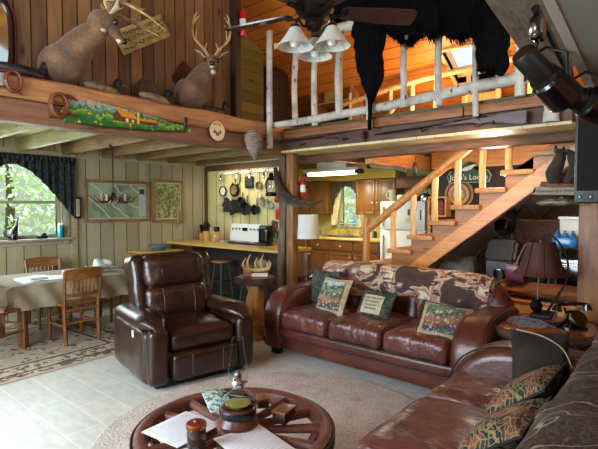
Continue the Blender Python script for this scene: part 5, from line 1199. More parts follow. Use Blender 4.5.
r = T('folding_chair', 'folded chair with pinkish brown plaid fabric against the dark wall', 'folding chair', (5.95, 1.46, .60)); P(r, 'fabric', MB().rbox((0, 0, .46), (.03, .50, .52), .014, 10, rot=(0, radians(-5), 0)), palette('plaid_pink', ['#4a342e', '#5c4038', '#6a4e44', '#553c34'], 5, 'noise', (1, 6, 6)));
m = MB()
for z in range(5): m.box((-.022+.0, -.24, .25+z*.1), (-.018, .24, .256+z*.1))
for y in range(5): m.box((-.022, -.20+y*.1, .22), (-.018, -.194+y*.1, .70))
P(r, 'grid_stripes', m, mk('plaid_line', '#2c1f1c', rough=.9)); P(r, 'frame', MB().tube([(.02, -.26, -.55), (.0, -.26, .70), (.0, -.24, .73), (.0, .24, .73), (.0, .26, .70), (.02, .26, -.55)], .012, 8), steel)
sh = T('wire_shelf', 'chrome wire shelving rack under the stair end', 'shelving', (5.6, .86, 0))
for x in (-.16, .16):
    for y in (-.30, .34): P(sh, 'post', MB().cyl((x, y, 0), (x, y, 1.12), .012), steel)
for z in (.30, .64, 1.06):
    m = MB(); 
    for x in (-.16, .16): m.cyl((x, -.30, z), (x, .34, z), .006, seg=6)
    for i in range(12): y = -.30+i*.058; m.cyl((-.16, y, z), (.16, y, z), .003, seg=5)
    P(sh, 'wire_shelf', m, steel)
r = T('microwave', 'steel and black toaster oven on the middle wire shelf', 'toaster oven', (5.58, .86, .648)); P(r, 'body', MB().box((-.14, -.26, 0), (.14, .28, .30), .01), steel); P(r, 'door', MB().box((-.15, -.14, .03), (-.14, .26, .27), .004), black_gl); P(r, 'control_panel', MB().box((-.148, -.25, .03), (-.14, -.16, .27), .003), pot_dk); P(r, 'handle', MB().cyl((-.165, -.10, .25), (-.165, .22, .25), .008), chrome)
blue_w = mk('blue_water_plastic', '#1d63a8', '#3c8ad0', 9, rough=.2)
r = T('water_jug', 'blue shrink-wrapped water bottles on the top wire shelf', 'water bottles', (5.50, 1.06, 1.068)); m = MB()
for i in range(3):
    for j in range(2): m.lathe([(.03, 0), (.034, .03), (.032, .12), (.012, .16), (.012, .18)], (-.05+.07*j, -.07+.07*i, 0), 12)
P(r, 'bottles', m, blue_w); P(r, 'wrap', MB().rbox((-.015, 0, .06), (.16, .23, .12), .03, 8, wob=.01), blue_w)
r = T('storage_tote', 'white plastic tote above the blue bottles at the right', 'tote', (5.66, .90, 1.25-.182)); P(r, 'tub', MB().prism([(-.14, .0), (.14, .0), (.17, .30), (-.17, .30)], (0, -.22, 0), (1, 0, 0), (0, 0, 1), (0, .44, 0), .01), white_pl); P(r, 'rim', MB().box((-.185, -.235, .29), (.185, .235, .32), .008), white_m)
r = T('carton', 'plain tan cardboard carton at the right end of the top wire shelf', 'box', (5.42, .84, 1.068)); P(r, 'box', MB().box((-.05, -.06, 0), (.05, .06, .22), .003), mk('cardboard', '#8c6a42', '#a07c50', 8, rough=.8)); P(r, 'tape', MB().box((-.051, -.015, .1), (.051, .015, .221)), mk('parcel_tape', '#9c8458', rough=.3))
# chest with a log slab top
c = T('log_top_chest', 'tan wooden chest with a thick bark-edged log slab top', 'chest', (4.82, 1.16, 0)); P(c, 'body', MB().box((-.16, -.30, .05), (.20, .26, .60), .006), pine_z); P(c, 'door', MB().box((-.175, -.27, .09), (-.16, -.03, .57), .004), pine_l); P(c, 'door', MB().box((-.175, -.01, .09), (-.16, .23, .57), .004), pine_l); P(c, 'plinth', MB().box((-.14, -.28, 0), (.18, .24, .05)), kick_m)
P(c, 'slab_top', MB().tube([(0.02, -.42, .69), (.02, -.1, .70), (.03, .15, .69), (.02, .34, .70)], (.15, .17, .165, .15), 14, smooth=5, flat=.42, wob=.18), wood('slab_bark', '#5a3218', '#9a6432', 1, ns=4, rough=.7, bump=.9, kd=2)); P(c, 'shelf_edge', MB().tube([(-.15, -.36, .60), (-.15, .30, .605)], .022, 8), pine_y)
r = T('tin_box', 'dark magenta square tin on the log slab chest', 'tin', (4.74, 1.33, .765)); P(r, 'tin', MB().rbox((0, 0, .085), (.12, .17, .16), .012, 6), mk('magenta_tin', '#5c1230', rough=.35)); P(r, 'lid', MB().rbox((0, 0, .17), (.125, .175, .02), .008, 6), mk('magenta_lid', '#7a2444', rough=.3))
# slab side table in the corner with lamp and telephone
c = T('slab_side_table', 'dark bark-edged slab side table in the corner between the sofas', 'side table', (3.86, .86, 0)); P(c, 'slab_top', slab(MB(), (0, 0), .42, .36, .53, .60, 8, 36, .16), bark); P(c, 'top_face', slab(MB(), (0, 0), .39, .33, .600, .605, 8, 36, .16), wood('orange_slab', '#5e2e14', '#96542a', 0, rough=.25, knots=False, coat=.4)); P(c, 'trunk_base', MB().tube([(0, 0, .53), (0, .02, .3), (.02, 0, 0)], (.18, .16, .24), 14, smooth=4, wob=.3), bark)
r = T('doily', 'bluish patterned cloth runner under the lamp on the corner slab table', 'cloth', (3.86, 1.0, .607), -.9); P(r, 'cloth', MB().sheet(lambda u, v: (-.13+.26*u, -.18+.36*v, .003*sin(u*9+v*7)+.004), 10, 12, .003), palette('runner_print', ['#6f7c92', '#8c98a8', '#565f70', '#a7adb4'], 18, 'noise'))
r = T('table_lamp', 'iron table lamp with a curved arm and ribbed maroon shade in the corner', 'lamp', (4.07, .93, .614)); r.scale = (.92, .92, .97); m = MB(); m.rbox((0, 0, .022), (.24, .17, .04), .012, 8); P(r, 'base', m, iron)
P(r, 'arm', MB().tube([(.0, -.02, .03), (-.02, -.08, .14), (.0, -.17, .32), (0, -.17, .50), (0, -.10, .63), (0, -.02, .68), (0, .03, .63)], (.012, .010, .009, .009, .009, .009, .008), 8, smooth=5), iron); P(r, 'ornament', MB().lathe([(.02, .04), (.045, .06), (.055, .09), (.04, .12), (.015, .14)], (0, .06, 0), 16), iron); P(r, 'rod', MB().cyl((0, .05, .12), (0, .035, .63), .004), steel)
q = MB(); n = 8; rings = []
for z, rad in ((.35, .215), (.355, .21), (.39, .18), (.45, .155), (.53, .135), (.58, .118), (.62, .105)):
    rings.append([(rad*cos(2*pi*i/48)*(1+.035*abs(cos(4*2*pi*i/48))), .03+rad*sin(2*pi*i/48)*(1+.035*abs(cos(4*2*pi*i/48))), z) for i in range(48)])
inner = [[(x*.97, .03+(y-.03)*.97, z) for x, y, z in rg] for rg in reversed(rings)]
q.ring_loft(rings+inner, cap=False); sd = P(r, 'shade', q, mk('maroon_parchment', '#3a1a16', '#4f2820', 9, rough=.7))
m = MB()
for i in range(8):
    a = 2*pi*i/8+pi/8; m.tube([((rd*1.004)*cos(a), .03+(rd*1.004)*sin(a), z) for z, rd in ((.35, .217), (.39, .183), (.45, .158), (.53, .138), (.62, .107))], .0035, 5)
m.build('shade_ribs', mk('rib_braid', '#24100c', rough=.8), sd)
P(r, 'tassel', MB().tube([(-.05, .14, .60), (-.08, .18, .50), (-.08, .21, .42)], (.008, .006, .014), 6), mk('tan_tassel', '#7a6048', rough=.9)); P(r, 'bulb', MB().ell((0, .035, .46), (.03, .03, .045)), white_pl)
r = T('rotary_telephone', 'black vintage rotary telephone on the corner slab table', 'telephone', (3.90, .70, .607), radians(-40)); r.scale = (1.05,)*3
P(r, 'base', MB().lathe([(.10, 0), (.10, .012), (.07, .03), (.035, .06), (.03, .10)], seg=24), black_gl); m = MB(); m.lathe([(.055, 0), (.06, .01), (.055, .02), (.001, .022)], seg=24); m.bm.transform(Matrix.Translation((0, -.055, .07)) @ Matrix.Rotation(radians(55), 4, 'X')); dl = P(r, 'dial', m, mk('aged_brass_dial', '#4a3c20', metal=.8, rough=.4))
m = MB()
for i in range(10): a = i*.5; m.lathe([(.0075, .022), (.007, .024), (.001, .024)], (.038*cos(a), .038*sin(a), 0), 10)
m.bm.transform(Matrix.Translation((0, -.055, .07)) @ Matrix.Rotation(radians(55), 4, 'X')); m.build('finger_holes', black_m, dl)
P(r, 'cradle', MB().tube([(-.06, 0, .14), (-.05, 0, .11), (.05, 0, .11), (.06, 0, .14)], .009, 8), black_gl); m = MB(); m.tube([(-.11, 0, .155), (-.05, 0, .165), (.05, 0, .165), (.11, 0, .155)], .013, 10, smooth=4); 
for s_ in (-1, 1): m.tube([(s_*.115, 0, .16), (s_*.12, 0, .12)], (.022, .034), 12)
P(r, 'handset', m, black_gl); P(r, 'cord', MB().tube([(-.11, .0, .12), (-.14, .03, .03), (-.05, .09, .01)], .005, 6, smooth=5), black_m)
r = T('note_card', 'small white and blue card taped to the edge of the corner slab table', 'card', (3.56, .62, .47), -.75); P(r, 'card', MB().box((-.045, -.004, -.025), (.045, 0, .045), .001), mk('pale_card', '#8b98ad', rough=.6)); P(r, 'stripe', MB().box((-.045, -.005, .0), (.045, -.004, .012)), mk('card_blue', '#3c5478', rough=.6))
# ------------------------------------------------------------------ painted saw, disc, nest and rack on the beam
FY = 3.845
saw_w = wood('saw_handle_wood', '#4a2414', '#7c4226', 0, rough=.35, knots=False)
def saw_handle(par, x, z, s=1.0, flip=1):
    pts = [(0, 0), (.10, .01), (.115, .05), (.10, .11), (.12, .16), (.16, .185), (.17, .205), (.08, .215), (.03, .20), (0, .16), (.035, .10), (.02, .05)]
    o_ = MB(); ring = catmull([(x+flip*s*.055+flip*s*.06*cos(a*pi/6), FY-.012, z+s*.105+s*.085*sin(a*pi/6)) for a in range(13)], 3); o_.tube(ring, s*.033, 10, flat=.5)
    o_.tube([(x-flip*s*.02, FY-.012, z-.0), (x+flip*s*.03, FY-.012, z+.02*s), (x+flip*s*.11, FY-.012, z+.045*s), (x+flip*s*.20, FY-.012, z+.04*s)], (s*.012, s*.020, s*.02, s*.010), 8, smooth=3, flat=.7)
    o_.tube([(x+flip*s*.09, FY-.012, z+.18*s), (x+flip*s*.15, FY-.012, z+.185*s), (x+flip*s*.20, FY-.012, z+.16*s)], (s*.02, s*.018, s*.008), 8, smooth=3, flat=.7)
    return P(par, 'handle', o_, saw_w)
sw = T('painted_saw', 'old hand saw painted with a cabin landscape on the loft beam', 'saw', (0, 0, 0))
def landscape():
    s = NT('saw_landscape'); v = s.mapping((1, 1, 1)); sx = s.n('ShaderNodeSeparateXYZ'); s.l(s.tc.outputs['Object'], sx.inputs[0])
    n1 = s.noise(v, 22, 4); n2 = s.noise(v, 9, 3)
    z = s.math('ADD', s.math('MULTIPLY', s.math('ADD', sx.outputs[2], -2.18), 5.0), s.math('MULTIPLY', s.math('SUBTRACT', n2, .5), .9))
    c = s.ramp(z, [(.12, '#1c5a1a'), (.3, '#3f8a22'), (.42, '#8fae30'), (.5, '#2c6a2a'), (.62, '#3f7a4c'), (.75, '#7aa0a0'), (.9, '#b58a6a')])
    c = s.mix(s.ramp(n1, [(.55, (0, 0, 0)), (.6, (1, 1, 1))]), c, '#1f5a3c'); c = s.mix(s.ramp(s.noise(v, 34, 2), [(.63, (0, 0, 0)), (.66, (1, 1, 1))]), c, '#c9b23c')
    s.col(c); return s.set(rough=.4)
poly = [(1.56, 2.205), (1.62, 2.165), (1.72, 2.175)]
n = 56
x0, x1 = 1.72, 2.80
for i in range(n):
    a = x0+(x1-x0)*i/n; b = x0+(x1-x0)*(i+.5)/n; f = lambda x: 2.175+.06*(x-x0)/(x1-x0)-.012*sin((x-x0)*3)
    poly += [(a, f(a)), (b, f(b)-.012)]
poly += [(2.815, 2.232), (2.83, 2.25), (2.79, 2.28), (2.6, 2.295), (2.4, 2.32), (2.0, 2.355), (1.74, 2.385), (1.66, 2.37), (1.62, 2.30)]
bl = P(sw, 'blade', MB().prism(poly, (0, FY-.004, 0), (1, 0, 0), (0, 0, 1), (0, -.004, 0)), landscape())
saw_handle(sw, 1.515, 2.185, 1.0); 
m = MB(); m.tube([(2.745, FY-.012, 2.235), (2.75, FY-.03, 2.31), (2.76, FY-.02, 2.36)], (.012, .016, .013), 8, smooth=4); P(sw, 'end_grip', m, mk('dark_grip', '#14100e', rough=.5))
yb = FY-.0085
m = MB(); m.prism([(2.02, 2.235), (2.10, 2.235), (2.10, 2.285), (2.055, 2.33), (2.02, 2.28)], (0, yb, 0), (1, 0, 0), (0, 0, 1), (0, -.001, 0)); m.prism([(2.10, 2.232), (2.24, 2.232), (2.24, 2.275), (2.10, 2.28)], (0, yb, 0), (1, 0, 0), (0, 0, 1), (0, -.001, 0)); m.prism([(2.26, 2.235), (2.44, 2.235), (2.44, 2.265), (2.26, 2.262)], (0, yb, 0), (1, 0, 0), (0, 0, 1), (0, -.001, 0)); m.build('painted_cabin', mk('paint_brown', '#5c3218', rough=.5), bl)
m = MB(); m.prism([(2.045, 2.335), (2.20, 2.325), (2.255, 2.27), (2.10, 2.278)], (0, yb-.001, 0), (1, 0, 0), (0, 0, 1), (0, -.001, 0)); m.prism([(2.26, 2.262), (2.45, 2.268), (2.43, 2.288), (2.28, 2.285)], (0, yb-.001, 0), (1, 0, 0), (0, 0, 1), (0, -.001, 0)); m.build('painted_roof', mk('paint_orange', '#c9861c', rough=.5), bl)
m = MB(); m.box((2.135, yb-.002, 2.235), (2.16, yb-.001, 2.268)); m.box((2.19, yb-.002, 2.24), (2.215, yb-.001, 2.262)); m.box((2.245, yb-.002, 2.235), (2.265, yb-.001, 2.335)); m.build('painted_windows', mk('paint_cream', '#d6b87c', rough=.5), bl)
sw2 = T('hand_saw', 'dark saw handle at the left end of the loft beam, cut by the photo edge', 'saw', (0, 0, 0)); saw_handle(sw2, 1.30, 2.32, .85, -1); P(sw2, 'blade', MB().prism([(1.20, 2.36), (1.20, 2.46), (.3, 2.44), (.3, 2.40)], (0, FY-.004, 0), (1, 0, 0), (0, 0, 1), (0, -.004, 0)), steel)
for q_ in (sw, sw2):
    # origin at the thing
    c0 = Vector((2.3, FY, 2.17)) if q_ is sw else Vector((1.2, FY, 2.32)); q_.location = c0
    for ch_ in q_.children:
        ch_.location = -c0
dsc = T('welcome_disc', 'round cream welcome plaque with painted trees on the loft beam', 'plaque', (3.155, FY, 2.28))
dsc.scale = (1.2, 1, 1.2)
m = MB(); m.lathe([(.085, -.0), (.085, .012), (.001, .012)], seg=40); m.bm.transform(Matrix.Rotation(radians(90), 4, 'X')); P(dsc, 'disc', m, mk('cream_plaque', '#d8bd92', '#ead2a8', 6, rough=.5))
m = MB(); m.lathe([(.0855, 0), (.089, .004), (.0855, .013)], seg=40, cap=False); m.bm.transform(Matrix.Rotation(radians(90), 4, 'X')); P(dsc, 'rim', m, mk('bark_rim', '#2c1a10', rough=.8))
for i, ch_ in enumerate('WELCOME'):
    a = radians(125-70*i/6); text(dsc, ch_, .026, mk('paint_green_black', '#26301c', rough=.6), (.062*cos(a), -.0125, .062*sin(a)), (radians(90), a-pi/2 if False else 0, 0), 'letter')
m = MB()
for x, h in ((-.035, .035), (-.022, .028), (.018, .030), (.034, .038), (-.01, .018)): m.prism([(x-.009, -.02), (x+.009, -.02), (x, -.02+h)], (0, -.0125, 0), (1, 0, 0), (0, 0, 1), (0, -.001, 0))
P(dsc, 'painted_trees', m, mk('paint_pine', '#1f3424', rough=.6)); m = MB(); m.ell((0, -.0125, -.03), (.022, .0015, .012)); P(dsc, 'painted_lake', m, mk('paint_blue', '#4c5f96', rough=.6))
def nest_mat():
    s = NT('paper_nest'); v = s.mapping((1, 1, 3)); f = s.noise(v, 14, 5, .6, 1.5); wv = s.n('ShaderNodeTexWave', bands_direction='Z'); s.l(s.mapping(), wv.inputs[0]); wv.inputs['Scale'].default_value = 14; wv.inputs['Distortion'].default_value = 7
    s.col(s.mix(.5, s.ramp(f, [(.35, '#6b5c50'), (.6, '#a89888')]), s.ramp(wv.outputs['Fac'], [(.2, '#7a6a5c'), (.8, '#b5a594')]))); s.bump(s.math('ADD', f, wv.outputs['Fac']), .8, .02); return s.set(rough=.9)
ns = T('wasp_nest', 'grey paper wasp nest hanging from the loft beam by the birch post', 'wasp nest', (3.60, 3.74, 1.985))
ns.scale = (1.2, 1.0, .92); P(ns, 'nest', MB().tube([(0, 0, .05), (0, 0, .09), (.0, 0, .16), (-.01, 0, .24), (-.005, .01, .32), (0, .03, .375)], (.018, .04, .075, .095, .085, .04), 24, smooth=5, wob=.12), nest_mat()); P(ns, 'tip', MB().tube([(0, 0, .055), (.0, 0, .0)], (.016, .009), 10), nest_mat() if False else MATS['paper_nest'])
# ------------------------------------------------------------------ decoys, baskets, deer, sign
def duck(label, x, y, z, s, rz, bm_, hm, billm, up=0):
    d = T('duck_decoy', label, 'decoy', (x, y, z), rz); d.scale = (s,)*3
    n = 18; rings = []
    for i in range(15):
        t = i/14; X = -.21+.40*t; w = .085*(sin(pi*min(1, t*1.05+.02)))**.55*(.55+.45*min(1, t*2.2)); h = .062*(sin(pi*min(1, t*1.0+.02)))**.5; zc = .058+.035*(1-t)**3
        rings.append([(X, w*cos(2*pi*k/n), max(0, zc+h*sin(2*pi*k/n))) for k in range(n)])
    P(d, 'body', MB().ring_loft(rings), bm_)
    P(d, 'head', MB().tube([(.12, 0, .07), (.145, 0, .12), (.15, 0, .16+up), (.165, 0, .195+up), (.20, 0, .19+up), (.215, 0, .175+up)], (.04, .033, .032, .036, .027, .015), 12, smooth=4), hm)
    P(d, 'bill', MB().tube([(.205, 0, .178+up), (.25, 0, .165+up), (.275, 0, .16+up)], (.017, .014, .009), 8, flat=.5), billm); return d
dk_b = mk('decoy_black', '#15171b', '#23262b', 12, rough=.45); dk_g = mk('decoy_grey', '#4c4234', '#8c7f68', 14, rough=.55); dk_t = mk('decoy_tan', '#5c4a38', '#a8987c', 9, rough=.55); dk_h = mk('decoy_head_dark', '#10151a', '#1c242c', 9, rough=.35); dk_bill = mk('decoy_bill', '#6a7076', rough=.4)
duck('large black duck decoy at the left end of the beam under the window mirror', 1.40, 4.03, 2.475, .95, 0, dk_b, dk_h, dk_bill, -.03)
duck('grey and tan duck decoy behind the painted saw, below the left deer', 2.03, 4.03, 2.475, .85, 0, dk_g, dk_h, dk_bill, -.02)
duck('tan duck decoy in front of the round woven basket', 2.56, 4.03, 2.475, .85, 0, dk_t, dk_h, dk_bill, -.02)
duck('dark duck decoy with raised head, rightmost on the beam', 3.30, 4.03, 2.475, .80, 0, dk_b, dk_h, mk('decoy_bill_dark', '#22262a', rough=.4), 0)
bk = T('woven_basket', 'round dark woven basket leaning on the brown boards behind the tan decoy', 'basket', (2.50, 4.11, 2.475)); m = MB(); m.lathe([(.001, 0), (.10, 0), (.12, .015), (.125, .03), (.115, .03), (.10, .012), (.001, .012)], (0, 0, 0), 30); m.bm.transform(Matrix.Translation((0, .0, .125)) @ Matrix.Rotation(radians(80), 4, 'X')); P(bk, 'basket', m, wood('basket_weave', '#2c1d14', '#5a4230', 0, ns=8, rough=.8, knots=False)); m = MB()
for rr in (.03, .055, .08): m.tube([(rr*cos(a*pi/12), -.014, .125+rr*sin(a*pi/12)) for a in range(25)], .003, 5)
P(bk, 'weave_rings', m, mk('weave_light', '#6b5440', rough=.8))
def antlers(par, base, fwd, right, up, s, mat, tines=4):
    base, fwd, right, up = map(Vector, (base, fwd, right, up))
    for sg in (-1, 1):
        R_ = right*sg; m = MB(); pts = [base+R_*.03*s, base+R_*.09*s+up*.10*s-fwd*.05*s, base+R_*.19*s+up*.20*s+fwd*.0*s, base+R_*.20*s+up*.31*s+fwd*.10*s, base+R_*.13*s+up*.38*s+fwd*.20*s]
        m.tube(pts, (.019*s, .016*s, .014*s, .011*s, .004*s), 9, smooth=5, wob=.1)
        C_ = catmull(pts, 5)
        for k, L in zip((4, 9, 13, 16)[:tines], (.08, .17, .16, .10)):
            p = C_[k]; m.tube([p, p+up*L*.5*s+fwd*.02*s-R_*.01*s, p+up*L*s+fwd*.03*s-R_*.03*s], (.010*s, .008*s, .003*s), 7, smooth=3)
        P(par, 'antler', m, mat)
def deer(label, wall, head, face, s, name='deer_mount', plaque=True, sweep=False):
    """wall: shoulder point on the boards, head: skull point, face: unit vector of the muzzle"""
    d = T(name, label, 'deer mount', wall); Wp = Vector(wall); H = Vector(head)-Wp; F = Vector(face).normalized(); up = Vector((0, 0, 1)); R_ = F.cross(up).normalized(); U = R_.cross(F).normalized()
    m = MB(); pts = [Vector((0, .0, -.05)), Vector((0, -.06, -.05)), Vector((H.x*.12, -.15, -.01)), Vector((H.x*.40, H.y*.62, H.z*.45)), Vector((H.x*.75, H.y*.85, H.z*.78)), H-F*.06*s-U*.02, H+F*.02*s+U*.01, H+F*.09*s-U*.015*s, H+F*.145*s-U*.03*s, H+F*.185*s-U*.038*s]
    m.tube(pts, [.18*s, .19*s, .175*s, .125*s, .092*s, .085*s, .086*s, .050*s, .036*s, .027*s], 22, smooth=5)
    P(d, 'body', m, deer_m)
    P(d, 'nose', MB().ell(H+F*.196*s-U*.028*s, (.027*s,)*3, 12, 8), black_gl)
    P(d, 'muzzle_patch', MB().ell(H+F*.16*s-U*.050*s, (.028*s,)*3, 12, 8), white_fur, 'white muzzle band'); P(d, 'throat_patch', MB().ell(H-U*.085*s+F*.0*s, (.05*s, .05*s, .035*s), 14, 10), white_fur, 'white throat patch')
    for sg in (-1, 1):
        P(d, 'eye', MB().ell(H+F*.05*s+R_*sg*.066*s+U*.030*s, (.026*s,)*3, 10, 8), black_gl)
        e0 = H-F*.035*s+R_*sg*.06*s+U*.055*s; e1 = e0+R_*sg*.13*s+U*.10*s-F*.01*s; mid = (e0+e1)/2
        m = MB(); m.tube([e0, mid+F*.01*s, e1], (.018*s, .056*s, .006*s), 10, smooth=4, flat=.35); er = P(d, 'ear', m, deer_m)
        m = MB(); m.tube([e0+F*.014*s, mid+F*.026*s, e1+F*.006*s], (.009*s, .040*s, .003*s), 8, smooth=4, flat=.3); m.build('inner_ear', white_fur, er)
    antlers(d, H+U*.075*s-F*.01*s, F*(2.1 if sweep else 1), R_*(.7 if sweep else 1), U*(.55 if sweep else 1), s, antler_m)
    return d
d1 = deer('mounted deer head on the left looking right over the fishing sign', (1.70, 4.14, 2.72), (1.915, 3.72, 2.995), (.80, -.22, -.56), .93, sweep=True)
d2 = deer('mounted deer head facing the room on a dark plaque, right of the sign', (3.00, 4.14, 2.72), (3.06, 3.80, 2.94), (-.60, -.78, -.10), .90)
P(d2, 'plaque', MB().prism([(-.16, .10), (-.02, .30), (.16, .18), (.22, -.10), (.16, -.26), (-.02, -.12)], (-.02, -.0, 0), (1, 0, 0), (0, 0, 1), (0, .018, 0), .004), wood('dark_plaque', '#2a120a', '#4c2414', 0, rough=.3, knots=False))
sg = T('fishing_sign', 'tilted cream wooden sign with fishing joke lettering between the deer heads', 'sign', (2.49, 4.15, 3.16), 0, None, ry=radians(-31.5)); bd = P(sg, 'board', MB().box((-.30, -.02, -.11), (.30, 0, .11), .006), mk('old_cream_paint', '#8c7c4e', '#b5a468', 9, rough=.6)); inkm = mk('sign_black', '#1d1810', rough=.7)
for k, (tx, xx) in enumerate((('A FISHERMAN LIVES HERE', .02), ('WITH THE BEST CATCH', .06), ('OF HIS LIFE', .06))): text(bd, tx, .052, inkm, (xx, -.021, .055-.055*k), FACE_Y)
m = MB(); m.tube([(-.28, -.022, -.06), (-.16, -.022, -.075), (-.10, -.022, -.05), (-.02, -.022, -.085)], .003, 4, smooth=4); m.tube([(-.24, -.022, .03), (-.16, -.022, -.02), (-.12, -.022, -.06)], .003, 4, smooth=3); P(sg, 'painted_rod', m, inkm)
mr = T('wall_mirror', 'dark-framed rounded mirror on the brown boards at the upper left corner', 'mirror', (1.03, 4.15, 2.50)); pl = [(.34*cos(a)*abs(cos(a))**-.45 if abs(cos(a)) > 1e-3 else 0, .30+.36*sin(a)*(abs(sin(a))**-.45 if abs(sin(a)) > 1e-3 else 0)) for a in [i*2*pi/40 for i in range(40)]]
P(mr, 'glass', MB().prism([(a*.9, .3+(b-.3)*.9) for a, b in pl], (0, -.01, 0), (1, 0, 0), (0, 0, 1), (0, -.006, 0)), mk('mirror_glass', '#c8ccd0', metal=1, rough=.05)); m = MB(); m.tube([(a*.93, -.02, .3+(b-.3)*.93) for a, b in pl+[pl[0]]], .02, 8); P(mr, 'frame', m, mk('dark_red_lacquer', '#1c0a0c', rough=.2)); m = MB(); m.tube([(a*1.03, -.012, .3+(b-.3)*1.03) for a, b in pl+[pl[0]]], .012, 8); P(mr, 'outer_bead', m, mk('red_bead', '#4a1a1c', rough=.25))
r = T('christmas_stocking', 'red cylinder with a white band hanging beside the corner post at the top', 'decoration', (3.70, 4.03, 3.36), 0); P(r, 'red_can', MB().lathe([(.03, .08), (.036, .09), (.036, .36), (.02, .39), (.001, .39)], seg=18), MATS['signal_red']); P(r, 'band', MB().lathe([(.037, .20), (.0375, .27)], seg=18, cap=False), white_pl); P(r, 'string', MB().cyl((0, 0, .39), (0, .0, .50), .003, seg=6), black_m)
# ------------------------------------------------------------------ birch railing
br_ = T('birch_railing', 'white birch log railing along the loft edge', 'railing', (4.18, 2.5, 2.385)); ox, oy, oz = 4.18, 2.5, 2.385
def logp(name, pts, r_, mat=birch, seg=12, par=br_, wob=.12):
    o_ = P(par, name, MB().tube([(a-ox, b-oy, c-oz) for a, b, c in pts], r_, seg, smooth=4, wob=wob), mat); return o_
logp('end_post', [(3.90, 3.80, 2.165), (3.895, 3.80, 2.8), (3.90, 3.80, 3.50)], (.038, .036, .036))
logp('bottom_rail', [(3.98, 3.84, 2.44), (4.10, 3.3, 2.47), (4.14, 2.3, 2.50), (4.13, 1.5, 2.54), (4.14, .82, 2.57)], (.038, .042, .047, .052, .058))
logp('top_rail', [(3.96, 3.78, 3.34), (4.10, 3.55, 3.37)], (.035, .038), pine_l)
logp('top_rail', [(4.16, 3.3, 3.42), (4.17, 2.2, 3.40), (4.16, .8, 3.40)], (.05, .055, .055))
for y, z0, z1, rr in ((3.60, 2.47, 3.40, .036), (3.31, 2.42, 3.40, .034), (2.97, 2.46, 3.40, .042), (2.60, 2.4, 3.38, .03), (2.20, 2.47, 3.38, .034), (1.85, 2.44, 3.38, .034), (1.51, 2.30, 3.38, .026), (1.15, 2.42, 3.38, .04)):
    logp('baluster', [(4.12, y, z0-.02), (4.115, y+.01, (z0+z1)/2), (4.15, y, z1)], (rr, rr*.95, rr))
logp('end_post', [(4.14, .92, 2.165), (4.15, .92, 2.6), (4.15, .93, 3.4)], (.06, .055, .05))
# second railing on the far side of the stairwell
fr2 = T('birch_railing', 'thinner peeled log railing on the far side of the loft stairwell', 'railing', (5.75, 2.6, 2.43)); ox, oy, oz = 5.75, 2.6, 2.43
logp('top_rail', [(5.75, 4.1, 3.0), (5.75, 2.8, 3.16), (5.75, 1.2, 3.2)], (.035, .038, .038), pine_l, par=fr2)
logp('bottom_rail', [(5.75, 4.1, 2.52), (5.75, 2.6, 2.54), (5.75, 1.2, 2.56)], (.028,)*3, pine_l, par=fr2)
for y in (3.95, 3.62, 3.28, 2.95, 2.62, 2.2, 1.85, 1.5): logp('baluster', [(5.75, y, 2.43), (5.75, y, 3.15)], (.028, .026), pine_l, par=fr2)
logp('brace', [(5.72, 3.5, 2.5), (5.72, 3.1, 2.95)], (.02, .02), pine_l, par=fr2)
# loft furniture seen through the rails
r = T('wardrobe', 'tall dark brown louvred cabinet in the loft behind the ceiling fan', 'cabinet', (5.24, 5.02, 2.44)); P(r, 'body', MB().box((-.20, -.10, 0), (.22, .45, 1.15), .006), mk('very_dark_brown', '#1c110c', '#2a1a12', 5, rough=.6)); m = MB()
for i in range(20): m.box((-.15, -.112, .08+.052*i), (.17, -.10, .10+.052*i))
P(r, 'louvres', m, mk('louvre_brown', '#3a2418', rough=.6))
r = T('loft_bookcase', 'cluttered wooden shelf unit in the loft behind the railing', 'shelving', (6.0, 4.35, 2.44)); m = MB()
for y in (-.35, .35): m.box((-.15, y-.02, 0), (.15, y+.02, .95))
for z in (.02, .34, .66, .93): m.box((-.15, -.33, z-.015), (.15, .33, z+.015))
P(r, 'frame', m, pine_z)
for lab, y, z, c, h in (('yellow carton on the top shelf of the loft shelf unit', 4.45, 3.12, '#b8923c', .16), ('dark speaker-like box on the middle shelf of the loft unit', 4.22, 2.80, '#1c1a18', .22), ('pale basket on the lowest shelf of the loft unit', 4.48, 2.475, '#a08a64', .2)):
    b_ = T('carton', lab, 'box', (5.98, y, z)); P(b_, 'box', MB().box((-.1, -.09, 0), (.1, .09, h), .006), mk('loft_'+c[1:], c, rough=.7)); P(b_, 'lid', MB().box((-.105, -.095, h), (.105, .095, h+.02), .004), mk('loft_lid_'+c[1:], c, rough=.5))
r = T('antler_string', 'chain of twisted vine and antlers hanging beside the corner post in the loft', 'decoration', (4.02, 4.75, 2.72)); P(r, 'vine', MB().tube([(-.05, 0, .30), (-.02, 0, .16), (.05, 0, .08), (.16, 0, .07), (.26, 0, .14), (.32, 0, .24)], (.014, .02, .018, .02, .018, .010), 8, smooth=5, wob=.4), mk('grey_vine', '#4c4034', '#6a5a48', 9, rough=.8)); P(r, 'ring', MB().tube([(.18+.07*cos(a*pi/10), 0, .06+.07*sin(a*pi/10)) for a in range(21)], .006, 6), iron); P(r, 'cord', MB().cyl((-.05, 0, .3), (-.05, 0, .75), .003, seg=5), iron)
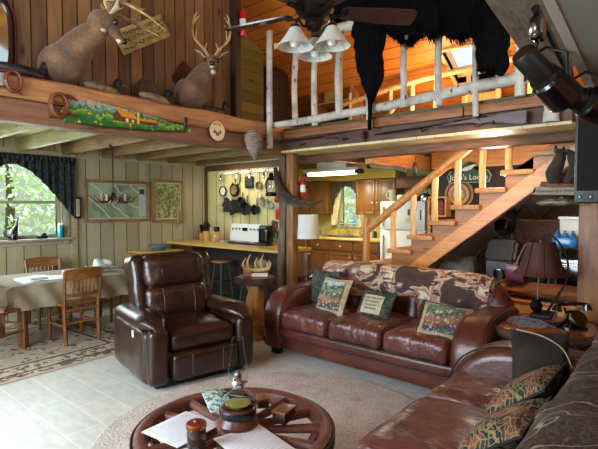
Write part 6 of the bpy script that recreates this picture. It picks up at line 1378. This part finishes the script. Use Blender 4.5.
# ------------------------------------------------------------------ bear skin and rifles
bs_ = T('bear_skin', 'black bear skin draped over the birch loft railing, legs hanging down', 'animal hide', (4.06, 2.1, 2.9))
def hide(zones, th, seed, n=2600, L=.055):
    m = MB()
    for pts, rad in zones: m.tube([(x-4.06, y-2.1, z-2.9) for x, y, z in pts], rad, 14, smooth=5, flat=.45 if False else .8, wob=.35)
    m.tufts(n, L*1.5, .007, droop=(0, 0, -1), seed=seed, dr=1.3); return m
P(bs_, 'back_hide', hide([([(4.20, 3.10, 3.58), (4.19, 2.6, 3.66), (4.18, 2.1, 3.62), (4.18, 1.6, 3.52), (4.17, 1.20, 3.34)], (.09, .24, .30, .34, .20)), ([(4.10, 2.15, 3.5), (4.06, 2.12, 3.22), (4.05, 2.10, 3.06)], (.24, .22, .12)), ([(4.10, 1.90, 3.5), (4.06, 1.88, 3.22), (4.05, 1.90, 3.06)], (.24, .22, .12)), ([(4.10, 1.62, 3.42), (4.06, 1.62, 3.14), (4.05, 1.62, 2.98)], (.24, .21, .12)), ([(4.10, 1.42, 3.36), (4.06, 1.43, 3.15), (4.05, 1.42, 2.95)], (.19, .17, .11))], .1, 5, 16000, .075), bear_m)
P(bs_, 'hanging_leg', hide([([(4.10, 2.64, 3.46), (4.05, 2.56, 3.22), (4.04, 2.54, 2.95), (4.04, 2.52, 2.75), (4.03, 2.52, 2.58)], (.14, .17, .14, .12, .05))], .1, 6, 8200, .06), bear_m)
P(bs_, 'tail_strap', MB().tube([(-.03, .43, -.3), (-.03, .43, -.45), (-.025, .44, -.64)], (.03, .022, .02), 8), bear_m)
P(bs_, 'front_paw', hide([([(4.08, 1.36, 3.25), (4.04, 1.36, 3.0), (4.03, 1.36, 2.78), (4.03, 1.37, 2.64)], (.16, .15, .13, .10))], .1, 7, 4600, .045), bear_m)
hd_ = MB(); hd_.tube([(-.03, -.80, -.12), (-.04, -.84, -.24), (-.05, -.82, -.33)], (.06, .055, .03), 12, smooth=4); hd_.tufts(500, .03, .002, seed=9); P(bs_, 'muzzle', hd_, bear_m)
m = MB(); m.ell((-.10, .0, .18), (.012, .018, .05)); m.ell((-.08, -.74, -.12), (.02, .02, .02)); P(bs_, 'pale_claw', m, mk('claw_tan', '#6b5238', rough=.6))
gun_w = wood('rifle_stock', '#3a2226', '#5c3a3c', 1, rough=.35, knots=False)
def rifle(label, y0, y1, z0, z1, wood_frac=.55, x=4.105):
    """butt at y0 (right), muzzle at y1 (left)"""
    r = T('rifle', label, 'rifle', (x, (y0+y1)/2, min(z0, z1))); o = Vector(r.location); L = y1-y0; at = lambda t, dz=0: Vector((0, y0+L*t-o.y, z0+(z1-z0)*t+dz-o.z))
    P(r, 'barrel', MB().tube([at(.30), at(1)], (.011, .008), 8), iron)
    m = MB(); m.prism([(L*.0, .015), (L*.0, -.085), (L*.03, -.09), (L*.22, -.035), (L*.27, -.045), (L*.30, -.02), (L*wood_frac, -.022), (L*(wood_frac+.02), -.005), (L*.30, .014), (L*.22, .008), (L*.12, .012)], (-.018, y0-o.y, z0-o.z), (0, 1, (z1-z0)/L), (0, 0, 1), (.036, 0, 0), .005); P(r, 'stock', m, gun_w)
    P(r, 'receiver', MB().tube([at(.22, .004), at(.42, .004)], .016, 8), iron); P(r, 'trigger_guard', MB().tube([at(.24, -.03), at(.25, -.06), at(.29, -.06), at(.30, -.02)], .004, 6, smooth=3), iron); P(r, 'bolt', MB().tube([at(.27, .01), at(.27, .01)+Vector((-.04, 0, -.02))], (.006, .009), 8), steel); return r
rifle('long rifle with a dark reddish stock lying along the loft edge at the right', 1.09, 2.52, 2.262, 2.222)
rifle('dark long gun lying along the loft edge at the left, by the inner corner', 3.35-.70, 3.72, 2.262, 2.262, .5)
for y in (1.35, 2.0, 2.9, 3.5): m = MB(); m.tube([(4.19, y, 2.23), (4.10, y, 2.195), (4.075, y, 2.22)], .006, 6); S('gun_hook', {1.35: 'iron hook under the reddish rifle stock', 2.0: 'iron hook under the reddish rifle barrel', 2.9: 'iron hook under the butt of the left long gun', 3.5: 'iron hook under the muzzle of the left long gun'}[y], 'hook', m, iron)
# ------------------------------------------------------------------ things hung in the stair opening
r = T('canoe_yoke', 'grey weathered ox-yoke shaped wooden piece on the header above the refrigerator', 'yoke', (4.80, 2.78, 1.94)); P(r, 'beam', MB().tube([(0, .22, .05), (-.01, .10, .015), (-.01, -.02, .0), (0, -.15, -.01), (0, -.24, -.035)], (.028, .026, .022, .026, .03), 10, smooth=5, flat=1, wob=.1), mk('weathered_grey', '#5a5448', '#7c7464', 9, rough=.8)); P(r, 'iron_end', MB().lathe([(.02, -.04), (.032, -.02), (.03, .05), (.012, .07)], (0, .24, .05), 12), iron)
r = T('powder_horn', 'dark horn-shaped scoop hanging from the header, right of the grey yoke', 'horn', (4.80, 2.42, 1.84)); P(r, 'horn', MB().tube([(0, 0, .14), (-.01, .005, .08), (0, 0, .02), (0, -.01, .0)], (.022, .03, .024, .008), 10, smooth=4), mk('dark_horn', '#1c1410', '#3a2a20', 8, rough=.4)); P(r, 'cord', MB().cyl((0, 0, .14), (0, .0, .20), .004, seg=6), iron)
# mounted raccoon-like animal with welcome board and fish
r = T('mounted_squirrel', 'dark furry small animal mount on a pine shelf above the welcome board', 'animal mount', (4.22, .87, 1.665)); m = MB(); m.tube([(0, .03, .02), (-.01, .04, .10), (0, .01, .18), (-.02, -.01, .25), (-.05, .02, .28)], (.05, .06, .05, .038, .018), 14, smooth=4); m.tube([(.02, -.05, .02), (.02, -.10, .12), (.01, -.09, .22), (0, -.05, .28)], (.03, .04, .042, .015), 12, smooth=4); m.tufts(2600, .03, .002, seed=4); P(r, 'body', m, deer_fur('brown_grey_fur', '#1a120c', '#3a2a1c', '#5c452e')); P(r, 'ears', MB().ell((-.02, .025, .30), (.01, .012, .022)).ell((-.02, -.03, .29), (.01, .012, .022)), mk_m); P(r, 'branch_perch', MB().tube([(0, .13, .02), (-.02, .04, .0), (0, -.12, -.005)], (.018, .022, .018), 8, smooth=3, wob=.3), mk('reddish_branch', '#5c3424', '#8c5a40', 9, rough=.7))
r = T('welcome_board', 'narrow grey arrow-shaped board lettered for fishermen below the furry mount', 'sign', (4.20, .87, 1.595)); bd = P(r, 'board', MB().prism([(.19, .0), (-.16, -.01), (-.16, .05), (.18, .062), (.16, .03)], (-.01, 0, 0), (0, 1, 0), (0, 0, 1), (.014, 0, 0), .002), mk('grey_board', '#8a8270', '#9c9482', 8, rough=.7)); text(bd, 'Fishermen Are Welcome', .031, inkm, (-.0115, .0, .026), FACE_X)
r = T('mounted_fish', 'small mounted fish on the wire below the welcome board', 'fish mount', (4.20, .86, 1.525)); m = MB(); m.tube([(0, .17, .0), (0, .13, .0), (0, .05, .005), (0, -.05, .005), (0, -.12, .0), (0, -.14, 0)], (.008, .022, .03, .026, .012, .009), 12, smooth=4); P(r, 'body', m, mk('fish_skin', '#3c3a20', '#8a8460', 14, rough=.3)); m = MB(); m.prism([(-.135, 0), (-.18, .035), (-.165, 0), (-.18, -.035)], (-.002, 0, 0), (0, 1, 0), (0, 0, 1), (.004, 0, 0)); m.prism([(.03, .025), (-.03, .028), (-.02, .05)], (-.002, 0, 0), (0, 1, 0), (0, 0, 1), (.004, 0, 0)); P(r, 'fins', m, mk('fish_fin', '#4a4630', rough=.5)); P(r, 'wires', MB().cyl((0, .08, .02), (0, .08, .07), .002, seg=5).cyl((0, -.08, .02), (0, -.08, .07), .002, seg=5), iron)
# ------------------------------------------------------------------ ceiling fan
fn = T('ceiling_fan', 'dark ceiling fan with five plum blades and three frosted glass shades', 'ceiling fan', (2.57, 2.07, 2.82)); fn.scale = (1.12, 1.12, 1.12); blade_m = wood('plum_blade', '#241317', '#3a2228', 0, ns=3, rough=.25, knots=False, coat=.3)
P(fn, 'downrod', MB().cyl((0, 0, .12), (0, 0, 1.59), .014), iron); P(fn, 'canopy_cap', MB().lathe([(.06, 1.55), (.05, 1.61), (.02, 1.63)], seg=20), iron)
P(fn, 'motor_housing', MB().lathe([(.03, -.02), (.09, 0), (.12, .03), (.125, .08), (.10, .11), (.04, .135)], seg=32), iron); P(fn, 'trim_ring', MB().lathe([(.121, .085), (.128, .095), (.11, .15), (.07, .17)], seg=32), mk('cream_band', '#a8977c', rough=.4)); P(fn, 'light_hub', MB().lathe([(.015, -.10), (.045, -.085), (.06, -.06), (.055, -.03), (.03, -.015)], seg=24), mk('bronze', '#2c2420', metal=.8, rough=.3))
for i, a in enumerate((-41.3, 30.7, 102.7, 174.7, 246.7)):
    a = radians(a); c_, s_ = cos(a), sin(a); q = MB(); q.T = Matrix.Rotation(a, 4, 'Z') @ Matrix.Rotation(radians(-15), 4, 'X')
    pl = [(.17, -.04), (.20, -.062), (.45, -.075), (.62, -.074), (.65, -.056), (.66, 0), (.65, .056), (.62, .074), (.45, .072), (.20, .055), (.17, .04)]; q.prism(pl, (0, 0, .02), (1, 0, 0), (0, 1, 0), (0, 0, .010), .002); b_ = P(fn, 'blade', q, blade_m); q = MB(); q.T = Matrix.Rotation(a, 4, 'Z'); q.tube([(.09, 0, .01), (.14, .0, .0), (.20, .02, .018)], (.014, .012, .02), 8, smooth=3, flat=.5); q.tube([(.14, 0, .0), (.21, -.025, .018)], (.01, .014), 6, flat=.5); q.build('bracket', iron, b_)
glass_sh = mk('frosted_shade', '#b9bcb8', '#c9cbc6', 30, rough=.5, sss=.3)
for a in (radians(85-49.3), radians(205-49.3), radians(325-49.3)):
    c_, s_ = cos(a), sin(a); P(fn, 'lamp_arm', MB().tube([(.04*c_, .04*s_, -.06), (.075*c_, .075*s_, -.075), (.11*c_, .11*s_, -.04), (.125*c_, .125*s_, -.07), (.13*c_, .13*s_, -.10)], .008, 8, smooth=5), MATS['bronze'])
    prf = [(.025, -.09), (.035, -.10), (.06, -.14), (.10, -.195), (.112, -.21)]; m = MB(); m.lathe(prf+[(r_-.003, z_-.001) for r_, z_ in reversed(prf)], (.13*c_, .13*s_, 0), 32, cap=False); sh_ = P(fn, 'shade', m, glass_sh); MB().lathe([(.001, -.215), (.02, -.21), (.034, -.185), (.03, -.15), (.015, -.12), (.014, -.10)], (.13*c_, .13*s_, 0), 18).build('bulb', mk('white_bulb', '#d9d8d2', rough=.35), sh_); P(fn, 'socket', MB().lathe([(.018, -.115), (.03, -.105), (.028, -.08), (.012, -.07)], (.13*c_, .13*s_, 0), 16), MATS['bronze'])
P(fn, 'pull_chain', MB().tube([(.03, -.02, -.08), (.03, -.02, -.30)], .002, 5), brass)
# ------------------------------------------------------------------ spot lights and loudspeaker at the upper right
def can(label, loc, d, L, R_, s=1):
    t = T('spot_lamp', label, 'spot lamp', loc); d = Vector(d).normalized(); p = Vector((0, 0, 0))
    P(t, 'rear_housing', MB().tube([p-d*L*.52, p-d*L*.48, p-d*.02*L], (R_*.55, R_*.66, R_*.70), 24), black_m); P(t, 'hood', MB().tube([p-d*.04*L, p+d*.04*L, p+d*.44*L, p+d*.46*L], (R_*.72, R_*.98, R_, R_*.93), 28), black_gl); P(t, 'collar', MB().tube([p-d*.06*L, p+d*.0*L], (R_*.80, R_*.86), 24), mk('dull_black_metal', '#26272a', metal=.6, rough=.4)); P(t, 'lens', MB().tube([p+d*.462*L, p+d*.47*L], R_*.9, 24), mk('dark_lens', '#101214', rough=.1)); 
    P(t, 'yoke', MB().tube([p+Vector((0, -R_*1.05, 0)), p+Vector((0, -R_*1.05, R_*1.2)), p+Vector((0, 0, R_*1.7)), p+Vector((0, R_*1.05, R_*1.2)), p+Vector((0, R_*1.05, 0))], .009, 8), black_m); return t
can('large black spot lamp, higher of the two cans at the upper right', (2.76, .645, 2.18), (.78, -.45, -.62), .39, .095)
can('second black spot lamp below and right of the large can, cut by the photo edge', (3.0, .50, 2.075), (.55, -.70, -.35), .30, .095)
r = T('track_rail', 'black lighting rail with a small silver-faced fitting under the rough board', 'light rail', (2.95, .64, 2.33)); P(r, 'rail', MB().tube([(-.35, .02, .17), (.05, .0, .03), (.35, -.04, -.12)], .022, 8, flat=1), black_m); P(r, 'fitting', MB().rbox((-.30, .02, .08), (.10, .07, .13), .03, 8), black_gl); P(r, 'reflector', MB().ell((-.345, .035, .07), (.02, .022, .035)), steel); P(r, 'bracket', MB().tube([(-.26, .02, .06), (-.27, .08, -.12)], .012, 6).tube([(.15, -.04, 0), (.16, -.06, -.14)], .012, 6), black_m)
sp_ = T('loudspeaker', 'black loudspeaker box hanging on the right post', 'speaker', (3.90, .62, 1.52), radians(0)); sp_.scale = (1, 1.1, 1.25); P(sp_, 'cabinet', MB().rbox((.04, -.06, .26), (.24, .26, .52), .02, 8), black_m); P(sp_, 'grille', MB().box((-.088, -.17, .07), (-.08, .05, .50), .003), mk('speaker_cloth', '#0d0d0f', rough=.9)); m = MB()
for y in (.03, -.03): m.ell((-.083, y, .035), (.006, .010, .010))
P(sp_, 'screws', m, steel); P(sp_, 'bracket', MB().box((.15, -.10, .20), (.38, -.02, .26), .004), iron)
# ------------------------------------------------------------------ trees outside the windows
leafm = mk('bright_leaves', '#b9d3a8', '#eef6e0', 3, rough=.8); trunk_m = mk('tree_bark', '#5a4c3c', '#7a6a56', 6, rough=.9)
def tree(label, x, y, h, R_, seed, cnt=1500):
    t = T('tree', label, 'tree', (x, y, -.3), 0, 'trees outside the dining window' if y > 10 else 'trees outside the kitchen window'); P(t, 'trunk', MB().tube([(0, 0, 0), (.1, 0, h*.4), (0, .1, h*.8)], (.16, .11, .04), 8, smooth=3), trunk_m)
    rnd = random.Random(seed); m = MB()
    for i in range(cnt):
        a = rnd.uniform(0, 2*pi); u = rnd.uniform(-1, 1); k = rnd.random()**.4*R_; q_ = Vector((cos(a)*sqrt(1-u*u)*k, sin(a)*sqrt(1-u*u)*k, h*.55+u*k*1.2)); d1_ = Vector((rnd.uniform(-1, 1), rnd.uniform(-1, 1), rnd.uniform(-1, 1))).normalized()*.12; d2_ = d1_.cross(Vector((rnd.uniform(-1, 1), rnd.uniform(-1, 1), rnd.uniform(-1, 1)))).normalized()*.07
        m.f([m.v(q_-d1_), m.v(q_-d2_), m.v(q_+d1_), m.v(q_+d2_)])
    P(t, 'foliage', m, leafm)
tree('leafy green tree, leftmost behind the dining window', 1.6, 12.6, 5, 2.2, 1); tree('leafy green tree in the middle of the dining window view', 4.6, 14.8, 5.5, 2.4, 2); tree('leafy green tree farthest right behind the dining window', 8.4, 18.5, 7, 2.8, 3)
tree('leafy green tree filling the left of the kitchen window', 13.0, 10.4, 5, 2.2, 4); tree('leafy green tree at the right of the kitchen window view', 16.5, 8.6, 6, 2.4, 5)
# ------------------------------------------------------------------ small things at the right end of the pot wall
r = T('pot_holder', 'bright red square pot holder above the coffee maker', 'pot holder', (5.175, 4.86, 1.30)); P(r, 'pad', MB().rbox((0, 0, .07), (.02, .13, .15), .009, 6), mk('red_quilt', '#b01818', rough=.9)); P(r, 'loop', MB().tube([(0, 0, .14), (0, .012, .17), (0, -.012, .17), (0, 0, .14)], .003, 5), MATS['red_quilt'])
for lab, y, z, c_, L in (('red handled strainer hanging high at the right end of the pot wall', 4.90, 1.60, '#8c1c18', .12), ('dark wooden spoon hanging beside the red handled strainer', 4.80, 1.52, '#3a2416', .2), ('small steel measuring cup hanging left of the red pot holder', 5.0, 1.50, '#8c8c86', .08), ('dark red trivet hanging beside the dark post', 4.74, 1.56, '#5c1c1a', .1)):
    r = T('kitchen_utensil', lab, 'utensil', (5.17, y, z)); mt = mk('utensil_'+c_[1:], c_, rough=.5); P(r, 'bowl', MB().ell((0, 0, 0), (.02, .045, .05)), mt); P(r, 'handle', MB().tube([(0, 0, .04), (-.01, 0, .04+L*.5), (0, 0, .04+L)], .008, 6), mt)
sk = T('spice_rack', 'wire spice rack at the right end of the pot wall above the coffee maker', 'rack', (5.14, 4.80, 1.02)); m = MB()
for z in (0, .14): m.box((-.04, -.14, z), (.05, .14, z+.008)); m.tube([(-.045, -.14, z+.04), (-.045, .14, z+.04)], .003, 5)
for y in (-.14, .14): m.box((-.04, y-.004, 0), (.05, y+.004, .26))
P(sk, 'frame', m, steel)
for i, (lab, c_) in enumerate((('green-topped spice jar, leftmost on the lower rack shelf', '#3c5a34'), ('yellow spice jar in the middle of the lower rack shelf', '#a8862c'), ('brown spice jar, rightmost on the lower rack shelf', '#5c3418'), ('red spice jar, leftmost on the upper rack shelf', '#8c2c1c'), ('pale spice jar in the middle of the upper rack shelf', '#b8b09a'), ('olive spice jar, rightmost on the upper rack shelf', '#6a6a34'))):
    r = T('spice_jar', lab, 'jar', (5.14, 4.88-.075*(i % 3), 1.029+.14*(i//3)), 0, 'spice jars on the rack'); P(r, 'jar', MB().lathe([(.022, 0), (.024, .01), (.024, .06), (.018, .07)], seg=14), mk('spice_'+c_[1:], c_, rough=.3)); P(r, 'cap', MB().lathe([(.021, .07), (.021, .09), (.001, .09)], seg=14), black_m)

# ------------------------------------------------------------------ groups of look-alike things
GR = {'dining_chair': 'dining chairs around the table', 'duck_decoy': 'duck decoys on the loft beam', 'frying_pan': 'pans hanging on the kitchen wall', 'saucepan': 'saucepans hanging on the kitchen wall', 'pan_lid': 'lids hanging on the kitchen wall',
      'bar_stool': 'stools at the breakfast bar', 'knife_block': 'utensil blocks on the bar', 'fridge_magnet': 'magnets on the refrigerator', 'kitchen_bottle': 'bottles and canisters on the kitchen worktop', 'blue_glass': 'turquoise glasses on the kitchen sill',
      'deer_mount': 'mounted deer heads on the upper wall', 'oven_mitt': 'oven mitts on the kitchen wall', 'gun_hook': 'iron hooks under the rifles', 'rifle': 'long guns along the loft edge', 'spot_lamp': 'black spot lamps at the upper right',
      'paper_sheet': 'printed sheets on the wheel table', 'upper_cabinet': 'oak wall cabinets in the kitchen', 'kitchen_utensil': 'utensils at the end of the pot wall', 'carton': 'cartons on shelving'}
for o in bpy.data.objects:
    if o.parent is None and o.get('label') and not o.get('group'):
        k = o.name.split('.')[0]
        if k in GR: o['group'] = GR[k]
        elif k == 'cushion': o['group'] = 'cushions on the near sofa' if o.location.y < 1 else 'cushions on the long sofa'
